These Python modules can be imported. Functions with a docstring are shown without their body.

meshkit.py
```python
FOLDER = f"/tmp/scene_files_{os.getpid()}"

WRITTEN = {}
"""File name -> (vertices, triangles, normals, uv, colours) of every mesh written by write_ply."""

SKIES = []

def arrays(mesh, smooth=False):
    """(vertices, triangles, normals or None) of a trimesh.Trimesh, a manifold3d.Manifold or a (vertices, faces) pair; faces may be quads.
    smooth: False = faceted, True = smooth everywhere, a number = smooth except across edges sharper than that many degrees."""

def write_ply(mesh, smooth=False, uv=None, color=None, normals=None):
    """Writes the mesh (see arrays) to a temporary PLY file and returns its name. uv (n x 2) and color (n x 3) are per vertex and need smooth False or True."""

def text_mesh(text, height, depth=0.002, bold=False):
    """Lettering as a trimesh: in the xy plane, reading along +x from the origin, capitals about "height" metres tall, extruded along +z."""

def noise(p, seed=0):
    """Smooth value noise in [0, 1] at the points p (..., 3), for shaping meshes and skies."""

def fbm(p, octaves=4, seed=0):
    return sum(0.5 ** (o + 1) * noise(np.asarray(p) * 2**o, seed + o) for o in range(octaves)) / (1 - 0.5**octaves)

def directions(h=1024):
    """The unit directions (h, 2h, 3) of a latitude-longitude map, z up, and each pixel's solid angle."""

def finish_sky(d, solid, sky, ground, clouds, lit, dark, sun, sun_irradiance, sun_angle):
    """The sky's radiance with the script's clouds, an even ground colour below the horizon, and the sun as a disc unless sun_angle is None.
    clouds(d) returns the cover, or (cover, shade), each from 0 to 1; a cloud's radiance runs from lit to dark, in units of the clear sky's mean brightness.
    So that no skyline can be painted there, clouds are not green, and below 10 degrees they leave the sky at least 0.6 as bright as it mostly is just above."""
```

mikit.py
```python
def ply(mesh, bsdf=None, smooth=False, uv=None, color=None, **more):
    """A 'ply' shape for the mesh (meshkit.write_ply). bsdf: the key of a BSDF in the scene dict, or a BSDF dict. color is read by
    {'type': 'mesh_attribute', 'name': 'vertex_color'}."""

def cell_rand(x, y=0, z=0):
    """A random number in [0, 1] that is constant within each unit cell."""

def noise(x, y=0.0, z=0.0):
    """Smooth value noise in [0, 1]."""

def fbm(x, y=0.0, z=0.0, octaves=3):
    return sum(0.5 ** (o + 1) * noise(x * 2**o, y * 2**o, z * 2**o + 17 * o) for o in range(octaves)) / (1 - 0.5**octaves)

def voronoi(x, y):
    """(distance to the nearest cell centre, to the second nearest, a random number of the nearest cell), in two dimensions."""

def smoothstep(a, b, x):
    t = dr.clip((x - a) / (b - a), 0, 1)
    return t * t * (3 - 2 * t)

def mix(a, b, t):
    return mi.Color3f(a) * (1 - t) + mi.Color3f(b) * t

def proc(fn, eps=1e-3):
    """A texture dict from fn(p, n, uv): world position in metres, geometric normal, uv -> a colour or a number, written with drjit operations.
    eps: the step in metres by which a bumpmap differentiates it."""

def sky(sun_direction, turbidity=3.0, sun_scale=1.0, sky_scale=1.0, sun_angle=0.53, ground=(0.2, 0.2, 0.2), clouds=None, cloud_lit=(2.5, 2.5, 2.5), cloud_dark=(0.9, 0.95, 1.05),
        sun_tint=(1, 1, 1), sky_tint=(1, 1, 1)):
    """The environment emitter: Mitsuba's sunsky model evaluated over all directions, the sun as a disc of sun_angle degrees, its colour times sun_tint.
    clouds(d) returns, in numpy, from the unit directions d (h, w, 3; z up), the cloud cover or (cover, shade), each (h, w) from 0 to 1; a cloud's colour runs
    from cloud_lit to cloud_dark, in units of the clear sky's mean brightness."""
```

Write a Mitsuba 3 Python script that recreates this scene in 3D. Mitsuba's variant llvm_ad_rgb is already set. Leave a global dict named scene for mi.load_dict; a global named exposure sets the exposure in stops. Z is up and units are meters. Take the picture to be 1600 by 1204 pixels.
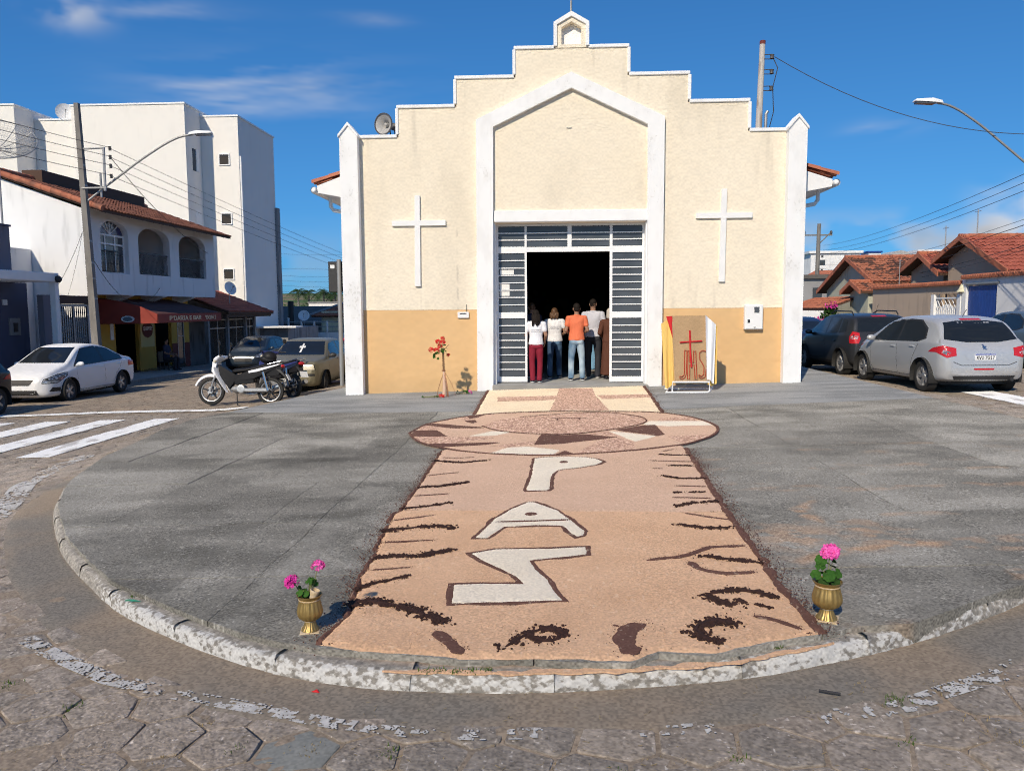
import math, numpy as np, trimesh, mitsuba as mi, mikit, meshkit, manifold3d as m3
import drjit as dr
from mikit import noise, fbm, voronoi, cell_rand, smoothstep, mix
from shapely.geometry import Polygon, LineString, Point, MultiPolygon, box as sbox
from shapely.ops import unary_union
from shapely import affinity
T = mi.ScalarTransform4f
scene, labels = {}, {}
# ---------------------------------------------------------------- camera, sky, exposure
YAW, PIT, ROLL = math.radians(3.0), math.atan(122/1250.), math.radians(0.4)
EYE = np.array([-0.35, -16.0, 1.54])
_f = np.array([-math.sin(YAW)*math.cos(PIT), math.cos(YAW)*math.cos(PIT), -math.sin(PIT)])
_r = np.array([math.cos(YAW), math.sin(YAW), 0.]); _u = np.cross(_r, _f)
_up = _u*math.cos(ROLL) + _r*math.sin(ROLL)
scene['camera'] = {'type': 'perspective', 'fov': 65.24, 'fov_axis': 'x', 'near_clip': 0.05, 'far_clip': 6000.,
    'to_world': T().look_at(origin=EYE.tolist(), target=(EYE+_f).tolist(), up=_up.tolist())}
SUN = np.array([-0.285, -0.79, 0.56])
def clouds(d):
    az = np.degrees(np.arctan2(d[..., 0], d[..., 1])); el = np.degrees(np.arcsin(np.clip(d[..., 2], -1, 1)))
    q = np.stack([(az+el*.8)/7., (el-az*.09)/.85, az*0], -1)
    w = meshkit.fbm(q + 1.6*meshkit.fbm(q*.4, 3, 5)[..., None], 5, 2); q3 = np.stack([az/2., el/1.1, az*0+7], -1); w3 = meshkit.fbm(q3, 5, 4)
    def patch(a, e, sa, se): return np.exp(-((az-a)/sa)**2 - ((el-e)/se)**2)
    wisp = .42*patch(-18, 14.6, 6.5, 1.5) + .30*patch(-22.5, 13.5, 5, 1.1) + .25*patch(-26, 18.3, 5, .7) + .3*patch(-12.3, 18.8, 2.2, .35) + .28*patch(21.5, 11, 2., .55)
    cover = wisp*np.clip((w-.36)*3., 0, 1) + .55*patch(-30.6, 17.4, 1.7, .8)*np.clip((w3-.3)*3.5, 0, 1)
    q2 = np.stack([az/3.4, el/1.5, az*0+4], -1); w2 = meshkit.fbm(q2, 5, 9)
    low = np.clip((w2-.42)*3.2, 0, 1)*np.clip(1.15-(el-2.6)/3.4, 0, 1)*(.30+.9*np.clip((az-4)/14., 0, 1))
    puff = np.clip((w2-.18)*3.5, 0, 1)*np.exp(-((az-30.5)/3.6)**4 - ((el-5.2)/1.9)**4)
    other = np.clip((w-.5)*2.4, 0, 1)*.5*np.clip((np.abs(az)-45)/30., 0, 1)
    c = np.clip(cover + .85*low + .9*puff + other, 0, 1)
    sh = np.clip((w2-.45)*1.6 + .25*(1-np.clip((el-2)/5, 0, 1)), 0, .7)
    return c, sh
scene['sky'] = mikit.sky(SUN, turbidity=2.6, clouds=clouds, cloud_lit=(3.3, 3.4, 3.6), cloud_dark=(1.7, 1.85, 2.1), sky_tint=(.27, .69, 1.12), sun_tint=(.93, 1.01, 1.16))
exposure = 1.66
# ---------------------------------------------------------------- helpers
RNG = np.random.default_rng(7)
def add(key, mesh, bsdf, smooth=False, **k):
    base, n = key, 0
    while key in scene:
        n += 1; key = f'{base}_{n:03d}'
    scene[key] = mikit.ply(mesh, bsdf, smooth=smooth, **k) if not (isinstance(mesh, dict)) else {**mesh, 'bsdf': {'type': 'ref', 'id': bsdf}}
    return key
def name(base):
    key, n = base, 0
    used = set(labels)
    while key in used or key in scene:
        n += 1; key = f'{base}_{n:03d}'
    return key
def thing(base, label, cat, group=None):
    key = name(base); labels[key] = {'label': label, 'category': cat}
    if group: labels[key]['group'] = group
    return key
def one(base, mesh, bsdf, label, cat, smooth=False, group=None):
    key = thing(base, label, cat, group); return add(key, mesh, bsdf, smooth)
def struct(base, mesh, bsdf, label, smooth=False, kind='structure'):
    key = add(base, mesh, bsdf, smooth); labels[key] = {'label': label, 'kind': kind}; return key
def cat(ms): return trimesh.util.concatenate([m for m in ms if m is not None])
def M(v, f): return trimesh.Trimesh(np.asarray(v, float), np.asarray(f, int), process=False)
def box(x0, x1, y0, y1, z0, z1, c=0.):
    if c <= 0:
        v = [[x, y, z] for x in (x0, x1) for y in (y0, y1) for z in (z0, z1)]
        f = [[0,1,3],[0,3,2],[4,6,7],[4,7,5],[0,4,5],[0,5,1],[2,3,7],[2,7,6],[0,2,6],[0,6,4],[1,5,7],[1,7,3]]
        return M(v, f)
    c = min(c, .45*(x1-x0), .45*(y1-y0), .45*(z1-z0)); p = []
    for sx in (0, 1):
        for sy in (0, 1):
            for sz in (0, 1):
                X, Y, Zz = (x0, x1)[sx], (y0, y1)[sy], (z0, z1)[sz]
                dx, dy, dz = (c, -c)[sx], (c, -c)[sy], (c, -c)[sz]
                p += [[X, Y+dy, Zz+dz], [X+dx, Y, Zz+dz], [X+dx, Y+dy, Zz]]
    return hull(p)
def hull(p):
    h = trimesh.convex.convex_hull(np.asarray(p, float)); return M(h.vertices, h.faces)
def tf(m, mat):
    m = m.copy(); m.apply_transform(np.asarray(mat)); return m
def mv(m, d): m = m.copy(); m.vertices = m.vertices + np.asarray(d); return m
def rotz(m, a, at=(0, 0, 0)):
    c, s = math.cos(a), math.sin(a); R = np.array([[c, -s, 0], [s, c, 0], [0, 0, 1.]])
    m = m.copy(); m.vertices = (m.vertices-at) @ R.T + at; return m
def rot(m, axis, a, at=(0, 0, 0)):
    return tf(m, trimesh.transformations.rotation_matrix(a, axis, at))
def pose(m, p, a=0., s=1.):
    return mv(rotz(tf(m, np.diag([s, s, s, 1])), a), p)
def tube(pts, r, n=8, cap=True):
    p = np.asarray(pts, float); r = np.broadcast_to(np.asarray(r, float), (len(p),))
    t = np.gradient(p, axis=0); t /= np.linalg.norm(t, axis=1, keepdims=True)+1e-12
    a = np.cross(t[0], [0, 0, 1.] if abs(t[0][2]) < .9 else [1., 0, 0]); a /= np.linalg.norm(a); rows = []
    ang = np.arange(n)*2*np.pi/n
    for i in range(len(p)):
        a = a - t[i]*(a@t[i]); a /= np.linalg.norm(a)+1e-12; b = np.cross(t[i], a)
        rows.append(p[i] + r[i]*(np.cos(ang)[:, None]*a + np.sin(ang)[:, None]*b))
    v = np.vstack(rows); f = []
    for i in range(len(p)-1):
        for j in range(n):
            k = (j+1) % n; f += [[i*n+j, i*n+k, (i+1)*n+k], [i*n+j, (i+1)*n+k, (i+1)*n+j]]
    if cap:
        c0, c1 = len(v), len(v)+1; v = np.vstack([v, p[0], p[-1]]); e = (len(p)-1)*n
        for j in range(n):
            k = (j+1) % n; f += [[c0, k, j], [c1, e+j, e+k]]
    return M(v, f)
def lathe(prof, n=24, flute=None):
    pr = np.asarray(prof, float); a = np.arange(n)*2*np.pi/n; v = []; f = []
    for i, (r, z) in enumerate(pr):
        rr = r*(1+(flute(i, a) if flute else 0*a)); v.append(np.stack([rr*np.cos(a), rr*np.sin(a), a*0+z], 1))
    v = np.vstack(v); m = len(pr)
    for i in range(m-1):
        for j in range(n):
            k = (j+1) % n; f += [[i*n+j, i*n+k, (i+1)*n+k], [i*n+j, (i+1)*n+k, (i+1)*n+j]]
    return M(v, f)
def polys(g):
    if g.is_empty: return []
    return [q for q in getattr(g, 'geoms', [g]) if q.geom_type == 'Polygon' and q.area > 1e-7]
def ext(g, z0, z1):
    return cat([mv(trimesh.creation.extrude_polygon(q, z1-z0, engine='earcut'), (0, 0, z0)) for q in polys(g)])
def ext_xz(g, y0, y1):     # polygon in (x, z), from y0 to y1
    m = ext(g, 0, y1-y0); v = m.vertices; m.vertices = np.stack([v[:, 0], y1-v[:, 2], v[:, 1]], 1); return m
def ext_yz(g, x0, x1):     # polygon in (y, z), from x0 to x1
    m = ext(g, 0, x1-x0); v = m.vertices; m.vertices = np.stack([x0+v[:, 2], v[:, 0], v[:, 1]], 1); return m
def ico(n, r=1., c=(0, 0, 0)):
    m = trimesh.creation.icosphere(n, r); return mv(M(m.vertices, m.faces), c)
def cyl(p0, p1, r, n=12): return tube([p0, p1], r, n)
def sst(t): t = np.clip(t, 0, 1); return t*t*(3-2*t)
def zp(x, y=0): return -.08+.0265*np.clip(x, -16, 16)
def zr(x, y): return zp(x)-.12-.26*sst((-4.5-x)/3.5)-.17*sst((x-5)/2.5)-.02*np.clip(y-2, 0, 30)
def grid(xs, ys, fz):
    X, Y = np.meshgrid(xs, ys, indexing='ij'); v = np.stack([X, Y, fz(X, Y)], -1).reshape(-1, 3)
    n, m = len(xs), len(ys); i, j = np.meshgrid(np.arange(n-1), np.arange(m-1), indexing='ij'); k = (i*m+j).ravel()
    return M(v, np.vstack([np.stack([k, k+m, k+m+1], 1), np.stack([k, k+m+1, k+1], 1)]))
def dens(p, d):
    p = np.asarray(p, float); out = [p[0]]
    for a, b in zip(p[:-1], p[1:]):
        n = max(1, int(math.ceil(np.linalg.norm(b-a)/d)))
        out += [a+(b-a)*k/n for k in range(1, n+1)]
    return np.array(out)
def jit_poly(pts, d=.05, amp=.012, seed=0, fr=14.):
    p = dens(list(pts)+[pts[0]], d)[:-1]
    j = np.stack([meshkit.fbm(np.c_[p*fr, np.full(len(p), seed+.5)], 3, 1)-.5, meshkit.fbm(np.c_[p*fr, np.full(len(p), seed+9.5)], 3, 2)-.5], 1)
    return Polygon(p+j*2*amp).buffer(0)
# ---------------------------------------------------------------- materials
def rgb(*c): return {'type': 'rgb', 'value': list(c)}
def mat(key, col, rough=.6, bump=None, two=True, eps=2e-3, bscale=1., **kw):
    b = {'type': 'principled', 'base_color': rgb(*col) if isinstance(col, tuple) else mikit.proc(col), 'roughness': rough if not callable(rough) else mikit.proc(rough), 'specular': .4, **kw}
    if bump is not None:
        b = {'type': 'bumpmap', 'arbitrary': mikit.proc(bump, eps), 'scale': bscale, 'bsdf': b}
    scene[key] = {'type': 'twosided', 'bsdf': b} if two else b
    return key
def speck(base, var, f=30., amp=.25, f2=3.):
    a, b = mi.Color3f(*base), mi.Color3f(*var)
    def fn(p, n, uv):
        t = fbm(p.x*f2, p.y*f2, p.z*f2, 3)
        g = noise(p.x*f, p.y*f, p.z*f)
        return mix(a, b, smoothstep(.3, .7, t))*(1-amp+2*amp*g)
    return fn
# world coordinates (metres) measured for the sawdust carpet, kerb and markings
CARPET_NEAR=[(-1.522,-12.234),(-1.468,-11.9),(-1.49,-11.646),(-1.553,-11.255),(-1.549,-10.957),(-1.576,-10.664),(-1.614,-10.236),(-1.642,-9.736),(-1.608,-9.617),(0.979,-9.876),(0.957,-10.59),(0.952,-10.969),(0.923,-11.431),(0.933,-11.873),(0.935,-12.169),(0.705,-12.239),(0.369,-12.38),(0.144,-12.34),(-0.001,-12.447),(-0.308,-12.42),(-0.788,-12.409),(-0.949,-12.364),(-1.286,-12.306)]
CARPET_MID=[(-1.608,-9.617),(-1.612,-8.751),(-1.629,-7.86),(-1.654,-6.813),(-1.453,-6.669),(1.116,-6.59),(1.116,-7.102),(1.08,-7.838),(1.035,-8.741),(0.979,-9.876)]
CARPET_TOP=[(-1.577,-3.697),(-1.658,-0.27),(-1.638,1.169),(1.435,0.135),(1.354,-2.02),(1.252,-4.251),(-0.029,-4.485)]
RING=[(-2.274,-5.513),(-2.2,-4.775),(-1.962,-4.329),(-1.687,-4.009),(-1.187,-3.699),(-0.264,-3.688),(0.887,-3.964),(1.321,-4.194),(1.608,-4.725),(1.772,-5.367),(1.752,-5.808),(1.585,-6.316),(1.181,-6.879),(0.679,-7.144),(0.208,-7.297),(-0.248,-7.372),(-0.353,-7.389),(-0.985,-7.249),(-1.355,-7.041),(-1.658,-6.728),(-1.929,-6.444),(-2.138,-5.994)]
HUB=[(-1.335,-5.068),(-1.182,-4.471),(-0.96,-4.312),(-0.425,-4.102),(-0.013,-3.931),(0.557,-4.044),(0.925,-4.597),(0.948,-4.977),(0.8,-5.338),(0.445,-5.647),(0.033,-5.918),(-0.232,-5.998),(-0.548,-5.909),(-0.958,-5.673),(-1.184,-5.42)]
LP=[(-0.56,-7.541),(-0.453,-7.489),(-0.206,-7.487),(-0.009,-7.544),(0.107,-7.662),(0.159,-7.8),(0.076,-7.963),(-0.102,-8.087),(-0.26,-8.154),(-0.318,-8.203),(-0.36,-8.367),(-0.38,-8.559),(-0.385,-8.975),(-0.41,-9.056),(-0.587,-9.056),(-0.599,-9.011),(-0.583,-8.783),(-0.568,-8.476),(-0.564,-7.999)]
LA=[(-0.544,-9.468),(-0.502,-9.486),(-0.325,-9.756),(-0.222,-10.041),(-0.131,-10.357),(-0.146,-10.471),(-0.192,-10.503),(-0.235,-10.386),(-0.284,-10.215),(-0.486,-10.182),(-0.72,-10.213),(-0.819,-10.5),(-0.912,-10.487),(-0.871,-10.309),(-0.802,-9.958),(-0.684,-9.661),(-0.573,-9.48)]
LN=[(-0.9,-10.848),(-0.744,-10.763),(-0.377,-10.768),(-0.136,-10.74),(-0.138,-10.904),(-0.284,-10.956),(-0.468,-11.005),(-0.5,-11.018),(-0.464,-11.187),(-0.391,-11.372),(-0.349,-11.565),(-0.302,-11.722),(-0.452,-11.727),(-0.649,-11.742),(-0.919,-11.747),(-0.94,-11.447),(-0.772,-11.429),(-0.525,-11.452),(-0.582,-11.313),(-0.688,-11.163),(-0.81,-11.002)]
BAR=[(-0.798,-10.09),(-0.488,-10.083),(-0.207,-10.063)]
DOTS=[(-0.249,-7.798),(-0.529,-9.877)]
SHAFT=[(-0.246,-0.187),(0.415,-0.368),(0.399,-1.493),(0.511,-3.739),(-0.418,-3.55),(-0.314,-1.829)]
ARML=[(-1.379,-1.471),(-0.244,-1.508),(-0.296,-2.156),(-1.333,-2.137)]
ARMR=[(0.428,-1.615),(1.342,-1.674),(1.338,-2.164),(0.478,-2.194)]
SEG={'brown': [[(-2.236,-5.732),(-2.236,-5.339),(-1.923,-5.344),(-1.708,-5.896),(-2.165,-5.827)],[(-2.177,-4.826),(-2.062,-4.695),(-1.298,-5.216),(-1.695,-5.244)],[(-1.688,-4.006),(-1.382,-3.867),(-1.483,-4.158),(-1.593,-4.304)],[(-1.648,-4.509),(-1.504,-4.429),(-1.444,-4.65),(-1.513,-4.791)],[(-1.968,-6.44),(-1.571,-6.459),(-1.065,-6.457),(-0.988,-6.468),(-1.154,-6.59),(-1.74,-6.687)],[(-0.519,-5.954),(-0.232,-6.039),(0.03,-5.998),(0.448,-6.3),(0.074,-6.473),(-0.24,-6.647),(-0.593,-6.704)],[(-0.36,-7.358),(-0.232,-7.123),(-0.222,-7.124),(-0.123,-7.326)],[(0.444,-5.684),(0.825,-5.387),(1.005,-5.371),(1.021,-6.152),(0.904,-6.276),(0.513,-5.824)]],'pink': [[(-2.15,-5.911),(-2.051,-5.86),(-1.066,-6.073),(-1.31,-6.272),(-1.575,-6.422),(-1.977,-6.387)],[(-2.223,-5.25),(-2.184,-4.875),(-1.972,-5.008),(-1.857,-5.309)],[(-0.122,-7.296),(0.197,-6.491),(0.446,-6.323),(0.596,-6.708),(0.568,-7.099),(0.211,-7.257)],[(1.148,-4.703),(1.598,-4.787),(1.621,-5.066),(1.073,-4.947)],[(1.025,-6.31),(1.559,-6.259),(1.54,-6.388),(1.126,-6.853),(1.079,-6.619)],[(0.044,-5.968),(0.343,-5.797),(0.47,-6.265),(0.283,-6.118)],[(-1.024,-6.679),(-0.55,-6.382),(-0.593,-6.683),(-0.891,-6.836)],[(-1.758,-4.219),(-1.681,-4.065),(-1.575,-4.329),(-1.638,-4.458)]],'cream': [[(-1.449,-5.935),(-1.172,-5.554),(-0.917,-5.682),(-1.078,-5.91)],[(-1.07,-7.174),(-0.891,-6.836),(-0.651,-6.8),(-0.29,-7.083),(-0.36,-7.346),(-0.865,-7.294)],[(0.356,-5.799),(0.506,-5.907),(0.902,-6.291),(0.601,-6.658),(0.498,-6.308)],[(0.848,-5.298),(0.953,-4.996),(1.68,-5.126),(1.733,-5.496),(1.14,-5.487)]]}
STROKES=[('b',1,[(-1.577,-7.358),(-1.394,-7.417),(-1.223,-7.376)]),('c',1.6,[(-1.633,-7.532),(-1.339,-7.683),(-1.033,-7.568)]),('b',1,[(-1.583,-8.295),(-1.304,-8.174)]),('c',2,[(-1.582,-8.803),(-1.407,-8.794),(-1.167,-8.649)]),('b',1,[(-1.589,-9.157),(-1.278,-9.097)]),('c',1.6,[(-1.608,-9.586),(-1.438,-9.555),(-1.22,-9.444)]),('b',1.2,[(-1.61,-9.97),(-1.286,-9.822)]),('c',2.6,[(-1.609,-10.261),(-1.404,-10.198),(-1.197,-10.134),(-1.112,-10.228)]),('b',1.2,[(-1.56,-10.553),(-1.197,-10.519)]),('c',2.3,[(-1.524,-10.899),(-1.221,-10.874),(-1.051,-10.758)]),('b',1.2,[(-1.505,-11.15),(-1.255,-11.113)]),('c',1.6,[(-1.514,-11.507),(-1.456,-11.412),(-1.23,-11.287)]),('c',2.8,[(-1.475,-11.749),(-1.416,-11.678),(-1.177,-11.787),(-0.919,-12.008)]),('b',3,[(-0.948,-12.117),(-0.862,-12.258),(-0.781,-12.389)]),('c',2.2,[(-0.594,-12.33),(-0.524,-12.244),(-0.461,-12.154),(-0.385,-12.097),(-0.299,-12.147),(-0.319,-12.238),(-0.412,-12.269),(-0.461,-12.178)]),('c',1,[(0.783,-7.467),(0.909,-7.531),(1.103,-7.568)]),('b',0.9,[(0.841,-7.286),(0.984,-7.176)]),('b',1.2,[(0.631,-7.802),(1.067,-7.909)]),('c',1.3,[(0.808,-8.074),(1.01,-8.118)]),('b',1,[(0.615,-8.199),(0.707,-8.209)]),('c',1.3,[(0.661,-8.547),(0.799,-8.681),(1.045,-8.706)]),('b',1.3,[(0.734,-8.979),(0.984,-9.027)]),('c',1.2,[(0.677,-9.239),(0.945,-9.24)]),('b',1.4,[(0.635,-9.402),(0.937,-9.464)]),('c',1.6,[(0.606,-9.716),(0.777,-9.593),(0.967,-9.573)]),('b',1.5,[(0.651,-9.908),(0.789,-10.03),(0.976,-10.151)]),('c',2,[(0.556,-10.237),(0.704,-10.337),(0.918,-10.351)]),('b',2,[(0.228,-11.047),(0.493,-10.964),(0.672,-10.791),(0.914,-10.771)]),('c',1.8,[(0.584,-10.969),(0.741,-11.054),(0.914,-11.119)]),('b',2.4,[(0.492,-11.079),(0.539,-11.245),(0.672,-11.321),(0.847,-11.294)]),('c',2.6,[(0.48,-11.69),(0.57,-11.806),(0.614,-11.835)]),('c',1.8,[(0.506,-11.661),(0.636,-11.592),(0.765,-11.627),(0.846,-11.718)]),('c',1.1,[(0.632,-11.752),(0.683,-11.796),(0.786,-11.868)]),('c',2.6,[(0.55,-12.076),(0.478,-12.012),(0.399,-12.071),(0.339,-12.141),(0.362,-12.222),(0.435,-12.29)]),('b',1.8,[(0.672,-11.968),(0.77,-12.034),(0.866,-12.156)]),('b',1.6,[(-0.057,-12.07),(-0.02,-12.095)]),('b',4.5,[(0.113,-12.063),(0.03,-12.121),(-0.018,-12.235),(0.007,-12.365),(0.038,-12.407)])]
EDGE_L=[(-1.522,-12.234),(-1.468,-11.9),(-1.49,-11.646),(-1.553,-11.255),(-1.549,-10.957),(-1.576,-10.664),(-1.614,-10.236),(-1.642,-9.736),(-1.608,-9.617),(-1.612,-8.751),(-1.629,-7.86),(-1.654,-6.813)]
EDGE_R=[(1.116,-7.102),(1.08,-7.838),(1.035,-8.741),(0.979,-9.876),(0.957,-10.59),(0.952,-10.969),(0.923,-11.431),(0.933,-11.873),(0.935,-12.169)]
EDGE_TL=[(-1.577,-3.697),(-1.658,-0.27),(-1.641,1.028)]
EDGE_TR=[(1.435,0.135),(1.354,-2.02),(1.252,-4.251)]
SLAB=[(-4.808,-9.166),(-4.13,-10.125),(-3.597,-10.742),(-3.143,-11.22),(-2.858,-11.437),(-2.542,-11.677),(-2.285,-11.865),(-1.981,-12.064),(-1.728,-12.191),(-1.498,-12.272),(-1.284,-12.317),(-0.947,-12.378),(-0.786,-12.423),(-0.547,-12.408),(-0.309,-12.44),(-0.003,-12.467),(0.141,-12.361),(0.365,-12.401),(0.701,-12.253),(0.925,-12.184),(1.187,-12.067),(1.329,-12.063),(1.444,-12.042),(1.753,-11.847),(2.101,-11.615),(2.276,-11.511)]
KTOP=[(-4.874,-9.112),(-4.048,-10.284),(-3.651,-10.731),(-3.263,-11.153),(-2.98,-11.448),(-2.711,-11.653),(-2.384,-11.895),(-2.078,-12.088),(-1.809,-12.249),(-1.462,-12.398),(-1.26,-12.443),(-0.854,-12.503),(-0.612,-12.514),(-0.251,-12.501),(0.191,-12.432),(0.548,-12.393),(0.893,-12.247),(1.193,-12.136),(1.37,-12.063),(1.757,-11.841),(2.11,-11.603),(2.295,-11.479)]
KBOT=[(-4.571,-9.585),(-4.3,-9.971),(-3.925,-10.441),(-3.468,-10.932),(-3.098,-11.291),(-2.749,-11.589),(-2.408,-11.853),(-2.102,-12.04),(-1.848,-12.152),(-1.495,-12.295),(-1.283,-12.359),(-0.979,-12.436),(-0.692,-12.481),(-0.252,-12.506),(0.183,-12.489),(0.387,-12.458),(0.598,-12.399),(0.827,-12.305),(1.074,-12.186),(1.341,-12.046),(1.428,-12.017),(1.593,-11.959),(1.841,-11.793),(2.138,-11.559),(2.357,-11.379)]
KBACK=[(-4.938,-8.914),(-5.168,-8.498),(-5.389,-8.036),(-5.56,-7.524),(-5.83,-6.607),(-5.925,-5.914),(-6.172,-4.565),(-6.256,-3.327),(-6.082,-2.733),(-5.916,-2.168)]
STRIPES=[[(-8.496,-4.437),(-7.922,-4.51),(-7.826,-0.418),(-8.362,-0.305)],[(-9.501,-3.864),(-9.122,-3.914),(-9.039,-0.227),(-9.608,-0.145)],[(-10.856,-2.515),(-10.212,-2.386),(-10.168,-0.366),(-10.723,-0.289)],[(-12.092,-0.904),(-11.294,-0.87),(-11.317,-0.387),(-11.724,-0.316)]]
STOP=[(-13.324,0.942),(-12.819,1.266),(-10.861,1.732),(-7.241,1.04),(-7.181,0.584),(-10.545,1.194),(-12.515,0.84),(-13.056,0.588)]
STRIPE_R=[(6.867,-1.667),(7.11,-2.989),(7.299,-3.758),(7.862,-3.109),(7.748,-1.862),(7.589,-1.136)]
REDGE=[(5.652,-2.709),(5.865,-3.658),(5.69,-4.869),(5.674,-5.501)]
FORE_L=[(-5.916,-2.168),(-4.992,1.56)]
FORE_R=[(5.592,-3.144),(5.621,2.516)]
FORE_B=[(-5.916,-2.168),(-3.566,-3.071),(-1.636,-3.302),(1.367,-3.686),(2.993,-3.398),(5.592,-3.144)]
JOINTS=[[(-2.182,-11.055),(-2.205,-9.643),(-2.253,-8.354),(-2.273,-6.877)],[(-2.654,-9.953),(-2.66,-9.45),(-2.687,-8.985),(-2.686,-8.347)],[(-3.99,-8.253),(-3.97,-7.063),(-4.0,-6.321)],[(2.416,-7.123),(2.348,-8.695),(2.251,-9.858),(2.27,-10.804)],[(3.88,-7.191),(3.784,-8.844)],[(2.276,-5.665),(2.332,-7.505)]]
JY=[[(-3.226,-9.913),(-1.69,-9.879)],[(-3.99,-8.253),(-1.688,-8.411)],[(1.002,-9.826),(2.179,-9.917)],[(0.967,-11.152),(1.959,-11.18)],[(1.074,-6.866),(2.404,-7.121)],[(-4.25,-3.789),(-1.929,-4.217)],[(1.817,-5.493),(3.693,-5.723)]]
LINE=[(-3.274,-11.873),(-2.888,-12.138),(-2.524,-12.358),(-2.055,-12.538),(-1.612,-12.678),(-1.291,-12.8),(-0.949,-12.869),(-0.68,-12.901),(-0.392,-12.888),(-0.002,-12.877),(0.311,-12.855),(0.666,-12.783),(1.058,-12.709),(1.371,-12.546),(1.667,-12.399),(1.852,-12.272)]
LINE2=[(-5.571,-8.997),(-5.934,-8.219),(-6.686,-6.9),(-7.088,-5.725),(-7.255,-4.585)]
POTS=[(-1.613,-12.074),(1.036,-12.005)]
FST=[(-2.413,-0.546)]
EASEL=[(1.738,-1.167),(2.347,-1.547),(2.622,-0.828)]
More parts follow.
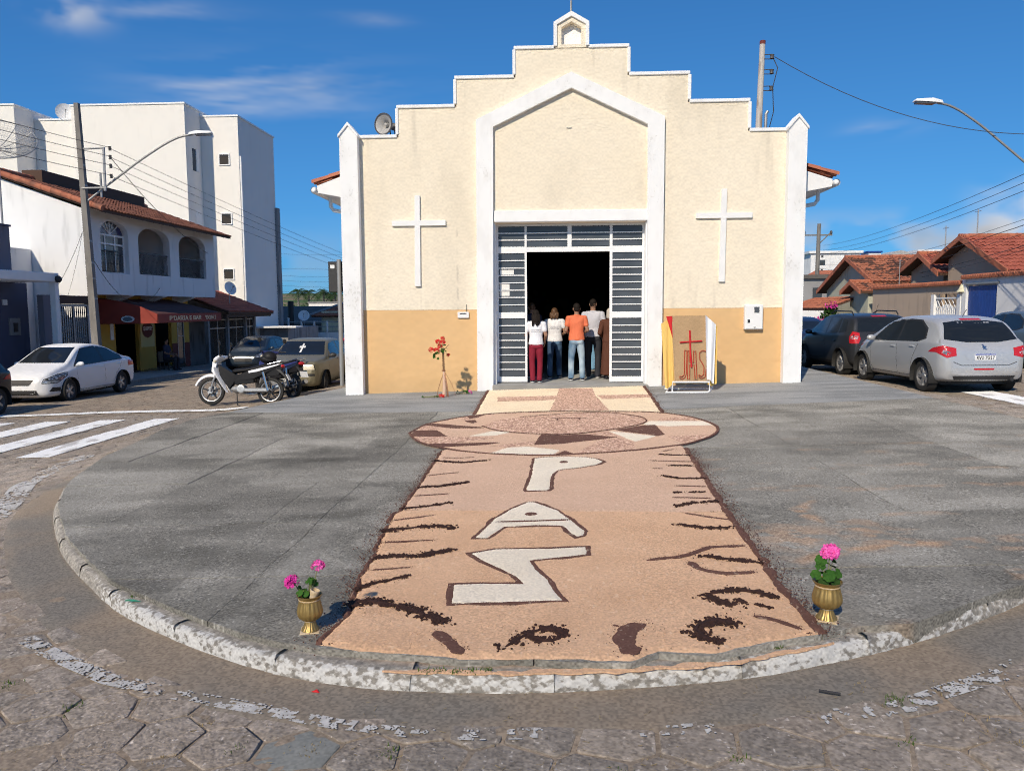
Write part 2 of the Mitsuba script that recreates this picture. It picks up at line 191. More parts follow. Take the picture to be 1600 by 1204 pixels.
# ================================================================ ground materials
def m_concrete(p, n, uv):
    wx = fbm(p.x*.9+40, p.y*.9, 2., 3)*1.6; s = fbm(p.x*.6+wx, p.y*1.1+wx, 3., 4); s2 = fbm(p.x*2.2+5+wx, p.y*3.6, 1., 4); g = noise(p.x*95, p.y*95, p.z*95); big = fbm(p.x*.33+9, p.y*.42, 7., 3)
    c = mix((.155, .149, .131), (.268, .256, .228), smoothstep(.3, .68, .4*s+.4*s2+.2*big))
    st = smoothstep(.56, .70, fbm(p.x*1.7+3+wx, p.y*3.6+1+wx, 2., 4)); c = mix(c, (.34, .325, .29), st*.42); fl = noise(p.x*52, p.y*52, 9.)*noise(p.x*75+3, p.y*75, 4.)
    ix = sum(dr.select(p.x > a_, 1., 0.) for a_ in (-5.3, -3.99, -2.67, -2.21, -.45, .95, 2.31, 3.84)); iy = sum(dr.select(p.y > a_, 1., 0.) for a_ in (-11.19, -9.9, -8.34, -7.05, -5.6, -4.1))
    c = c*(.84+.34*cell_rand(ix, iy, 5.)); nj = smoothstep(.16, .02, dr.abs(p.y+9.82+.25*(s2-.5)))+smoothstep(.2, .02, dr.abs(p.y+8.28+.3*(s2-.5)))+.8*smoothstep(.13, .02, dr.abs(p.x+2.13+.3*(s-.5)))+.7*smoothstep(.14, .02, dr.abs(p.x-2.4+.3*(s-.5)))
    c = mix(c, (.29, .28, .25), dr.minimum(nj, 1.)*.55*smoothstep(.25, .6, s2))
    dk = smoothstep(.52, .75, fbm(p.x*.8+30, p.y*1.1, 4., 3)); c = c*(1-.22*dk)
    # dark oily stain left of the circle, dust trails of sawdust on the right
    d0 = dr.sqrt(dr.square((p.x+2.75)/1.1)+dr.square((p.y+6.9)/.9)); c = c*(1-.42*smoothstep(1.15, .2, d0+.5*(s2-.5)))
    q = p.y+10.95+.22*dr.sin(p.x*2.3)+.25*(fbm(p.x*2, p.y*2, 5., 3)-.5)
    tr = smoothstep(.13, .0, dr.abs(q))*smoothstep(1.0, 1.3, p.x)*smoothstep(3.0, 2.2, p.x)
    q2 = p.x-1.72-.12*dr.sin(p.y*4.)-.3*(fbm(p.x*2, p.y*2, 8., 3)-.5)
    tr = dr.maximum(tr, smoothstep(.11, .0, dr.abs(q2))*smoothstep(-11.0, -10.7, p.y)*smoothstep(-9.2, -9.8, p.y)*.8)
    d1 = dr.sqrt(dr.square((p.x-1.35)/.55)+dr.square((p.y+10.55)/.5)); tr = dr.maximum(tr, smoothstep(1., .2, d1)*.7)
    sp = smoothstep(.66, .76, fbm(p.x*1.6+11, p.y*4.4, 3., 3))*smoothstep(.6, 1.6, p.x)*smoothstep(-5., -8.5, p.y)
    tr = dr.maximum(tr, sp*.45)*smoothstep(.32, .6, fbm(p.x*9, p.y*13, 6., 3))
    c = mix(c, (.46, .285, .17), tr*.66)
    return c*(.5+.9*g)+mi.Color3f(.15, .147, .138)*smoothstep(.5, .78, fl)
def b_concrete(p, n, uv): return .5*noise(p.x*95, p.y*95, p.z*95)+.5*noise(p.x*47, p.y*47, p.z*47)+1.2*fbm(p.x*7, p.y*7, p.z*20, 2)
mat('concrete', m_concrete, .85, b_concrete, bscale=.006, specular=.15)
def m_forecourt(p, n, uv):
    s = fbm(p.x*.8+4, p.y*3., 3., 4); g = noise(p.x*60, p.y*60, p.z*60)
    c = mix((.175, .18, .18), (.245, .25, .25), smoothstep(.3, .7, s)); l = smoothstep(.6, .72, fbm(p.x*1.4, p.y*9, 1., 3))
    return mix(c, (.32, .32, .31), l*.4)*(.85+.3*g)
mat('forecourt', m_forecourt, .8, b_concrete, bscale=.0018, specular=.2)
def road_col(p, tone):
    big = fbm(p.x*.5, p.y*.5, 2., 3); g = noise(p.x*70, p.y*70, p.z*70); g2 = fbm(p.x*16, p.y*16, 4., 3)
    c = mix(mi.Color3f(*tone)*.82, mi.Color3f(*tone)*1.22, smoothstep(.3, .7, .5*g2+.5*big)); h = noise(p.x*120+5, p.y*120, p.z*60)
    c = mix(c, (.27, .225, .185), smoothstep(.5, .75, fbm(p.x*3.1, p.y*3.1, 9., 4))*.5)
    return c*(.42+.72*g+.44*h)+mi.Color3f(.22, .21, .2)*smoothstep(.86, .97, noise(p.x*58, p.y*58+9, 1.))
def m_dirt(p, n, uv):
    f1, f2, r = voronoi(p.x*2.9, p.y*3.1); far = smoothstep(-9.5, -7.0, p.y+.0*p.x)+smoothstep(-6.2, -7.2, p.x); far = dr.minimum(far, 1.)
    e = smoothstep(.10, .02, f2-f1)*far
    st = mix((.17, .146, .12), (.275, .232, .19), r*.8+.2*fbm(p.x*14, p.y*14, 1., 2))
    d = mix((.19, .157, .124), (.305, .245, .19), fbm(p.x*4, p.y*4, 2., 4)); g = .6*noise(p.x*80, p.y*80)+.4*noise(p.x*130, p.y*130)
    c = mix(d, st, far*.7); c = mix(c, (.075, .06, .05), e*.75)
    gr = smoothstep(.62, .75, fbm(p.x*3+7, p.y*3, 1., 4)); c = mix(c, (.33, .23, .15), gr*.25)
    return c*(.62+.76*g)
def b_dirt(p, n, uv):
    f1, f2, r = voronoi(p.x*2.9, p.y*3.1); far = smoothstep(-9.5, -7.0, p.y)
    return .006*fbm(p.x*22, p.y*22, 1., 3)+.002*noise(p.x*90, p.y*90)+far*.012*smoothstep(.0, .14, f2-f1)
mat('dirt', m_dirt, .9, b_dirt, specular=.15)
def m_stone_a(p, n, uv): return road_col(p, (.275, .237, .202))
def m_stone_b(p, n, uv): return road_col(p, (.245, .216, .188))
def m_stone_c(p, n, uv): return road_col(p, (.31, .266, .224))
def m_stone_d(p, n, uv): return mix((.17, .178, .168), (.235, .238, .222), fbm(p.x*9, p.y*9, 1., 3))*(.85+.3*noise(p.x*90, p.y*90))
def b_stone(p, n, uv): return .006*fbm(p.x*19, p.y*19, 3., 4)+.004*noise(p.x*85, p.y*85)+.0025*noise(p.x*150, p.y*150)
for k_, f_ in (('stone_a', m_stone_a), ('stone_b', m_stone_b), ('stone_c', m_stone_c)): mat(k_, f_, .85, b_stone, specular=.15)
mat('stone_d', m_stone_d, .8, b_stone, bscale=.3)
def m_gutter(p, n, uv):
    s = fbm(p.x*1.5, p.y*1.5, 2., 4); g = noise(p.x*85, p.y*85); t = smoothstep(.25, .8, uv.y+.5*(s-.5))
    c = mix((.185, .168, .146), (.245, .198, .152), smoothstep(.3, .7, s)); c = mix(c, (.27, .205, .15), smoothstep(.16, .02, uv.y)*.7+smoothstep(.8, 1., uv.y)*.45)
    return c*(.74+.52*g)
mat('gutter', m_gutter, .85, b_dirt, bscale=.3, specular=.15)
def m_kerb(p, n, uv):
    g = noise(p.x*90, p.y*90, p.z*90); s = fbm(p.x*38, p.y*38, p.z*44, 4); s2 = fbm(p.x*2.2, p.y*2.2, 0., 3)
    base = mix((.19, .178, .16), (.32, .295, .26), smoothstep(.3, .7, s)); base = mix(base, (.40, .245, .145), smoothstep(.55, .8, uv.y)*smoothstep(-1.6, -.6, p.x)*smoothstep(1.5, .6, p.x)*.7)
    amt = smoothstep(.0, .07, uv.y)*smoothstep(.66, .42, uv.y)*(smoothstep(-3.6, -2.2, p.x)*.62+.36)*(1.-.32*smoothstep(1.4, 2.2, p.x))
    w = smoothstep(-.12, .26, amt-.98+(s2-.5)*.9+(s-.5)*2.0+.17)
    return mix(base*(.7+.6*g), mi.Color3f(.55, .55, .54)*(.72+.35*g), w*.86)
mat('kerb', m_kerb, .8, lambda p, n, uv: .012*fbm(p.x*24, p.y*24, p.z*24, 3))
def m_paint(p, n, uv):
    w = fbm(p.x*7, p.y*3, 1., 4); g = noise(p.x*60, p.y*60)
    return mix((.72, .73, .73), (.34, .32, .3), smoothstep(.58, .74, w)*.7)*(.9+.2*g)
mat('road_paint', m_paint, .7)
def m_pave(p, n, uv): return mix((.17, .16, .145), (.27, .25, .225), fbm(p.x*1.3, p.y*2, 0., 4))*(.8+.4*noise(p.x*40, p.y*40))
mat('pavement', m_pave, .85)
def m_land(p, n, uv):
    f = fbm(p.x*.03, p.y*.03, 0., 4); return mix((.045, .075, .03), (.13, .105, .07), smoothstep(.35, .65, f))
mat('land', m_land, .9)
# ================================================================ terrain, road
def zland(x, y):
    d = np.hypot(x, y); base = zr(np.clip(x, -15, 15), np.clip(y, -20, 32))-.05
    dip = -5.*sst((y-45)/70.)*sst((d-40)/60.)
    hill = 13.*sst((d-140)/150.)*sst((x+y*.05-5)/90.)*sst((y-60)/80.) + 9*sst((d-170)/200.)*sst((y-60)/80.)*sst((-x+10)/60.) + 30*sst((d-500)/900.)*(meshkit.noise(np.stack([x/420., y/420., x*0], -1), 3)-.15)
    return base+dip+hill-.35*sst((np.abs(x)-14.6)/.5)*0
ax = np.concatenate([-np.geomspace(20, 2600, 40)[::-1], np.linspace(-19, 19, 30), np.geomspace(20, 2600, 40)])
ay = np.concatenate([-np.geomspace(24, 800, 12)[::-1], np.linspace(-22, 60, 60), np.geomspace(62, 2800, 60)])
struct('ground', grid(ax, ay, lambda x, y: zland(x, y)-.06), 'land', 'land of earth and grass under the town, reaching the horizon', True)
SLABF = SLAB; RIGHT = [(3.2, -10.75), (4.3, -9.55), (5.2, -7.7), (5.62, -6.3)]
plaza_front = SLABF + RIGHT + [(5.66, -5.5), (5.70, -4.0), (5.66, -2.9)]
back = KBACK[::-1]
FOREB = [(-6.0, -2.5), (-3.566, -3.1), (-1.636, -3.3), (1.367, -3.65), (2.993, -3.42), (5.65, -3.1)]
plaza_poly = Polygon(SLABF + RIGHT + [(5.66, -5.5), (5.70, -4.0)] + FOREB[::-1] + [q for q in back if q[1] < -2.6]).buffer(0)
forecourt_poly = Polygon(FOREB + [(5.62, 2.5), (5.62, 14), (4.6, 14), (4.6, .02), (-4.6, .02), (-4.7, 3.2), (-4.98, 1.6), (-5.55, -.6)]).buffer(0)
full = unary_union([plaza_poly.buffer(.01), forecourt_poly.buffer(.01)])
def nz(x, y, f, s=0): return meshkit.fbm(np.stack([x*f, y*f, np.zeros_like(x)+s], -1), 4, 3)-.5
RZ = lambda x, y: zr(x, y)+.0035+.018*nz(x, y, 2.3)+.014*nz(x, y, 9., 4)
rx = np.concatenate([np.linspace(-16.5, -7.1, 40), np.arange(-7., 4.2, .05), np.linspace(4.3, 15.4, 40)])
ry = np.concatenate([np.linspace(-24, -15.2, 14), np.arange(-15., -7., .05), np.linspace(-6.9, 12, 50), np.linspace(13, 70, 30)])
struct('road', grid(rx, ry, RZ), 'dirt', 'dusty stone paved street around the forecourt', True)
# paving stones near enough to tell apart
from scipy.spatial import Voronoi
rs = np.random.default_rng(11); sd = []
for i in range(-20, 76):
    for j in range(-20, 76):
        a, b = i*.25, j*.31+(i % 2)*.155
        sd.append((a, b))
sd = np.array(sd)+rs.normal(0, .032, (len(sd), 2)); th = math.radians(24); sd = (sd-6) @ np.array([[math.cos(th), math.sin(th)], [-math.sin(th), math.cos(th)]]) + [-2.2, -11.2]
vor = Voronoi(sd); gut = full.buffer(.37); cand = []
def project(p):
    q = np.asarray(p)-EYE; z = q@_f; return 800+1250*(q@_r)/z, 602-1250*(q@_u)/z, z
for i, ri in enumerate(vor.point_region):
    reg = vor.regions[ri]
    if -1 in reg or len(reg) < 4: continue
    P_ = Polygon(vor.vertices[reg])
    if P_.area > .2: continue
    c = P_.centroid; p3 = (c.x, c.y, zr(c.x, c.y)); u, v, z = project(p3)
    if z < .8 or not (-60 < u < 1660 and v < 1290) or z > 17.: continue
    g = P_.buffer(-.004-.006*rs.random()**2).difference(gut)
    g = max(polys(g), key=lambda q: q.area) if polys(g) else None
    if g is None or g.area < .012: continue
    g = g.buffer(-.014).buffer(.014, quad_segs=1).simplify(.005)
    if g.is_empty or g.geom_type != 'Polygon': continue
    cand.append((z, g))
cand.sort(key=lambda t: t[0]); stones = []; far_st = []
def stone_mesh(g, h):
    e = np.array(g.exterior.coords)[:-1]
    if Polygon(e).exterior.is_ccw is False: e = e[::-1]
    c = e.mean(0); n = len(e); tx, ty = rs.normal(0, .010, 2); rings = []
    for s, dz in ((1., -.05), (.99, .003), (.955, .0066), (.6, .0085)):
        q = c+(e-c)*s; rings.append(np.c_[q, zr(q[:, 0], q[:, 1])+h+dz+((q-c)@[tx, ty]) + (rs.normal(0, .0018, n) if s < .99 else 0)])
    v = np.vstack(rings+[[[*c, zr(c[0], c[1])+h+.009]]]); f = []
    for r in range(3):
        for j in range(n):
            k = (j+1) % n; f += [[r*n+j, r*n+k, (r+1)*n+k], [r*n+j, (r+1)*n+k, (r+1)*n+j]]
    f += [[3*n+j, 3*n+(j+1) % n, 4*n] for j in range(n)]
    return M(v, f)
from shapely import STRtree
for k, (z, g) in enumerate(cand):
    h = float(np.clip(rs.normal(.002, .0035), -.008, .010)); m = stone_mesh(g, h); stones.append((g, h))
    r = rs.random(); b = 'stone_a' if r < .42 else 'stone_b' if r < .7 else 'stone_c'
    if g.centroid.distance(Point(-1.35, -13.12)) < .17 or g.centroid.distance(Point(-1.9, -13.05)) < .13: b = 'stone_d'
    if k < 300: add('road__paving_stone', m, b, 40)
    else: far_st.append(m)
if far_st: key_ = add("road__paving_stone_field", cat(far_st), 'stone_b', 40); labels[key_] = {'label': 'paving stones farther up the street', 'kind': 'stuff'}
tree_ = STRtree([s[0] for s in stones])
# gutter
def strip(path, offs, zf, zoff):
    p = dens(path, .12); t = np.gradient(p, axis=0); t /= np.linalg.norm(t, axis=1, keepdims=True); nn = np.stack([t[:, 1], -t[:, 0]], 1)
    rows = []; uv = []
    L = np.r_[0, np.cumsum(np.linalg.norm(np.diff(p, axis=0), axis=1))]
    for o, zo in zip(offs, zoff):
        q = p+nn*o; rows.append(np.c_[q, zf(q[:, 0], q[:, 1])+zo]); uv.append(np.c_[L, np.full(len(p), (o-offs[0])/(offs[-1]-offs[0]))])
    n = len(p); v = np.vstack(rows); f = []
    for r in range(len(offs)-1):
        for j in range(n-1): f += [[r*n+j, (r+1)*n+j, (r+1)*n+j+1], [r*n+j, (r+1)*n+j+1, r*n+j+1]]
    return M(v, f), np.vstack(uv)
def smooth_path(p, it=3):
    p = np.asarray(p, float)
    for _ in range(it): p = np.vstack([p[:1], .25*p[:-2]+.5*p[1:-1]+.25*p[2:], p[-1:]])
    return p
kpath = smooth_path(dens([(-6.15, -3.0)]+[(x-.03, y) for x, y in back[2:]]+KTOP+[(3.25, -10.8), (4.35, -9.6), (5.27, -7.7), (5.70, -6.2), (5.74, -5.3)], .25), 3)
gm, guv = strip(kpath, (-.02, .06, .16, .27, .38, .46), zr, (.012, .014, .011, .011, .012, -.02))
key_ = add('gutter', gm, 'gutter', True, uv=guv); labels[key_] = {'label': 'smooth concrete gutter curving along the kerb', 'kind': 'structure'}
# kerb stones
struct('kerb', ext(LineString(kpath).buffer(.05, cap_style=2), -.75, -.5), 'pavement', 'curved concrete kerb with worn white paint')
L_ = np.r_[0, np.cumsum(np.linalg.norm(np.diff(kpath, axis=0), axis=1))]
def along(s): return np.stack([np.interp(s, L_, kpath[:, k]) for k in (0, 1)], -1)
s = 0.; rk = np.random.default_rng(3)
while s < L_[-1]-.3:
    ln = rk.uniform(.62, .95); ss = np.linspace(s+.0015, min(s+ln-.0015, L_[-1]), 20); p = along(ss); t = along(ss+.05)-along(ss-.05); t /= np.linalg.norm(t, axis=1, keepdims=True)+1e-9
    nn = np.stack([t[:, 1], -t[:, 0]], 1); ch = rk.uniform(.6, 1.2)
    sec = [(.035, -.16, 0.), (.03, -.085, .1), (.022, -.045, .28), (.008, -.012, .4), (-.02, -.001, .5), (-.06, .0, .62), (-.12, .0, .8), (-.2, -.004, 1.)]
    v = []; uv = []
    for o, dz, vv in sec:
        q = p+nn*(o+rk.normal(0, .002)); zz = zp(q[:, 0])-.03*sst((-1.-0)/1)-.03+dz
        j = meshkit.fbm(np.c_[q*11, np.full(len(q), vv*5)], 3, 8)-.5
        q = q+nn*(j*.02*ch)[:, None]*(vv < .6); v.append(np.c_[q, zz+j*.016*ch]); uv.append(np.c_[ss, np.full(len(ss), vv)])
    n = len(ss); f = []
    for r in range(len(sec)-1):
        for j in range(n-1): f += [[r*n+j, r*n+j+1, (r+1)*n+j+1], [r*n+j, (r+1)*n+j+1, (r+1)*n+j]]
    b0 = len(sec)*n; vv_ = np.vstack(v); fl = vv_[:n].copy(); fl[:, 2] -= .1
    for e in (0, n-1):
        ring = [r*n+e for r in range(len(sec))]
        for a_ in range(1, len(ring)-1): f.append([ring[0], ring[a_], ring[a_+1]] if e else [ring[0], ring[a_+1], ring[a_]])
    add('kerb__kerb_stone', M(vv_, f), 'kerb', True, uv=np.vstack(uv)); s += ln
# plaza slabs
def tilt(m, zt, zb):       # extruded 0..1 -> between two height functions
    v = m.vertices.copy(); a = zt(v[:, 0], v[:, 1]); b = zb(v[:, 0], v[:, 1]); v[:, 2] = b+(a-b)*v[:, 2]; m.vertices = v; return m
pf = jit_poly(list(plaza_poly.exterior.coords)[:-1], .05, .012, 2, 9.)
struct('plaza', tilt(ext(pf.buffer(-.03), 0, 1), lambda x, y: zp(x)-.014, lambda x, y: zp(x)-.3), 'pavement', 'round fronted concrete forecourt of grey slabs in front of the church')
gx = [-9, -5.3, -3.99, -2.21, -.45, .95, 2.31, 3.84, 5.2, 9]; gy = [-15, -11.19, -9.9, -8.34, -7.05, -5.6, -4.1, -2]
cells = []
for a, b in zip(gx[:-1], gx[1:]):
    for c, d in zip(gy[:-1], gy[1:]):
        if (a, c) == (-3.99, -9.9): cells += [(a, -2.67, c, d), (-2.67, b, c, d)]
        else: cells.append((a, b, c, d))
for i, (a, b, c, d) in enumerate(cells):
    w = .002; q = dens([(a+w, c+w), (b-w, c+w), (b-w, d-w), (a+w, d-w), (a+w, c+w)], .07)[:-1]
    wob = np.stack([nz(q[:, 0], q[:, 1], 2.2, 1.)*.05+nz(q[:, 0], q[:, 1], 15, 1.)*.016, nz(q[:, 0], q[:, 1], 2.2, 7.)*.05+nz(q[:, 0], q[:, 1], 15, 3.)*.016], 1)
    g = Polygon(q+wob).buffer(-.0015).intersection(pf)
    if g.area < .02: continue
    dz = rk.normal(0, .0025); dx, dy = rk.normal(0, .0012, 2); cx_, cy_ = (a+b)/2, (c+d)/2
    add('plaza__concrete_slab', tilt(ext(g, 0, 1), lambda x, y: zp(x)+dz+dx*(x-cx_)*0+dy*(y-cy_)*0, lambda x, y: zp(x)-.2), 'concrete')
fp = jit_poly(list(forecourt_poly.exterior.coords)[:-1], .3, .012, 5, 3.)
struct('forecourt', tilt(ext(fp.difference(pf.buffer(.002)), 0, 1), lambda x, y: zp(x)+.003, lambda x, y: zp(x)-.35), 'forecourt', 'pale smooth concrete apron along the foot of the church')
# painted markings
def sheet(poly, zf, off, d=.25):
    m = trimesh.creation.extrude_polygon(poly.segmentize(d), .004, engine='earcut'); v = m.vertices.copy(); v[:, 2] = zf(v[:, 0], v[:, 1])+off+v[:, 2]; m.vertices = v; return m
def stripe(poly, zf, off):  # cut into short lengths so that it follows the slope
    x0, y0, x1, y1 = poly.bounds; out = []
    for a in np.arange(math.floor(x0), x1, 1.):
        for b in np.arange(math.floor(y0), y1, .5):
            for q in polys(poly.intersection(sbox(a, b, a+1, b+.5))): out.append(sheet(q, zf, off))
    return cat(out)
RZ2 = lambda x, y: np.maximum(RZ(x, y), zr(x, y)+.004)
sx = [(-8.45, -7.93, -4.5, -.3), (-9.6, -9.05, -4.5, -.28), (-10.75, -10.2, -4.5, -.3), (-11.9, -11.35, -4.5, -.32)]
for i, (a, b, c, d) in enumerate(sx):
    k_ = ['nearest the church', 'second from the church', 'third from the church', 'farthest from the church'][i]
    key_ = struct('crosswalk_stripe', stripe(jit_poly([(a, c), (b, c), (b, d), (a, d)], .1, .010, i), RZ2, .013), 'road_paint', 'white painted crosswalk stripe, '+k_)
sp_ = [(x, .84+.25*math.exp(-((x+9.7)/2.2)**2)) for x in np.linspace(-13.4, -7.0, 24)]
struct('stop_line', stripe(LineString(sp_).buffer(.15, cap_style=2), RZ2, .013), 'road_paint', 'long white stop line across the left street')
struct('crosswalk_stripe', stripe(jit_poly([(7.55, -2.9), (8.15, -2.9), (8.15, -.1), (7.55, -.1)], .1, .014, 9), RZ2, .006), 'road_paint', 'white painted stripe behind the silver hatchback')
def flakes(path, w, amt, seed, cell=.008):
    p = dens(path, cell); t = np.gradient(p, axis=0); t /= np.linalg.norm(t, axis=1, keepdims=True); nn = np.stack([t[:, 1], -t[:, 0]], 1); out = []
    for o in np.arange(-w/2, w/2, cell):
        for i in range(len(p)-1):
            c = p[i]+nn[i]*o; nzv = meshkit.fbm(np.array([c[0]*30, c[1]*30, seed]), 4, 1); big = meshkit.fbm(np.array([c[0]*1.4, c[1]*1.4, seed+3]), 2, 4)
            if nzv+.9*(big-.5) < 1-amt: continue
            if rk.random() < .10: continue
            h = None
            for k in tree_.query(Point(c)):
                if stones[k][0].buffer(-.012).contains(Point(c)): h = stones[k][1]+.009
            if h is None:
                if rk.random() < .55: continue
                h = .012
            z = zr(c[0], c[1])+h+.007; a_, b_ = t[i]*cell*.56, nn[i]*cell*.56
            out.append(np.array([[*(c-a_-b_), z], [*(c+a_-b_), z], [*(c+a_+b_), z], [*(c-a_+b_), z]]))
    if not out: return None
    v = np.vstack(out); k = np.arange(len(out))*4; return M(v, np.vstack([np.stack([k, k+1, k+2], 1), np.stack([k, k+2, k+3], 1)]))
lf = [flakes(LINE[:4], .09, .47, 2.), flakes(LINE[3:9], .08, .44, 2.), flakes(LINE[9:11], .08, .36, 4.), flakes(LINE[11:], .10, .53, 5.)]
mat('old_paint', lambda p, n, uv: mix((.34, .33, .31), (.60, .59, .57), fbm(p.x*45, p.y*45, 1., 3)), .85)
struct('worn_edge_line', cat(lf), 'old_paint', 'worn flaking white edge line painted across the paving stones')
struct('faded_edge_line', flakes(LINE2, .26, .46, 8., .03), 'old_paint', 'faded white line patches beside the left curve of the kerb')
# pavements left and right
struct('pavement', cat([tilt(ext(sbox(-17.4, y, -15.1, y+4), 0, 1), lambda x, y_: zr(-15., y_)+.13+0*x, lambda x, y_: zr(-15., y_)-.3+0*x) for y in range(-24, 64, 4)]), 'pavement', 'pavement along the left street in front of the shops')
struct('pavement', cat([tilt(ext(sbox(13.2, y, 15.2, y+4), 0, 1), lambda x, y_: zr(13., y_)+.12+0*x, lambda x, y_: zr(13., y_)-.3+0*x) for y in range(-24, 64, 4)]), 'pavement', 'pavement along the right street below the houses')
# ================================================================ church
def stain(p): return smoothstep(.55, .8, fbm(p.x*1.3, p.y*1.3, p.z*.35, 4))
def m_cream(p, n, uv):
    s = fbm(p.x*.9, p.y*.9, p.z*.5, 4); g = noise(p.x*28, p.y*28, p.z*28)
    c = mix((.755, .675, .535), (.79, .715, .585), s)*(.93+.14*g)
    dr_ = smoothstep(.62, .8, fbm(p.x*5., p.y*5., p.z*.45, 3))
    sk = smoothstep(.56, .8, fbm(p.x*7., p.y*7., p.z*.3+5, 3)); top = smoothstep(1.4, .0, (6.75-.52*dr.abs(p.x)*1.02)-p.z)
    ln = smoothstep(.035, .0, dr.abs(p.x+2.26+.02*(g-.5)))*smoothstep(3.4, 2.9, p.z)*smoothstep(.35, .6, fbm(p.x*3, p.y, p.z*6, 2))
    return c*(1-.10*stain(p))*(1-.13*dr_*smoothstep(2.6, 1.6, p.z))*(1-.16*sk*top)*(1-.2*ln)
def b_stucco(p, n, uv):
    a = fbm(p.x*15, p.y*15, p.z*27, 3); return .6*smoothstep(.52, .68, a)+.4*fbm(p.x*34, p.y*34, p.z*48, 2)
mat('cream_stucco', m_cream, .85, b_stucco, bscale=.0068, eps=5e-3)
def m_ochre(p, n, uv):
    s = fbm(p.x*1.2, p.y*1.2, p.z*1.2, 4); g = fbm(p.x*11, p.y*11, p.z*11, 2)
    c = mix((.62, .395, .185), (.67, .44, .22), s)*(.96+.08*g); low = smoothstep(.28, -.15, p.z+.25*(s-.5))
    return mix(c, (.42, .29, .15), low*.35)
mat('ochre_paint', m_ochre, .6, lambda p, n, uv: fbm(p.x*9, p.y*9, p.z*12, 3), bscale=.008, eps=4e-3)
def m_white(p, n, uv):
    s = fbm(p.x*6, p.y*6, p.z*2.2, 4); g = fbm(p.x*38, p.y*38, p.z*20, 3); big = fbm(p.x*.7, p.y*.7, p.z*.7, 3)
    c = mix((.78, .79, .8), (.7, .7, .7), smoothstep(.45, .75, s)*.7); pk = smoothstep(.60, .72, .6*g+.4*s)*smoothstep(.42, .6, big)
    return mix(c, (.36, .34, .31), pk*.32)
mat('white_wall', m_white, .7, lambda p, n, uv: fbm(p.x*30, p.y*30, p.z*22, 3), bscale=.003, eps=3e-3)
mat('white_metal', (.78, .79, .8), .35)
mat('white_plain', lambda p, n, uv: mi.Color3f(.76, .765, .77)*(.94+.1*fbm(p.x*4, p.y*4, p.z*4, 3)), .6)
mat('dark_glass', lambda p, n, uv: mix((.035, .042, .052), (.095, .108, .125), fbm(p.x*2.7, p.y*2.7, p.z*2.9, 3)), .2, lambda p, n, uv: noise(p.x*90, p.y*90, p.z*90)+fbm(p.x*5, p.y*5, p.z*5, 2), bscale=.0016, specular=.5)
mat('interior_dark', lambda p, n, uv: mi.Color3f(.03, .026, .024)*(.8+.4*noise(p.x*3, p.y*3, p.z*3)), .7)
def m_tile(p, n, uv):
    r = cell_rand(dr.floor(p.x*4.6+31), dr.floor(p.y*4.6), 3.); g = fbm(p.x*9, p.y*9, p.z*9, 3)
    c = mix((.30, .095, .055), (.46, .17, .095), .6*r+.4*g); return mix(c, (.09, .06, .05), smoothstep(.6, .8, fbm(p.x*2.2, p.y*2.2, p.z*2, 4))*.6)
mat('roof_tile', m_tile, .75)
mat('sill_concrete', lambda p, n, uv: mix((.2, .2, .195), (.3, .3, .29), fbm(p.x*5, p.y*5, p.z*5, 4)), .8)
mat('dark_metal', (.03, .03, .033), .45)
mat('grey_metal', lambda p, n, uv: mix((.26, .265, .27), (.38, .385, .39), fbm(p.x*9, p.y*9, p.z*5, 3)), .45, metallic=.4)
mat('paper', (.72, .72, .70), .7)
ch = thing('church', 'small cream chapel with stepped gable, white trim and ochre dado facing the forecourt', 'church')
FX = [-4.2, -3.39, -3.39, -2.24, -2.24, -1.08, -1.08]; FZ = [4.88, 4.88, 5.44, 5.44, 5.97, 5.97, 6.50]
half = list(zip(FX, FZ))
outline = Polygon([(-4.2, 1.5)] + half + [(-x, z) for x, z in half[::-1]] + [(4.2, 1.5)])
opening = sbox(-1.55, 0, 1.52, 3.205)
WY = .36
upper = outline.difference(opening)
add(ch+'__upper_wall', ext_xz(upper, 0., WY), 'cream_stucco')
for a, b in ((-4.2, -1.57), (1.54, 4.2)): add(ch+'__dado', ext_xz(sbox(a, -.45, b, 1.5), .006, WY-.002), 'ochre_paint')
for sgn in (-1, 1):
    x0, x1 = (-4.53, -4.175) if sgn < 0 else (4.12, 4.465); xm = (x0+x1)/2
    p_ = add(ch+'__corner_pillar', ext_xz(Polygon([(x0, -.5), (x1, -.5), (x1, 4.90), (xm, 5.09), (x0, 4.90)]), -.18, .2), 'white_wall')
    cap = Polygon([(x0-.02, 4.86), (x0-.02, 4.91), (xm, 5.15), (x1+.02, 4.91), (x1+.02, 4.86), (xm, 5.085)])
    add(p_+'__cap', ext_xz(cap, -.215, .235), 'white_wall')
# white copings on the steps
for sgn in (-1, 1):
    for i in range(0, 7, 2):
        xa = FX[i] if i else -4.17; xb = FX[i+1] if i < 6 else -.33; z = FZ[i]
        a, b = sorted((sgn*(xa-.03), sgn*(xb + (-.03 if i < 6 else 0))))
        add(ch+'__coping', box(a, b, -.035, WY+.03, z-.012, z+.05, .008), 'white_wall')
        if i < 6:
            a, b = sorted((sgn*(FX[i+1]-.055), sgn*(FX[i+1]+.006)))
            add(ch+'__coping', box(a, b, -.03, WY+.02, z+.052, FZ[i+2]-.014, .008), 'white_wall')
# white surround
so = Polygon([(-1.88, -.3), (-1.56, -.3), (-1.52, 5.03), (0, 5.735), (1.47, 5.03), (1.5, -.3), (1.78, -.3), (1.79, 5.17), (0, 6.03), (-1.85, 5.17)])
add(ch+'__door_surround', ext_xz(so, -.10, .05), 'white_wall', False)
add(ch+'__lintel', box(-1.52, 1.48, -.06, .3, 3.207, 3.425, .01), 'white_wall')
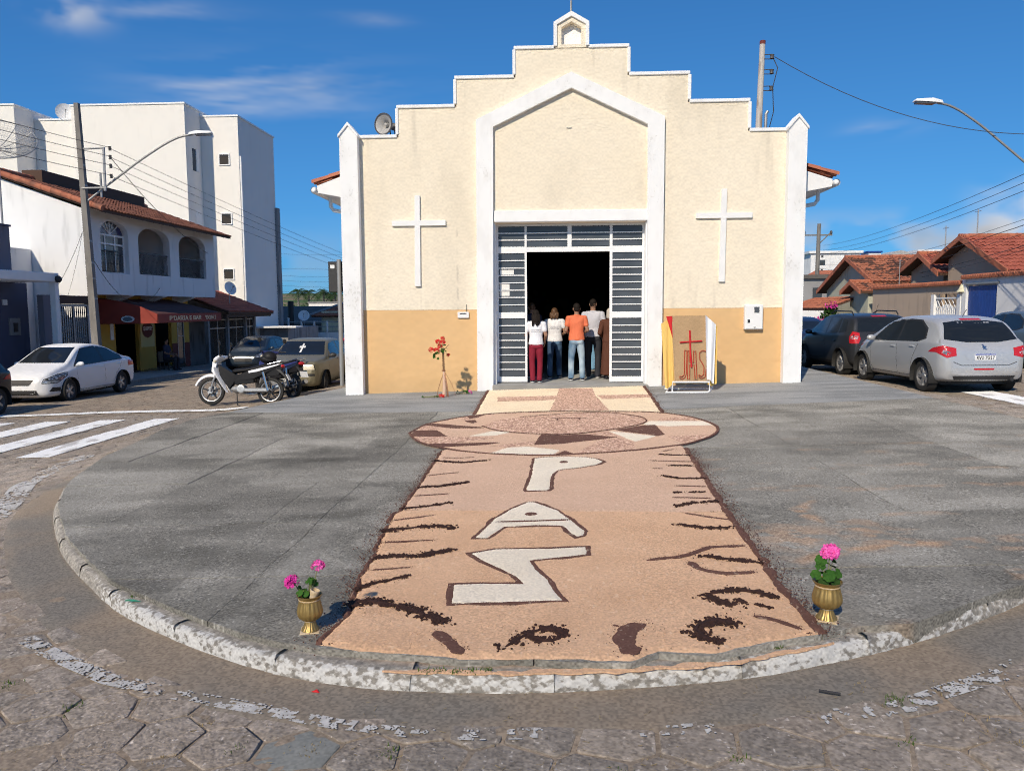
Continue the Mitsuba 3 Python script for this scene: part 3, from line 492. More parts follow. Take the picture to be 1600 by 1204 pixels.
# door reveal and steel door
for a, b in ((-1.56, -1.502), (1.462, 1.52)): add(ch+'__door_jamb', box(a, b, .02, WY, -.1, 3.2), 'white_wall')
add(ch+'__sill', box(-1.57, 1.52, -.16, 1.0, -.2, .0, .012), 'sill_concrete')
YD = .27
df = add(ch+'__door_frame', cat([box(a, b, YD, YD+.05, c, d, .004) for a, b, c, d in [(-1.5, -1.46, .02, 3.2), (-.93, -.885, .02, 3.2), (.775, .83, .02, 3.2), (1.42, 1.46, .02, 3.2), (-.07, .015, 2.74, 3.2),
   (-1.46, -.93, 2.62, 2.75), (-.885, .775, 2.64, 2.74), (.83, 1.42, 2.62, 2.75), (-1.46, -.93, 1.315, 1.44), (.83, 1.42, 1.315, 1.44), (-1.46, -.93, .02, .13), (.83, 1.42, .02, .13), (-1.46, 1.42, 3.155, 3.2)]]), 'white_metal')
bars, panes = [], []
def bank(x0, x1, z0, z1, n):
    h = (z1-z0)/n
    for i in range(n):
        a, b = z0+i*h, z0+(i+1)*h
        add(ch+'__door_frame__pane', box(x0-.004, x1+.004, YD+.028, YD+.034, a+.004, b+.004), 'dark_glass')
        if i: add(ch+'__door_frame__glazing_bar', box(x0-.002, x1+.002, YD-.002, YD+.04, a-.011, a+.011, .003), 'white_metal')
bank(-1.46, -.93, 1.44, 2.62, 8); bank(.83, 1.42, 1.44, 2.62, 8); bank(-1.46, -.93, .13, 1.315, 8); bank(.83, 1.42, .13, 1.315, 8)
for a, b in ((-1.46, -.93), (-.885, -.07), (.015, .775), (.83, 1.42)): bank(a, b, 2.745, 3.155, 3)
for x0, x1, z0, z1 in ((-1.43, -1.15, 2.20, 2.29), (-1.44, -1.24, 1.90, 2.02), (-1.44, -1.24, 1.77, 1.88)):
    one('paper_notice', box(x0, x1, YD+.0245, YD+.0255, z0, z1), 'paper', f'white paper notice taped inside the left door glass, {"top one" if z0 > 2.1 else "middle one" if z0 > 1.85 else "lowest one"}', 'paper')
# niche on top
ni = Polygon([(-.31, 6.50), (.31, 6.50), (.31, 6.95), (0, 7.12), (-.31, 6.95)]); hole = Polygon([(-.19, 6.56), (.19, 6.56), (.19, 6.88), (0, 6.985), (-.19, 6.88)])
nk = add(ch+'__niche', ext_xz(ni.difference(hole), -.02, .42), 'cream_stucco')
add(nk+'__back', ext_xz(hole.buffer(-.002), .13, .4), 'white_wall')
rim = Polygon([(-.34, 6.53), (-.275, 6.53), (-.275, 6.925), (0, 7.075), (.275, 6.925), (.275, 6.53), (.34, 6.53), (.34, 6.97), (0, 7.165), (-.34, 6.97)])
add(nk+'__trim', ext_xz(rim, -.06, .45), 'white_wall')
add(ch+'__spire_cross', cat([cyl((0, .2, 7.13), (0, .2, 8.05), .022, 10), cyl((-.24, .2, 7.78), (.24, .2, 7.78), .02, 10)]), 'grey_metal', True)
# wall crosses
for xv, xh0, xh1, zt, zb, zh, lab in ((-3.04, -3.55, -2.48, 3.75, 1.97, 3.21, 0), (2.95, 2.42, 3.5, 3.79, 2.01, 3.285, 1)):
    g = Polygon([(xv-.035, zb), (xv-.07, zb), (xv-.05, zt), (xv+.05, zt), (xv+.035, zb)]) if 0 else unary_union([Polygon([(xv-.07, zb), (xv+.04, zb), (xv+.055, zt), (xv-.045, zt)]), sbox(xh0, zh-.05, xh1, zh+.05)])
    k_ = add(ch+'__wall_cross', ext_xz(g, -.055, .01), 'white_plain')
    labels[k_] = {'label': 'white cross fixed on the cream wall '+('right' if lab else 'left')+' of the door'}
# body of the church
add(ch+'__side_wall', cat([box(-4.5, -4.3, WY+.002, 13., -.8, 3.95), box(4.25, 4.44, WY+.002, 13., -.8, 3.95), box(-4.3, 4.25, 12.8, 13., -.8, 3.95)]), 'cream_stucco')
rz = lambda x: 4.28-.0*x+(4.55-abs(x))*.30
add(ch+'__roof', M([[-5.15, .34, rz(5.15)-.05], [0, .34, rz(0)], [5.1, .34, rz(5.1)-.05], [-5.15, 13.4, rz(5.15)-.05], [0, 13.4, rz(0)], [5.1, 13.4, rz(5.1)-.05]], [[0, 1, 4], [0, 4, 3], [1, 2, 5], [1, 5, 4]]), 'roof_tile')
def barrel(L=.44, r=.085, n=6, t=.012):
    a = np.linspace(0, np.pi, n); v = []; 
    for s_, rr in ((0, r), (1, r*.8)):
        for q in (rr, rr-t): v.append(np.c_[np.full(n, s_*L), np.cos(a)*q, np.sin(a)*q])
    v = np.vstack(v); f = []
    for j in range(n-1):
        f += [[j, j+1, 2*n+j+1], [j, 2*n+j+1, 2*n+j], [n+j, 3*n+j+1, n+j+1], [n+j, 3*n+j, 3*n+j+1], [j, n+j+1, j+1], [j, n+j, n+j+1]]
    return M(v, f)
bt = barrel(); rk2 = np.random.default_rng(5)
for sgn in (-1, 1):
    for row in range(3):
        for j in range(12 if row < 2 else 8):
            x = 5.24-row*.36; y = .30+j*.2+.085; sl = math.atan(.30)
            m = rot(bt, [0, 1, 0], -sl); m = mv(m, (0, 0, 0)); m = tf(m, np.diag([-1, 1, 1, 1])) if 1 else m
            m.invert(); m = mv(m, (x, y, rz(x)+.0+rk2.normal(0, .004)))
            if sgn < 0: m = tf(m, np.diag([-1, 1, 1, 1])); m.invert()
            add(ch+'__roof__tile', m, 'roof_tile', 50)
    ev = add(ch+'__eave', ext_xz(Polygon([(4.45, 4.22), (5.12, 4.0), (5.12, 3.86), (4.45, 3.74)]) if sgn > 0 else Polygon([(-4.5, 4.25), (-5.14, 4.02), (-5.14, 3.88), (-4.5, 3.76)]), .33, 13.2), 'white_plain')
    add(ch+'__gutter', pose(tube([[5.2*sgn-.0, .3, 3.93], [5.2*sgn, 13.2, 3.93]], .07, 10), (0, 0, 0)), 'white_metal', True)
    add(ch+'__downpipe', tube([[5.0*sgn, .8, 3.88], [5.0*sgn, .8, 3.66], [4.94*sgn, .8, 3.58], [4.5*sgn, .8, 3.5], [4.47*sgn, .8, 3.4], [4.47*sgn, .8, -.2]], .04, 8), 'white_metal', True)
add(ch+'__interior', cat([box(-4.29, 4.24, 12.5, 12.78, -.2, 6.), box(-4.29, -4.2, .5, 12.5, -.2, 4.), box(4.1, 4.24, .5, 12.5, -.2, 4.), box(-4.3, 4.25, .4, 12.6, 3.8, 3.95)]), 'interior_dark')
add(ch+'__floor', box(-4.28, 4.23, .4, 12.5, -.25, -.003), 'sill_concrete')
for y in (5.2, 6.4, 7.6, 8.8):
    for sx_ in (-1, 1):
        k_ = thing('church_pew', f'dark wooden pew inside the church {"right" if sx_ > 0 else "left"} of the aisle, {["front", "second", "third", "last"][int((8.8-y)/1.2+.5)]} row', 'pew')
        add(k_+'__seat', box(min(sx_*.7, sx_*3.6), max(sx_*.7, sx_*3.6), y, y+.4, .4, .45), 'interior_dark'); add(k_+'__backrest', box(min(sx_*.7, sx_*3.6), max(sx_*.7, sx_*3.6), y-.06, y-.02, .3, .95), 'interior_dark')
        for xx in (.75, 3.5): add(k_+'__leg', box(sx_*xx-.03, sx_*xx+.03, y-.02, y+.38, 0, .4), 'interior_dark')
# small things on the facade
k_ = thing('meter_box', 'white electric meter box with dark window on the right ochre wall', 'meter box')
add(k_+'__box', box(3.38, 3.73, -.11, .004, 1.075, 1.56, .012), 'white_plain'); add(k_+'__door', box(3.395, 3.715, -.121, -.108, 1.09, 1.545, .004), 'white_plain')
add(k_+'__window', box(3.555, 3.655, -.128, -.119, 1.40, 1.515, .003), 'dark_glass'); add(k_+'__latch', box(3.43, 3.475, -.135, -.12, 1.21, 1.27, .004), 'dark_metal'); add(k_+'__seal', box(3.55, 3.59, -.127, -.12, 1.11, 1.125), 'dark_metal')
k_ = thing('letter_box', 'small white letter box plate at the top of the left ochre wall', 'letter box')
add(k_+'__plate', box(-2.265, -2.04, -.04, .008, 1.335, 1.455, .006), 'white_plain'); add(k_+'__slot', box(-2.22, -2.09, -.046, -.038, 1.41, 1.43, .002), 'dark_metal')
add(k_+'__wire', tube([[-2.09, -.02, 1.455], [-2.085, -.012, 1.56], [-2.09, -.006, 1.6]], .006, 6), 'dark_metal')
add(ch+'__wall_hook', tube([[-.09, -.012, 5.0], [-.03, -.018, 4.995], [.01, -.010, 5.0]], .006, 6), 'grey_metal')
# horn loudspeaker on the left step
k_ = thing('horn_loudspeaker', 'grey horn loudspeaker mounted on the left lower step of the gable', 'loudspeaker')
def to_dir(m, d):
    d = np.asarray(d, float)/np.linalg.norm(d); return tf(m, trimesh.geometry.align_vectors([0, 0, 1], d))
hd = np.array([-.42, -.9, -.03]); hp = np.array([-3.66, .22, 5.17])
mat('horn_grey', lambda p, n, uv: mix((.3, .3, .29), (.42, .41, .4), fbm(p.x*9, p.y*9, p.z*9, 3)), .5)
mat('horn_dark', (.07, .07, .075), .5)
add(k_+'__bell', mv(to_dir(lathe([(.03, -.22), (.04, -.12), (.06, -.04), (.1, .03), (.155, .08), (.2, .11), (.205, .115), (.2, .118), (.15, .088), (.09, .035), (.05, -.03), (.0, -.1)], 28), hd), hp), 'horn_grey', 40)
add(k_+'__rim', mv(to_dir(lathe([(.192, .106), (.215, .106), (.215, .128), (.192, .128), (.192, .106)], 28), hd), hp), 'horn_dark', 40)
add(k_+'__driver', mv(to_dir(lathe([(0, -.34), (.07, -.34), (.075, -.3), (.075, -.2), (.03, -.18), (.0, -.18)], 18), hd), hp), 'horn_dark', 40)
add(k_+'__centre_cone', mv(to_dir(lathe([(0, .06), (.03, .05), (.045, -.02), (.03, -.1), (0, -.1)], 14), hd), hp), 'horn_grey', 40)
add(k_+'__bracket', cat([tube([hp+[.04, .06, -.02], hp+[.06, .05, -.2], hp+[.06, .05, -.25]], .013, 8), tube([hp+[.12, .12, 0], hp+[.14, .1, -.23]], .01, 8)]), 'horn_dark')
# ================================================================ sawdust carpet
def saw(a, b, gf=110., sp=.5):
    a, b = mi.Color3f(*a), mi.Color3f(*b)
    def fn(p, n, uv):
        t = fbm(p.x*3., p.y*3., 1., 4); g = noise(p.x*gf, p.y*gf, p.z*40); g2 = noise(p.x*gf*.45+7, p.y*gf*.45, 2.)
        lt = smoothstep(.80, .95, g2)
        return mix(mix(a, b, t)*(1-sp*.5+sp*g), (.80, .66, .50), lt*.22)
    return fn
def b_saw(p, n, uv): return .004*noise(p.x*120, p.y*120, 1.)+.004*noise(p.x*55, p.y*55, 3.)+.006*fbm(p.x*8, p.y*8, 2., 3)
mat('sawdust_near', saw((.515, .32, .195), (.60, .39, .25), sp=.42), .9, b_saw)
mat('sawdust_mid', saw((.50, .335, .235), (.56, .385, .28), sp=.35), .9, b_saw)
mat('sawdust_cream', saw((.66, .53, .365), (.74, .62, .45), 90., .4), .9, b_saw)
mat('sawdust_white', saw((.62, .55, .44), (.72, .65, .54), 100., .3), .9, b_saw)
def m_pink(p, n, uv):
    g = noise(p.x*42, p.y*42, 1.); g2 = noise(p.x*75, p.y*75, 5.); k = .55*g+.45*g2
    return mix(mix((.27, .155, .115), (.47, .295, .215), smoothstep(.25, .5, k)), (.68, .50, .385), smoothstep(.55, .75, k))
mat('sawdust_pink', m_pink, .9, b_saw)
mat('sawdust_brown', saw((.092, .044, .034), (.125, .062, .047), 120., .5), .95, b_saw)
mat('coffee', lambda p, n, uv: mix((.018, .008, .006), (.045, .018, .014), noise(p.x*70, p.y*70, p.z*70)), .9)
cp = thing('sawdust_carpet', 'processional carpet of coloured sawdust with large letters laid from the church door to the kerb', 'carpet')
labels[cp]['label'] = 'processional sawdust carpet with large pale letters laid from church door to kerb'
def layer(g, z0, z1, dome=0.):
    g = g.buffer(0)
    def zt(x, y): return zp(x)+z1
    return cat([tilt(ext(q, 0, 1), zt, lambda x, y: zp(x)+z0) for q in polys(g)])
def mound(g, z0, z1, d=.09, seed=0, lip=.03):
    """filled area with a soft, uneven surface and a sloping edge"""
    out = []
    for q in polys(g):
        q = q.segmentize(.05); inner = q.buffer(-lip); hs_ = []
        ring = [q] + polys(inner)
        pts = [np.vstack([np.array(q.exterior.coords)[:-1]]+[np.array(h.coords)[:-1] for h in q.interiors])]
        for h in [np.array(h.segmentize(.05).coords)[:-1] for w_ in polys(inner) for h in w_.interiors]: hs_.append(h)
        for r in polys(inner): pts.append(np.array(r.segmentize(.06).exterior.coords)[:-1])
        pts += hs_; x0, y0, x1, y1 = q.bounds; gx_, gy_ = np.meshgrid(np.arange(x0, x1, d), np.arange(y0, y1, d)); gp = np.c_[gx_.ravel(), gy_.ravel()]
        from shapely import contains_xy
        deep = q.buffer(-lip-.02)
        gp = gp[contains_xy(deep, gp[:, 0], gp[:, 1])] if not deep.is_empty else gp[:0]
        P_ = np.vstack(pts+[gp]); lv = np.r_[np.zeros(len(pts[0])), np.ones(len(P_)-len(pts[0]))]
        from scipy.spatial import Delaunay
        tri = Delaunay(P_).simplices; c = P_[tri].mean(1); tri = tri[contains_xy(q.buffer(.001), c[:, 0], c[:, 1])]
        z = zp(P_[:, 0])+z0+(z1-z0)*lv+lv*(z1-z0)*.6*(meshkit.fbm(np.c_[P_*5, np.full(len(P_), seed)], 3, 1)-.5)
        a = P_[tri]; cr = np.cross(a[:, 1]-a[:, 0], a[:, 2]-a[:, 0]); tri = np.where((cr < 0)[:, None], tri[:, ::-1], tri)
        out.append(M(np.c_[P_, z], tri[np.abs(cr) > 1e-9]))
    return cat(out)
near = jit_poly(CARPET_NEAR, .04, .02, 1, 12.); mid = jit_poly(CARPET_MID, .04, .02, 2, 12.)
add(cp+'__lower_field', mound(near, .002, .02, .12, 1.), 'sawdust_near', True)
add(cp+'__middle_field', mound(mid.difference(near.buffer(-.005)), .002, .0195, .12, 2.), 'sawdust_mid', True)
ring = jit_poly(smooth_path(CARPET_TOP and RING+RING[:1], 0)[:-1], .06, .012, 3, 7.)
ring = Polygon(smooth_path(dens(RING+RING[:1], .15), 2)).buffer(0)
top = jit_poly(CARPET_TOP, .05, .02, 4, 9.).difference(ring)
add(cp+'__cream_field', mound(top, .002, .02, .12, 3.), 'sawdust_cream', True)
for nm, pts in (('cross_shaft', SHAFT), ('cross_arm', ARML), ('cross_arm', ARMR)):
    add(cp+'__'+nm, mound(jit_poly(pts, .05, .012, 6, 9.).difference(ring), .019, .025, .1, 4., .015), 'sawdust_pink', True)
rg = add(cp+'__medallion', mound(ring, .002, .022, .12, 5.), 'sawdust_mid', True)
hub = Polygon(smooth_path(dens(HUB+HUB[:1], .12), 2)).buffer(0)
for nm, mt in (('cream', 'sawdust_white'), ('pink', 'sawdust_pink'), ('brown', 'sawdust_brown')):
    for i, pts in enumerate(SEG[nm]):
        g = jit_poly(pts, .05, .015, 10+i, 8.).intersection(ring.buffer(-.01)).difference(hub)
        if g.area > .003: add(f'{rg}__{nm}_wedge', mound(g, .021, .027 if nm != 'brown' else .029, .1, 6.+i, .015), mt, True)
add(rg+'__hub', mound(hub, .021, .028, .12, 8.), 'sawdust_pink', True)
def stroke(path, w, d=.025, seed=0, amp=.35, taper=True):
    p = smooth_path(dens(path, .05), 1); p = dens(p, d); n = len(p); t = np.gradient(p, axis=0); t /= np.linalg.norm(t, axis=1, keepdims=True)+1e-9; nn = np.stack([-t[:, 1], t[:, 0]], 1)
    k = meshkit.fbm(np.c_[p*16, np.full(n, seed)], 3, 2)-.5; k2 = meshkit.fbm(np.c_[p*16, np.full(n, seed+7.)], 3, 5)-.5
    tp = np.minimum(1, np.minimum(np.arange(n), np.arange(n)[::-1])/max(2., .12*n)*1+.25) if taper else 1.
    a = p+nn*((w/2*(1+amp*2*k))*tp)[:, None]; b = p-nn*((w/2*(1+amp*2*k2))*tp)[:, None]
    return Polygon(np.vstack([a, b[::-1]])).buffer(0)
def grains(pts, r0, r1, rs_, z=.022):
    base = trimesh.creation.icosphere(0); out_v, out_f, k = [], [], 0
    v0, f0 = np.array(base.vertices), np.array(base.faces)
    for x, y in pts:
        r = r0+(r1-r0)*rs_.random()**2; v = v0*(1+rs_.normal(0, .22, (12, 1)))*r*[1, 1, .7]
        out_v.append(v+[x, y, zp(x)+z+r*.3]); out_f.append(f0+k); k += 12
    return M(np.vstack(out_v), np.vstack(out_f))
rc = np.random.default_rng(21)
def scatter(path, w, n, rs_):
    p = dens(path, .01); i = rs_.integers(0, len(p), n); return p[i]+rs_.normal(0, w*.36, (n, 2))
for nm, pts in (('letter_p', LP), ('letter_a', LA), ('letter_n', LN)):
    g = jit_poly(pts, .03, .012, 15, 14.)
    o = Polygon(pts).buffer(.03, join_style=2).buffer(.0)
    oj = jit_poly(list(o.exterior.coords)[:-1], .03, .028, 17, 7.)
    k_ = add(f'{cp}__{nm}', mound(g, .019, .027, .07, 9., .015), 'sawdust_white', True)
    labels[k_] = {'label': f'pale letter {nm[-1].upper()} with dark outline lying on the sawdust carpet'}
    add(k_+'__outline', mound(oj.difference(g.buffer(-.006)), .019, .0245, .05, 10., .008), 'sawdust_brown', True)
    if nm == 'letter_a': add(k_+'__crossbar', mound(stroke(BAR, .032, seed=3), .026, .031, .05, 1., .006), 'sawdust_brown', True)
    if nm in ('letter_p', 'letter_a'):
        d = DOTS[0 if nm == 'letter_p' else 1]; e = affinity.scale(Point(d).buffer(1), .045 if nm[-1] == 'p' else .05, .055 if nm[-1] == 'p' else .05)
        add(k_+'__counter', mound(jit_poly(list(e.exterior.coords)[:-1], .02, .006, 3, 20.), .026, .031, .04, 1., .006), 'sawdust_brown', True)
# thin brown outlines of medallion and hub, brown edging strips
def closed(p): return list(p)+[p[0]]
add(rg+'__outline', mound(stroke(closed(list(ring.exterior.coords)[:-1]), .036, .05, 1., .7, False).union(stroke(closed(list(ring.exterior.coords)[:-1])[::-1], .02, .05, 2., .6, False)), .02, .03, .06, 2., .008), 'sawdust_brown', True)
add(rg+'__hub_outline', mound(stroke(list(hub.exterior.coords)[10:], .024, .05, 1., .7, False), .026, .032, .06, 2., .006), 'sawdust_brown', True)
add(rg+'__letter_mark', mound(unary_union([stroke([(-.42, -4.52), (.18, -4.56)], .03), stroke([(-.3, -4.5), (-.3, -4.75)], .03), stroke([(0.02, -4.5), (0.02, -4.75)], .03)]), .026, .032, .06, 2., .006), 'sawdust_brown', True)
for path, w, sd_ in ((EDGE_L, .055, 4.), (EDGE_R, .085, 5.), (EDGE_TL, .09, 6.), (EDGE_TR, .09, 7.)):
    g = stroke(path, w*.8, .025, sd_, 1.0, False)
    add(cp+'__edging', mound(g, .002, .024, .06, 3., .02), 'sawdust_brown', True)
gp = np.vstack([scatter(EDGE_L, .15, 4200, rc), scatter(EDGE_R, .19, 6000, rc), scatter(EDGE_TL, .16, 1200, rc), scatter(EDGE_TR, .16, 1200, rc)])
key_ = add(cp+'__brown_grains', grains(gp, .0015, .0055, rc, .012), 'sawdust_brown'); labels[key_] = {'label': 'loose brown grains along the carpet edges', 'kind': 'stuff'}
# strokes of brown sawdust and clumpy coffee grounds along both sides
allc = []
for i, (k, w, path) in enumerate(STROKES):
    w = w*.026; L = np.sum(np.linalg.norm(np.diff(np.array(path), axis=0), axis=1))
    if k == 'b':
        add(cp+'__brown_stroke', mound(stroke(path, w*.9, .02, i, .5), .019, .0245, .05, 2., .008), 'sawdust_brown', True)
        allc.append(('b', scatter(path, w*1.0, int(260*L*(1+w*10)), rc)))
    else:
        g = stroke(path, w*.42, .014, i, 1.1); pts = scatter(path, w*1.0, int(1700*L*w/.05), rc); keep = meshkit.fbm(np.c_[pts*30, np.full(len(pts), 2.)], 2, 3) > .47
        add(cp+'__coffee_stroke', cat([mound(g, .019, .030, .04, 2., .006), grains(pts[keep], .0035, .0105, rc)]), 'coffee', 30)
        allc.append(('c', scatter(path, w*2.4, int(90*L), rc)))
key_ = add(cp+'__coffee_crumbs', grains(np.vstack([q for k, q in allc if k == 'c']), .0015, .005, rc), 'coffee'); labels[key_] = {'label': 'stray coffee crumbs beside the dark strokes', 'kind': 'stuff'}
key_ = add(cp+'__brown_crumbs', grains(np.vstack([q for k, q in allc if k == 'b']), .0015, .004, rc), 'sawdust_brown'); labels[key_] = {'label': 'stray brown sawdust beside the strokes', 'kind': 'stuff'}
# chips standing out of the sawdust
ch_p = []
x0, y0, x1, y1 = near.bounds
from shapely import contains_xy
q = np.c_[rc.uniform(x0, x1, 9000), rc.uniform(y0, y1, 9000)]; q = q[contains_xy(near.buffer(-.03), q[:, 0], q[:, 1])]
key_ = add(cp+'__wood_chips', grains(q, .0012, .0042, rc, .019), 'sawdust_near'); labels[key_] = {'label': 'pale wood chips in the sawdust', 'kind': 'stuff'}
# sawdust that fell over the broken slab edge on to the kerb
sp_ = stroke([(-1.15, -12.46), (-.6, -12.49), (0., -12.47), (.5, -12.40), (1.0, -12.2)], .032, .03, 8., 1.6)
struct('spilled_sawdust', cat([tilt(ext(q, 0, 1), lambda x, y: zp(x)-.026, lambda x, y: zp(x)-.034) for q in polys(sp_)]), 'sawdust_near', 'spilled sawdust lying on top of the kerb', kind='stuff')
# ================================================================ urns and geraniums
mat('gold_paint', lambda p, n, uv: mix((.24, .155, .05), (.42, .29, .105), fbm(p.x*45, p.y*45, p.z*30, 4)), .42, metallic=.6, specular=.5)
mat('worn_cream', lambda p, n, uv: mix((.60, .5, .38), (.42, .3, .14), fbm(p.x*60, p.y*60, p.z*60, 2)), .5)
def leaf_m(a, b):
    def fn(p, n, uv): return mix(a, b, noise(p.x*25, p.y*25, p.z*25))*(.8+.4*noise(p.x*140, p.y*140, p.z*140))
    return fn
for nm, a, b in (('leaf_green', (.035, .105, .022), (.07, .17, .035)), ('leaf_dark', (.025, .06, .018), (.045, .095, .025))):
    scene[nm] = {'type': 'principledthin', 'base_color': mikit.proc(leaf_m(a, b)), 'roughness': .5, 'diff_trans': .5, 'spec_trans': 0.}
mat('petal_pink', lambda p, n, uv: mix((.62, .035, .29), (.85, .16, .52), noise(p.x*160, p.y*160, p.z*160)), .5)
mat('petal_magenta', lambda p, n, uv: mix((.48, .012, .22), (.68, .05, .36), noise(p.x*160, p.y*160, p.z*160)), .5)
mat('petal_red', lambda p, n, uv: mix((.5, .012, .012), (.72, .045, .03), noise(p.x*90, p.y*90, p.z*90)), .5)
mat('stem', (.16, .17, .06), .6)
mat('soil', (.035, .025, .018), .9)
rp = np.random.default_rng(31)
def urn(x, y, a, sr, sz, lab):
    k = thing('gold_urn', lab, 'urn'); z = zp(x)-.001
    def fl(i, an): return .09*np.abs(np.cos(an*8))-.05 if 6 <= i <= 13 or 2 <= i <= 4 else 0*an
    prof = np.array([(0, .008), (.047, .009), (.044, .016), (.034, .03), (.027, .052), (.026, .06), (.041, .068), (.0555, .08), (.0625, .096), (.064, .11), (.0615, .13), (.056, .152), (.0525, .168), (.0525, .174), (.054, .18), (.058, .188), (.0655, .197), (.066, .2), (.062, .2005), (.055, .192), (.048, .178), (.047, .15), (0, .15)])
    add(k+'__body', pose(tf(lathe(prof, 72, fl), np.diag([sr, sr, sz, 1])), (x, y, z), a), 'gold_paint', 35)
    add(k+'__base_plate', pose(box(-.05*sr, .05*sr, -.05*sr, .05*sr, 0, .009, .002), (x, y, z), a), 'worn_cream')
    for zz, r in ((.062, .031), (.177, .0555)):
        add(k+'__ring', mv(lathe([((r-.006)*sr, zz*sz-.004), (r*sr, zz*sz-.003), (r*sr+.001, zz*sz+.002), ((r-.004)*sr, zz*sz+.004)], 40), (x, y, z)), 'worn_cream', 40)
    add(k+'__soil', mv(lathe([(.0475*sr, .166*sz), (.03*sr, .172*sz), (0, .17*sz)], 20), (x, y, z)), 'soil', True)
    return z
def gleaf(c, nrm, r, rs_):
    n = 18; a = np.arange(n)*2*np.pi/n; sc = 1+.10*np.cos(a*7)-.45*np.exp(-((a-np.pi)/.35)**2); v = [[0, 0, 0]]
    for q, zz in ((.5, .1), (1., .16)): v += list(np.c_[np.cos(a)*r*q*sc, np.sin(a)*r*q*sc, np.full(n, r*zz)+.12*r*q*np.sin(a*3+rs_.random()*6)])
    f = [[0, 1+j, 1+(j+1) % n] for j in range(n)]
    for j in range(n): k = (j+1) % n; f += [[1+j, 1+n+j, 1+n+k], [1+j, 1+n+k, 1+k]]
    return mv(to_dir(M(v, f), nrm), c)
def floret(c, d, r, rs_, np_=5):
    v, f = [], []
    for i in range(np_):
        a = i*2*np.pi/np_+rs_.random()*.5; u = np.array([math.cos(a), math.sin(a), .35]); s = np.array([-math.sin(a), math.cos(a), 0]); b = len(v)
        v += [[0, 0, 0], u*r*.6-s*r*.4, u*r*1.05-s*r*.25+[0, 0, .1*r], u*r*1.05+s*r*.25+[0, 0, .1*r], u*r*.6+s*r*.4, u*r*.62+[0, 0, .14*r]]
        f += [[b, b+1, b+5], [b+1, b+2, b+5], [b+2, b+3, b+5], [b+3, b+4, b+5], [b+4, b, b+5]]
    return mv(to_dir(M(v, f), d), c)
def bloom(c, r, n, rs_, up=(0, -.3, 1.), spread=.75):
    out = []; up = np.array(up)/np.linalg.norm(up)
    for i in range(n):
        d = rs_.normal(0, 1, 3); d /= np.linalg.norm(d); d = d+up*spread; d /= np.linalg.norm(d)
        out.append(floret(np.array(c)+d*r*rs_.uniform(.72, 1.)*[1, 1, .85], d+rs_.normal(0, .2, 3), r*.42, rs_))
    return cat(out)
def geranium(lab, base, blooms, leaves):
    k = thing('geranium', lab, 'plant'); base = np.array(base, float)
    for c, r, n, m, up in blooms:
        c = base+c; add(k+'__bloom', bloom(c, r, n, rp, up), m, False)
        mid = (base*.4+c*.6)*[1, 1, 0]+[0, 0, (base[2]+c[2]*1.3)/2.3]
        add(k+'__flower_stalk', tube([base+[0, 0, -.01], mid, c], .0022, 6), 'stem', True)
    for c, nrm, r in leaves:
        c = base+c; add(k+'__leaf', gleaf(c, nrm, r, rp), 'leaf_green' if rp.random() < .7 else 'leaf_dark', True)
        add(k+'__leaf_stalk', tube([base+[0, 0, -.01], base*.5+c*.5+[0, 0, .012], c], .0014, 5), 'stem', True)
    return k
xl, yl, xr, yr = -1.613, -12.05, 1.036, -11.98
zl = urn(xl, yl, .2, 1.0, .98, 'slim gold fluted urn standing at the left front corner of the sawdust carpet')
zr_ = urn(xr, yr, -.42, 1.12, 1.02, 'wide gold fluted urn standing at the right front corner of the sawdust carpet')
L = lambda n, cx, cz, s, r0, r1: [((cx+rp.normal(0, s), rp.normal(0, s), cz+rp.normal(0, s*.6)), rp.normal(0, .55, 3)+[0, -.7, .8], rp.uniform(r0, r1)) for _ in range(n)]
geranium('geranium with two loose magenta blooms growing in the left gold urn', (xl, yl, zl+.17), [((.047, .01, .175), .030, 26, 'petal_pink', (.3, -.2, .6)), ((-.083, -.015, .098), .034, 34, 'petal_magenta', (-.6, -.4, .3))],
    L(9, .008, .10, .022, .010, .017)+L(12, -.025, .035, .024, .012, .02))
k_ = thing('nursery_pot', 'small cream nursery pot tucked inside the left gold urn', 'pot')
add(k_+'__cup', mv(rot(lathe([(0, 0), (.019, 0), (.024, .04), (.026, .04), (.026, .046), (.022, .046), (.018, .01), (0, .01)], 20), [0, 1, 0], .3), (xl+.022, yl-.012, zl+.182)), 'worn_cream', 35)
geranium('geranium with one round pink bloom and broad leaves in the right gold urn', (xr, yr, zr_+.175), [((.006, .0, .178), .040, 60, 'petal_pink', (0, -.5, .7))],
    [((-.036, .0, .135), (-.3, -.9, .25), .030), ((-.038, .002, .105), (-.1, -1, .1), .026), ((-.062, -.01, .062), (-.5, -.8, .3), .027), ((-.008, -.035, .065), (0, -.85, .6), .033), ((.042, -.01, .07), (.4, -.7, .6), .027), ((.02, .02, .1), (.5, .2, .8), .026), ((-.03, -.03, .03), (-.2, -.9, .4), .026), ((.028, -.03, .028), (.3, -.9, .3), .025), ((.03, .02, .125), (.5, .3, .6), .022), ((-.06, .03, .05), (-.4, .3, .8), .024), ((.05, .03, .04), (.5, .5, .6), .024), ((0, .03, .06), (0, .6, .8), .03)])
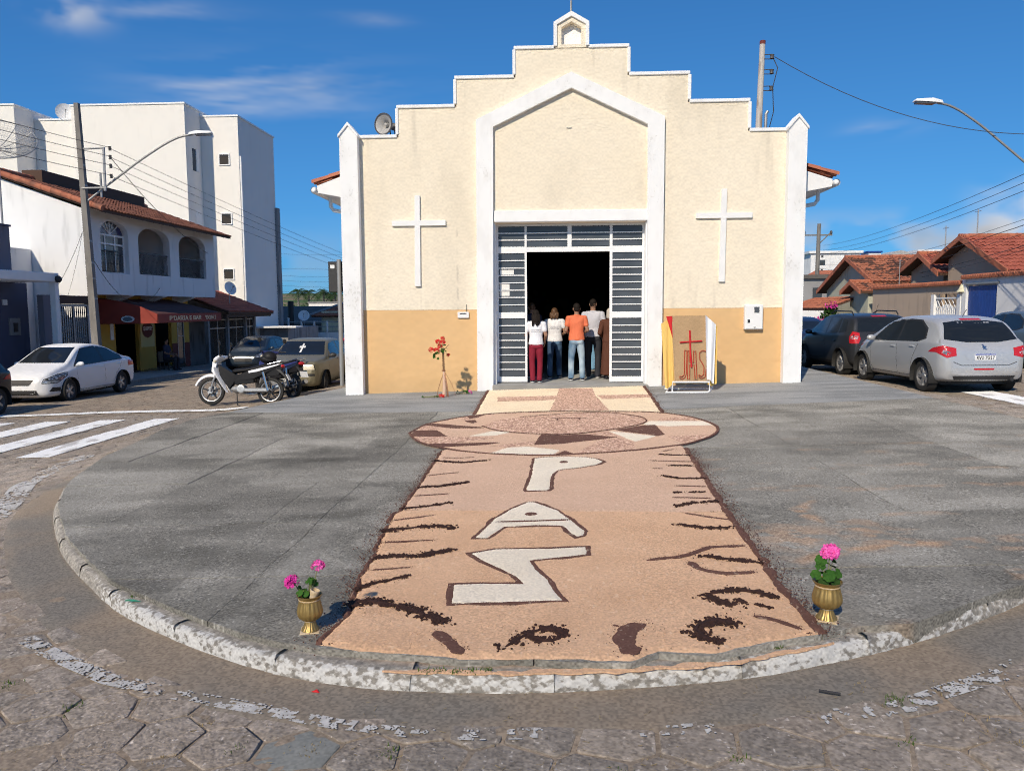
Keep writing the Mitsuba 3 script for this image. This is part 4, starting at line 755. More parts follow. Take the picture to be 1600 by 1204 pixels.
# ================================================================ tall flower stand by the left wall
mat('dark_bamboo', lambda p, n, uv: mix((.16, .085, .04), (.26, .15, .075), fbm(p.x*40, p.y*40, p.z*6, 3)), .5)
mat('pale_wood', lambda p, n, uv: mix((.55, .36, .25), (.66, .48, .36), fbm(p.x*60, p.y*60, p.z*8, 3)), .5)
mat('copper_wire', (.42, .2, .11), .4, metallic=.5)
bx, by = -2.42, -.98; bz = zp(bx)
k = thing('flower_stand', 'slender bamboo flower stand with wire legs in front of the left ochre wall', 'flower stand')
add(k+'__post', tube([[bx-.01, by, bz+.5], [bx-.02, by, bz+.88]], .021, 10), 'dark_bamboo', 40)
add(k+'__cone', tube([[bx-.005, by, bz+.0], [bx, by, bz+.2], [bx-.008, by, bz+.5]], [.045, .034, .02], 12), 'pale_wood', 40)
add(k+'__ring', mv(lathe([(.03, -.01), (.045, 0), (.03, .012), (.02, 0), (.03, -.01)], 14), (bx-.008, by, bz+.5)), 'copper_wire', 40)
for dx, dy, r in ((-.13, -.02, .006), (.075, -.08, .012), (.19, .05, .004), (.03, .14, .006)):
    add(k+'__leg', tube([[bx, by, bz+.49], [bx+dx*.55, by+dy*.55, bz+.3], [bx+dx, by+dy, bz+.1], [bx+dx*1.02, by+dy, bz]], r, 6), 'copper_wire', True)
k = thing('red_bouquet', 'loose bunch of red geraniums on top of the bamboo flower stand', 'flowers')
sc = 1/83.; top = np.array([bx-.02, by, bz+.86])
for dx, dz, r, m in ((-.01, .245, .038, 'petal_red'), (-.085, .185, .05, 'petal_red'), (.01, .175, .05, 'petal_red'), (-.06, .10, .045, 'petal_red'), (-.21, .04, .05, 'petal_red'), (-.11, .03, .05, 'petal_red'), (.085, -.075, .035, 'petal_red')):
    c = top+[dx, rp.normal(0, .05), dz]; add(k+'__bloom', bloom(c, r, 22, rp, (0, -.6, .8)), m); add(k+'__flower_stalk', tube([top+[0, 0, -.02], (top+c)/2+[0, 0, .02], c], .004, 5), 'stem', True)
for dx, dz in ((-.02, .03), (.02, .05), (-.07, -.02), (-.16, -.05), (-.17, -.1), (-.1, -.13), (.05, .01), (.03, .12), (-.03, .0), (.0, .0), (-.13, -.03), (.06, .06)):
    c = top+[dx, rp.normal(0, .04), dz]; add(k+'__leaf', gleaf(c, rp.normal(0, .6, 3)+[0, -.7, .5], rp.uniform(.025, .045), rp), 'leaf_green' if rp.random() < .5 else 'leaf_dark', True)
add(k+'__dry_stem', tube([top, top+[.07, 0, .09], top+[.12, .01, .14]], .006, 5), 'dark_bamboo', True)
def fallen(lab, x, y, blooms, nl):
    k = thing('fallen_flowers', lab, 'flowers'); z = zp(x)
    for i, (dx, r, m) in enumerate(blooms): add(k+'__bloom', bloom((x+dx, y, z+r*.8), r, 16, rp, (0, -.5, .9)), m)
    for i in range(nl): add(k+'__leaf', gleaf((x-.12+rp.uniform(-.12, .12), y+rp.normal(0, .04), z+rp.uniform(.02, .07)), rp.normal(0, .6, 3)+[0, -.4, .8], rp.uniform(.025, .04), rp), 'leaf_green', True)
    add(k+'__stalk', tube([[x-.25, y+.02, z+.012], [x-.1, y, z+.02], [x, y, z+.03]], .008, 6), 'stem', True)
fallen('red flower heads lying at the foot of the bamboo stand', bx-.06, by-.12, [(0, .04, 'petal_red'), (.05, .035, 'petal_red')], 0)
fallen('cut stems with a pink bloom lying by the ochre wall right of the stand', -1.98, -.62, [(0, .045, 'petal_pink'), (-.1, .03, 'worn_cream')], 9)
fallen('dark wilted flower bits lying left of the bamboo stand', bx-.17, by-.1, [(0, .022, 'soil'), (.05, .028, 'leaf_dark')], 1)
# ================================================================ banner stand on the right
mat('burlap', lambda p, n, uv: mix((.36, .235, .125), (.45, .31, .18), fbm(p.x*30, p.y*30, p.z*30, 3))*(.85+.3*noise(p.x*260, p.y*20, p.z*260)), .9)
mat('red_cloth', (.55, .02, .025), .8); mat('yellow_cloth', lambda p, n, uv: mi.Color3f(.74, .5, .15)*(.93+.12*fbm(p.x*6, p.y*6, p.z*3, 2)), .8); mat('white_cloth', (.78, .78, .8), .8); mat('red_thread', (.42, .05, .025), .8)
ez = zp(2.1); ey = -1.2
k = thing('banner_stand', 'low white tubular metal stand holding the cloth banner right of the door', 'stand')
for pts in ([[1.81, ey-.16, ez+.02], [1.81, ey-.16, ez+.19], [2.48, ey-.16, ez+.19], [2.48, ey-.16, ez+.02]], [[1.68, ey-.3, ez+.016], [2.42, ey-.3, ez+.016]], [[1.74, ey+.35, ez+.016], [2.62, ey+.28, ez+.016]], [[1.68, ey-.3, ez+.016], [1.81, ey+.35, ez+.016]], [[2.42, ey-.3, ez+.016], [2.62, ey+.28, ez+.016]], [[1.84, ey+.05, ez+.02], [1.82, ey+.06, ez+1.36]], [[2.6, ey+.2, ez+.02], [2.56, ey+.1, ez+1.25]], [[1.82, ey+.06, ez+1.34], [2.42, ey+.06, ez+1.36]]):
    add(k+'__tube', tube(pts, .016, 8), 'white_metal', 40)
def cloth(corner, nu, nv, fold, thick=.006, seed=0):
    a, b, c, d = [np.array(q, float) for q in corner]   # top-left, top-right, bottom-left, bottom-right
    u, v = np.meshgrid(np.linspace(0, 1, nu), np.linspace(0, 1, nv), indexing='ij'); u, v = u[..., None], v[..., None]
    p = (a*(1-u)+b*u)*(1-v)+(c*(1-u)+d*u)*v; w = fold*np.sin(u[..., 0]*9+seed+v[..., 0]*1.5)*(.3+.7*v[..., 0])+fold*.8*(meshkit.fbm(np.stack([u[..., 0]*4, v[..., 0]*3, u[..., 0]*0+seed], -1), 3)-.5)
    p[..., 1] += w; p[..., 2] += .02*np.sin(u[..., 0]*7+seed)*(v[..., 0]**4); i, j = np.meshgrid(np.arange(nu-1), np.arange(nv-1), indexing='ij'); q = (i*nv+j).ravel()
    f = np.vstack([np.stack([q, q+nv+1, q+1], 1), np.stack([q, q+nv, q+nv+1], 1)]); v1 = p.reshape(-1, 3); v2 = v1+[0, thick, 0]; n = len(v1)
    rim = [x*nv for x in range(nu)]+[(nu-1)*nv+y for y in range(nv)]+[x*nv+nv-1 for x in range(nu)][::-1]+[y for y in range(nv)][::-1]
    fr = []
    for s_, e_ in zip(rim, rim[1:]+rim[:1]):
        if s_ != e_: fr += [[s_, e_, e_+n], [s_, e_+n, s_+n]]
    return M(np.vstack([v1, v2]), np.vstack([f, f[:, ::-1]+n, fr]))
bk = one('burlap_banner', cloth([(1.80, ey-.02, 1.365), (2.42, ey-.02, 1.365), (1.86, ey-.14, .16), (2.43, ey-.14, .13)], 30, 40, .014), 'burlap', 'burlap banner with red cross and letters JHS hanging on the white stand', 'banner', True)
def by_(z): return ey-.02-.12*(1.365-z)/1.2-.022
def sew(pts, r, m): return add(bk+'__'+m, tube([[x, by_(z), z] for x, z in pts], r, 6), 'red_cloth' if m == 'cross_ribbon' else 'red_thread', True)
sew([(2.125, 1.10), (2.13, .8), (2.155, .43)], .016, 'cross_ribbon'); sew([(1.945, .885), (2.13, .895), (2.345, .91)], .014, 'cross_ribbon')
for pts in ([(2.03, .74), (2.07, .74), (2.06, .32), (2.035, .25), (1.985, .22), (1.94, .24), (1.94, .27), (1.98, .265), (2.015, .29), (2.025, .34), (2.03, .74)],
            [(2.09, .73), (2.12, .73), (2.12, .52), (2.19, .52), (2.19, .73), (2.23, .73), (2.25, .22), (2.215, .22), (2.2, .48), (2.12, .48), (2.12, .22), (2.08, .22), (2.09, .73)],
            [(2.41, .72), (2.35, .74), (2.30, .70), (2.30, .58), (2.34, .52), (2.38, .44), (2.37, .30), (2.33, .27), (2.29, .3), (2.28, .27), (2.33, .23), (2.40, .26), (2.415, .4)]):
    sew(pts, .0075, 'letter_stitching')
one('yellow_drape', cloth([(1.62, ey+.03, 1.22), (1.80, ey+.0, 1.34), (1.69, ey-.08, .03), (1.86, ey-.06, .12)], 14, 24, .03, seed=2), 'yellow_cloth', 'yellow cloth draped down the left side of the banner', 'cloth', True)
one('red_drape', cloth([(1.70, ey-.03, 1.355), (1.81, ey-.03, 1.36), (1.825, ey-.045, .95), (1.84, ey-.045, .92)], 8, 14, .008, seed=4), 'red_cloth', 'red cloth strip showing at the top left corner of the banner', 'cloth', True)
one('white_drape', cloth([(2.405, ey-.05, 1.375), (2.61, ey-.0, 1.2), (2.43, ey-.13, .21), (2.57, ey-.1, .14)], 14, 24, .03, seed=5), 'white_cloth', 'white cloth draped over the right side of the banner', 'cloth', True)
one('gold_drape', cloth([(2.5, ey+.06, 1.25), (2.64, ey+.05, 1.17), (2.46, ey+.0, .08), (2.64, ey+.03, .1)], 12, 20, .02, seed=7), 'yellow_cloth', 'yellow cloth hanging behind the white drape', 'cloth', True)
# litter
one('black_stick', rotz(box(-.045, .045, -.006, .006, 0, .01, .002), -.35, (0, 0, 0)), 'dark_metal', 'short black strip lying in the gutter on the right', 'strip')
def mv_(key, d):
    w = meshkit.WRITTEN[scene[key]['filename']]; scene[key]['to_world'] = T().translate(list(map(float, d)))
mv_('black_stick', (.86, -12.56, zr(.86, -12.5)+.018))
mat('green_plastic', (.05, .3, .2), .4)
one('plastic_scrap', mv(hull(rp.normal(0, 1, (14, 3))*[.028, .012, .006]), (-2.86, -11.52, zp(-2.8)-.022)), 'green_plastic', 'small green plastic scrap lying on the left kerb', 'litter')
one('plastic_scrap', mv(hull(rp.normal(0, 1, (12, 3))*[.014, .007, .004]), (-1.45, -12.5, zr(-1.4, -12.5)+.018)), 'red_cloth', 'tiny red scrap lying in the gutter below the left urn', 'litter')
# weeds and straw in the joints
def tuft(c, r, n, h):
    v, f = [], []
    for i in range(n):
        a = rp.uniform(0, 6.28); q = np.array(c)+[r*rp.normal(0, .5), r*rp.normal(0, .5), 0]; ln = h*rp.uniform(.5, 1.3); lean = rp.uniform(.2, .9); d = np.array([math.cos(a)*lean, math.sin(a)*lean, 1-.4*lean]); s = np.array([-math.sin(a), math.cos(a), 0])*.0022; b = len(v)
        v += [q-s, q+s, q+d*ln*.6+s*.7, q+d*ln*.6-s*.7, q+d*ln+[0, 0, -.25*ln*lean]]; f += [[b, b+1, b+2], [b, b+2, b+3], [b+3, b+2, b+4]]
    return M(v, f)
scene['grass_green'] = {'type': 'principledthin', 'base_color': rgb(.09, .15, .03), 'roughness': .7, 'diff_trans': .6, 'spec_trans': 0.}
scene['grass_dry'] = {'type': 'principledthin', 'base_color': rgb(.33, .25, .13), 'roughness': .8, 'diff_trans': .5, 'spec_trans': 0.}
gz = lambda x, y, o=.0: (x, y, zr(x, y)+o)
gt = [tuft(gz(x, y), r, n, h) for x, y, r, n, h in [(1.12, -12.62, .05, 60, .035), (1.02, -12.95, .05, 30, .025), (1.42, -12.52, .04, 40, .03), (-1.0, -13.0, .06, 40, .035), (-1.62, -12.98, .05, 40, .03), (-2.55, -12.62, .05, 40, .03), (.35, -13.05, .04, 25, .03), (-.1, -13.15, .05, 30, .03), (1.75, -12.6, .05, 30, .025), (-3.0, -12.4, .06, 40, .03), (-3.6, -11.9, .06, 40, .03)]]
kz = lambda x, y: (x, y, zp(x)-.03)
gt += [tuft(kz(x, y), .03, 26, .022) for x, y in [(-.95, -12.47), (-.88, -12.47), (-.8, -12.48), (-.73, -12.47), (-.66, -12.46), (-2.9, -11.44), (.72, -12.25)]]
struct('weeds', cat(gt), 'grass_green', 'green weeds growing in the kerb and paving joints', kind='stuff')
dg = [tuft(gz(x, y, .004), .07, 26, .014) for x, y in np.c_[rp.uniform(-3.2, 2.6, 20), rp.uniform(-13.3, -12.75, 20)] if not gut.buffer(-.2).contains(Point(x, y))]
dg += [tuft(gz(x, y, .004), .1, 30, .022) for x, y in [(-4.9, -10.7), (-4.4, -10.9), (-4.1, -11.5), (-5.4, -9.6), (-3.4, -12.2), (-3.7, -11.6), (1.35, -12.5), (1.05, -12.5)]]
struct('dry_grass', cat(dg), 'grass_dry', 'dry straw and grass caught between the paving stones', kind='stuff')
st = []
for x, y in np.c_[rp.uniform(-3.6, 2.6, 420), rp.uniform(-13.4, -12.5, 420)]:
    a = rp.uniform(0, 6.28); l = rp.uniform(.006, .03); z = zr(x, y)+.016; st.append(tube([[x, y, z], [x+math.cos(a)*l, y+math.sin(a)*l, z+rp.uniform(-.002, .006)]], rp.uniform(.0006, .0014), 3))
struct('straw_litter', cat(st), 'grass_dry', 'fine straw bits scattered over gutter and stones', kind='stuff')
# ================================================================ people
mat('skin', lambda p, n, uv: mi.Color3f(.33, .185, .125)*(.94+.12*noise(p.x*60, p.y*60, p.z*60)), .5)
mat('hair_dark', lambda p, n, uv: mi.Color3f(.016, .012, .01)*(.5+1.0*noise(p.x*160, p.y*160, p.z*12)), .8, specular=.15)
mat('hair_brown', lambda p, n, uv: mix((.045, .022, .012), (.17, .09, .045), noise(p.x*120, p.y*120, p.z*40)), .5)
mat('hair_pale', (.5, .45, .4), .7)
def cloth_m(c, dn=.12): return lambda p, n, uv: mi.Color3f(*c)*(1-dn+2*dn*fbm(p.x*14, p.y*14, p.z*9, 3))
def b_cloth(p, n, uv): return fbm(p.x*11, p.y*11, p.z*20, 3)
def cl(nm, c, dn=.1): return mat(nm, cloth_m(c, dn), .85, b_cloth, bscale=.012)
cl('shirt_white', (.74, .75, .79), .05); cl('shirt_orange', (.72, .18, .085), .06); cl('shirt_grey', (.52, .53, .60), .05); cl('trousers_maroon', (.22, .012, .03)); cl('trousers_black', (.028, .03, .04)); cl('robe_brown', (.10, .037, .022)); cl('shirt_navy', (.03, .035, .07)); cl('skirt_blue', (.16, .33, .52))
def m_jean(p, n, uv): return mix((.10, .19, .30), (.42, .52, .60), smoothstep(.35, .72, fbm(p.x*5, p.y*5, p.z*3.2, 3)))
mat('jeans_light', m_jean, .85, b_cloth, bscale=.014)
mat('jeans_dark', lambda p, n, uv: mix((.035, .07, .14), (.12, .22, .36), smoothstep(.35, .7, fbm(p.x*5+9, p.y*5, p.z*3.2, 3))), .85, b_cloth, bscale=.012)
mat('shoe_dark', (.02, .022, .035), .5); mat('shoe_sole', (.72, .72, .72), .6)
SPH = m3.Manifold.sphere(1., 20)
def el(c, r): r = (r, r, r) if np.isscalar(r) else r; return SPH.scale(list(map(float, r))).translate(list(map(float, c)))
def chain(pts): return [m3.Manifold.batch_hull([el(*a), el(*b)]) for a, b in zip(pts[:-1], pts[1:])]
def union(ms): return m3.Manifold.batch_boolean(ms, m3.OpType.Add)
def soft(ms, edge=.022, it=8, noise_=0., seed=0):
    m = union(ms).refine_to_length(edge).to_mesh(); t = trimesh.Trimesh(m.vert_properties[:, :3], m.tri_verts, process=True)
    trimesh.smoothing.filter_taubin(t, .5, .52, it); v = np.array(t.vertices)
    if noise_: v = v+np.array(t.vertex_normals)*noise_*(2*meshkit.fbm(v*[13, 13, 8]+seed, 3)-1)[:, None]
    return M(v, t.faces)
def hand(w, d, side):
    """palm, four curled fingers of different lengths and a thumb leaving its side"""
    w = np.array(w); out = [m3.Manifold.batch_hull([el(w, .022), el(w+[0, .01, -.075], (.018, .034, .016)), el(w+[0, 0, -.03], (.018, .036, .02))])]
    for i, l in enumerate((.062, .072, .067, .05)):
        a = w+[0, .032-.02*i, -.085]; b = a+[-.006*side, .004, -l*.55]; c = b+[-.022*side, .004, -l*.4]; out += chain([(a, .0095), (b, .0088), (c, .0075)])
    a = w+[0, .034, -.03]; out += chain([(a, .011), (a+[-.006*side, .022, -.03], .010), (a+[-.012*side, .026, -.058], .0085)])
    return out
def raycast(m, O, D):
    """first hit distance of rays O + t D on mesh m"""
    V, F = np.array(m.vertices), np.array(m.faces); a = V[F[:, 0]]; e1 = V[F[:, 1]]-a; e2 = V[F[:, 2]]-a; h = np.cross(D, e2); det = np.einsum('ij,ij->i', e1, h); ok = np.abs(det) > 1e-12; a, e1, e2, h, det = a[ok], e1[ok], e2[ok], h[ok], det[ok]
    nf = np.cross(e1, e2); nf /= np.linalg.norm(nf, axis=1, keepdims=True)+1e-15; T_, N_ = np.full(len(O), np.inf), np.zeros((len(O), 3))
    for s in range(0, len(O), 200):
        o = O[s:s+200, None]-a[None]; u = (o*h).sum(-1)/det; q = np.cross(o, e1[None]); v = (q*D).sum(-1)/det; t = (q*e2[None]).sum(-1)/det
        t = np.where((u >= -1e-6) & (v >= -1e-6) & (u+v <= 1+1e-6) & (t > 0), t, np.inf); k = t.argmin(1); T_[s:s+200] = t[np.arange(len(k)), k]; N_[s:s+200] = nf[k]
    return T_, N_
FRAMES = {'left': ((0, 5, 0), (0, -1, 0), (1, 0, 0)), 'right': ((0, -5, 0), (0, 1, 0), (1, 0, 0)), 'front': ((6, 0, 0), (-1, 0, 0), (0, 1, 0)), 'rear': ((-6, 0, 0), (1, 0, 0), (0, 1, 0)), 'top': None}
def diag(a):
    c, s = math.cos(a), math.sin(a); k = (1.80*np.sign(c), .70*np.sign(s)); return ((k[0]+6*c, k[1]+6*s, 0), (-c, -s, 0), (-s, c, 0))
DECALS, BODIES = {}, {}
def decal(m, frame, poly, off=.004, d=.06, thick=.0):
    """the polygon (u along the frame's axis, z up) laid on the body along the frame's direction"""
    ck_ = (id(m), str(frame), str(poly), off, d)
    if ck_ in DECALS: return DECALS[ck_]
    DECALS[ck_] = r_ = _decal(m, frame, poly, off, d); return r_
def _decal(m, frame, poly, off, d):
    o, dr_, ua = [np.array(q, float) for q in (FRAMES[frame] if isinstance(frame, str) else frame)]
    gb = (Polygon(poly) if not hasattr(poly, 'geom_type') else poly).bounds; V_ = np.array(m.vertices)-o; tu, tz = (V_@ua)[m.faces], np.array(m.vertices)[:, 2][m.faces]
    near_ = (tu.max(1) > gb[0]-.02) & (tu.min(1) < gb[2]+.02) & (tz.max(1) > gb[1]-.02) & (tz.min(1) < gb[3]+.02); m = M(m.vertices, m.faces[near_])
    g = Polygon(poly).buffer(0) if not hasattr(poly, 'geom_type') else poly; out = []
    from shapely import contains_xy
    from scipy.spatial import Delaunay
    for q in polys(g):
        q = q.segmentize(d); b = np.array(q.exterior.coords)[:-1]; x0, y0, x1, y1 = q.bounds
        gx_, gy_ = np.meshgrid(np.arange(x0+d/2, x1, d), np.arange(y0+d/2, y1, d)); gp = np.c_[gx_.ravel(), gy_.ravel()]; inn = q.buffer(-d*.35); gp = gp[contains_xy(inn, gp[:, 0], gp[:, 1])] if not inn.is_empty else gp[:0]
        P_ = np.vstack([b, gp]); tri = Delaunay(P_).simplices; c = P_[tri].mean(1); tri = tri[contains_xy(q, c[:, 0], c[:, 1])]
        O = o+P_[:, :1]*ua+np.c_[np.zeros((len(P_), 2)), P_[:, 1]]; t, n = raycast(m, O, dr_); ok = np.isfinite(t); t[~ok] = np.median(t[ok]) if ok.any() else 5
        n[(n@dr_) > 0] *= -1; X = O+t[:, None]*dr_+np.where(ok[:, None], n, -dr_)*off; tri = tri[ok[tri].all(1)]
        if not len(tri): continue
        a = X[tri]; cr = np.cross(a[:, 1]-a[:, 0], a[:, 2]-a[:, 0]); tri = np.where(((cr@dr_) > 0)[:, None], tri[:, ::-1], tri); out.append(M(X, tri))
    return cat(out) if out else None
mat('shirt_print', (.10, .10, .14), .8)
SHIRT = {}
def person(label, x, y, yaw, H, top, bottom, hair, hair_style, arms='front', build=1., sleeve=.5, stance=.09, dress=False, group=None, lean=0., z=0.):
    k = thing('person', label, 'person'); s = H/1.70; W = build
    P = lambda m: pose(m, (x, y, z), yaw, s)
    hip, sh = .93, 1.39
    body = [el((0, 0, 1.575), (.073, .092, .108)), m3.Manifold.batch_hull([el((0, .01, 1.535), (.058, .07, .06)), el((0, .062, 1.5), (.035, .03, .03))])]  # head, jaw
    body += chain([((0, 0, 1.36), .06), ((0, -.005, 1.5), .053)])
    body += [m3.Manifold.batch_hull([el((0, .088, 1.585), .01), el((0, .108, 1.555), .012), el((0, .09, 1.55), .016)])]               # nose
    body += [el((sx_*.074, -.005, 1.565), (.01, .022, .032)) for sx_ in (-1, 1)]
    body += [m3.Manifold.batch_hull([el((-.024, .079, 1.513), (.006, .01, .007)), el((.024, .079, 1.513), (.006, .01, .007))])]       # mouth
    sl = []
    for sx_ in (-1, 1):
        shp = np.array((sx_*.17*W, 0, sh-.03)); 
        if arms == 'front': elb = np.array((sx_*.235*W, -.01, 1.10)); wr = np.array((sx_*.15, .19, 1.02))
        elif arms == 'down': elb = np.array((sx_*.235*W, -.015, 1.10)); wr = np.array((sx_*.25*W, .03, .86))
        else: elb = np.array((sx_*.235*W, -.015, 1.10)); wr = np.array((sx_*.2, .16, .97))
        body += chain([(shp, .05), (elb, .040), (wr, .027)]) + hand(wr, None, sx_)
        e2 = shp+(elb-shp)*sleeve; sl += chain([(shp+[0, 0, .0], (.068, .07, .062)), (e2, (.058, .062, .05))])
        if sleeve > .95: sl += chain([(e2, .056), (wr+(elb-wr)*.12, .048)])
    add(k+'__body', P(soft(body, .014, 4)), 'skin', True)
    for sx_ in (-1, 1): add(k+'__eye', P(ico(1, .011, (sx_*.031, .081, 1.592))), 'shoe_sole', True)
    tor = [m3.Manifold.batch_hull([el((0, 0, .90), (.178*W, .132*W, .05)), el((0, .005, 1.08), (.15*W, .108*W, .05))]), m3.Manifold.batch_hull([el((0, .005, 1.08), (.15*W, .108*W, .05)), el((0, 0, 1.26), (.172*W, .112*W, .07))]), m3.Manifold.batch_hull([el((0, 0, 1.26), (.172*W, .112*W, .07)), el((-.12*W, -.005, sh-.01), (.07, .07, .045)), el((.12*W, -.005, sh-.01), (.07, .07, .045))]), el((0, -.004, sh+.03), (.072, .068, .035))]
    if dress: tor += [m3.Manifold.batch_hull([el((0, 0, .95), (.165*W, .12*W, .05)), el((0, .01, .12), (.215*W, .17*W, .04))])]
    add(k+'__'+('robe' if dress else 'shirt'), P(SHIRT.setdefault(k, soft(tor+sl, .02, 6, .006, x*7))), top, True)
    if not dress:
        tr = [m3.Manifold.batch_hull([el((0, 0, .97), (.148*W, .105*W, .03)), el((-.075*W, -.012, .84), (.088*W, .112*W, .07)), el((.075*W, -.012, .84), (.088*W, .112*W, .07))])]
        for i, sx_ in enumerate((-1, 1)):
            f_ = (.02 if sx_ > 0 else -.03)*lean
            hp_ = (sx_*.078*W, -.005, .83); kn = (sx_*(stance*.5+.055), .02+f_, .48); an = (sx_*(stance+.0), -.02+f_*2, .07)
            tr += chain([(hp_, (.092*W, .1*W, .07)), (kn, (.066, .072, .05)), (an, (.062, .07, .03))])
        add(k+'__trousers', P(soft(tr, .02, 5, .008, x*11+3)), bottom, True)
    for sx_ in (-1, 1):
        fy = (.02 if sx_ > 0 else -.03)*lean*2; sx2 = sx_*(stance+.004) if not dress else sx_*.09
        add(k+'__shoe', P(soft([m3.Manifold.batch_hull([el((sx2, -.045+fy, .05), (.04, .05, .035)), el((sx2*1.1, .12+fy, .035), (.045, .07, .025))])], .02, 3)), 'shoe_dark', True)
        if not dress: add(k+'__shoe_sole', P(soft([m3.Manifold.batch_hull([el((sx2, -.045+fy, .016), (.043, .055, .014)), el((sx2*1.1, .12+fy, .016), (.048, .075, .014))])], .03, 2)), 'shoe_sole', True)
    h = [m3.Manifold.batch_hull([el((0, -.012, 1.597), (.081, .096, .094)), el((0, -.035, 1.56), (.077, .07, .06))])]
    if hair_style == 'short': h = [el((0, -.010, 1.606), (.079, .096, .084)), el((0, -.04, 1.55), (.068, .06, .05))]
    if hair_style == 'cropped': h = [el((0, -.006, 1.603), (.0765, .094, .085)), el((0, -.036, 1.555), (.062, .058, .045))]
    if hair_style == 'bob':
        for i in range(16):
            a = -2.6+i*.33-.0; h += [el((.082*math.sin(a), -.02-.075*abs(math.cos(a*.5)), 1.50+.03*math.sin(i*2.1)), (.032, .034, .06))]
    if hair_style == 'braids':
        for i in range(9):
            a = -1.5+i*.375; q = np.array((.075*math.sin(a), -.065-.045*math.cos(a), 1.56)); h += chain([(q, .024), (q+[.012*math.sin(i), -.03, -.12], .02), (q+[.02*math.sin(i*2), -.025, -.2-.04*math.cos(i*3)], .012)])
    if hair_style == 'hood': h = [m3.Manifold.batch_hull([el((0, -.012, 1.6), (.088, .1, .098)), el((0, -.02, 1.47), (.095, .09, .05))])]
    add(k+'__hair', P(soft(h, .014, 2, .004 if hair_style not in ('bob',) else .009, x)), hair, True)
    return k, P
def shirt_print(k, P, z0):
    for i, (w, zz) in enumerate(((.10, z0), (.11, z0-.035))):
        x = -w; out = []; r_ = np.random.default_rng(i)
        while x < w:
            l = r_.uniform(.008, .02); out.append(sbox(x, zz-.005, x+l, zz+.005)); x += l+r_.uniform(.004, .009)
        q = add(k+'__shirt__lettering', P(decal(SHIRT[k], ((0, -3, 0), (0, 1, 0), (1, 0, 0)), unary_union(out), .004, .02)), 'shirt_print'); labels[q] = {'label': 'line of small dark lettering across the back of the white shirt', 'kind': 'stuff'}
k, P = person('person with dark braids in white shirt and maroon trousers, leftmost in the doorway', -.71, .33, .0, 1.50, 'shirt_white', 'trousers_maroon', 'hair_dark', 'braids', 'side', .98, .55, .075); shirt_print(k, P, 1.22)
k, P = person('person with wavy brown hair in white shirt and blue jeans, one knee bent', -.33, 1.45, -.12, 1.535, 'shirt_white', 'jeans_dark', 'hair_brown', 'bob', 'front', 1.1, .5, .10, lean=2.2); shirt_print(k, P, 1.22)
person('person in orange polo shirt and faded blue jeans standing in the middle of the doorway', .13, .8, .06, 1.63, 'shirt_orange', 'jeans_light', 'hair_dark', 'short', 'front', 1.0, .55, .125)
person('tall person in pale grey shirt and black trousers with cropped hair', .50, 1.38, -.18, 1.725, 'shirt_grey', 'trousers_black', 'hair_dark', 'cropped', 'front', 1.08, .6, .10)
person('person in long brown robe with pale head covering half hidden by the right door panel', .85, 1.15, .1, 1.52, 'robe_brown', None, 'hair_pale', 'hood', 'front', 1.05, 1., dress=True)
person('person in dark navy shirt behind the one with braids, only head and shoulder showing', -.83, 1.6, .3, 1.66, 'shirt_navy', 'trousers_black', 'hair_brown', 'cropped', 'front', 1., .6)
person('person in light blue skirt farther inside, seen between the standing people', .56, 2.7, 0., 1.58, 'skirt_blue', None, 'hair_dark', 'bob', 'front', .9, .4, dress=True)
# ================================================================ cars
def paint(nm, c, rough=.28, met=0.): return mat(nm, lambda p, n, uv: mi.Color3f(*c)*(.96+.08*fbm(p.x*2, p.y*2, p.z*3, 2)), rough, clearcoat=.8, clearcoat_gloss=.93, metallic=met)
paint('car_white', (.74, .755, .78)); paint('car_silver', (.52, .53, .545), .28, .4); paint('car_grey', (.05, .052, .058), .28, .5); paint('car_black', (.012, .012, .014)); paint('car_navy', (.02, .032, .075), .3, .3); paint('car_olive', (.25, .225, .15), .35, .5); paint('car_steel', (.14, .19, .24), .3, .4); paint('car_red', (.38, .015, .015)); paint('car_teal', (.02, .035, .055), .3, .2)
mat('car_glass', (.012, .015, .018), .06, specular=.6); mat('rim_shade', (.09, .09, .095), .5); mat('rubber', (.022, .022, .022), .75); mat('black_plastic', (.03, .03, .032), .5); mat('alloy', (.52, .53, .55), .32, metallic=.8); mat('alloy_dark', (.05, .05, .055), .35, metallic=.5)
mat('lamp_red', (.48, .012, .02), .12, clearcoat=1.); mat('lamp_clear', lambda p, n, uv: mix((.16, .18, .21), (.62, .66, .7), smoothstep(.45, .6, noise(p.x*16, p.y*16, p.z*22))), .1, clearcoat=1., metallic=.4); mat('lamp_amber', (.62, .56, .42), .15, clearcoat=1.); mat('chrome', (.7, .71, .72), .15, metallic=1.); mat('plate_white', (.72, .73, .74), .4); mat('plate_blue', (.02, .06, .32), .4)
def seam(m, frame, pts, w=.008, off=.002): return decal(m, frame, LineString(pts).buffer(w/2, cap_style=2), off, .08)
def pchip(x, pts):
    from scipy.interpolate import PchipInterpolator
    p = np.array(pts, float); return PchipInterpolator(p[:, 0], p[:, 1])(x)
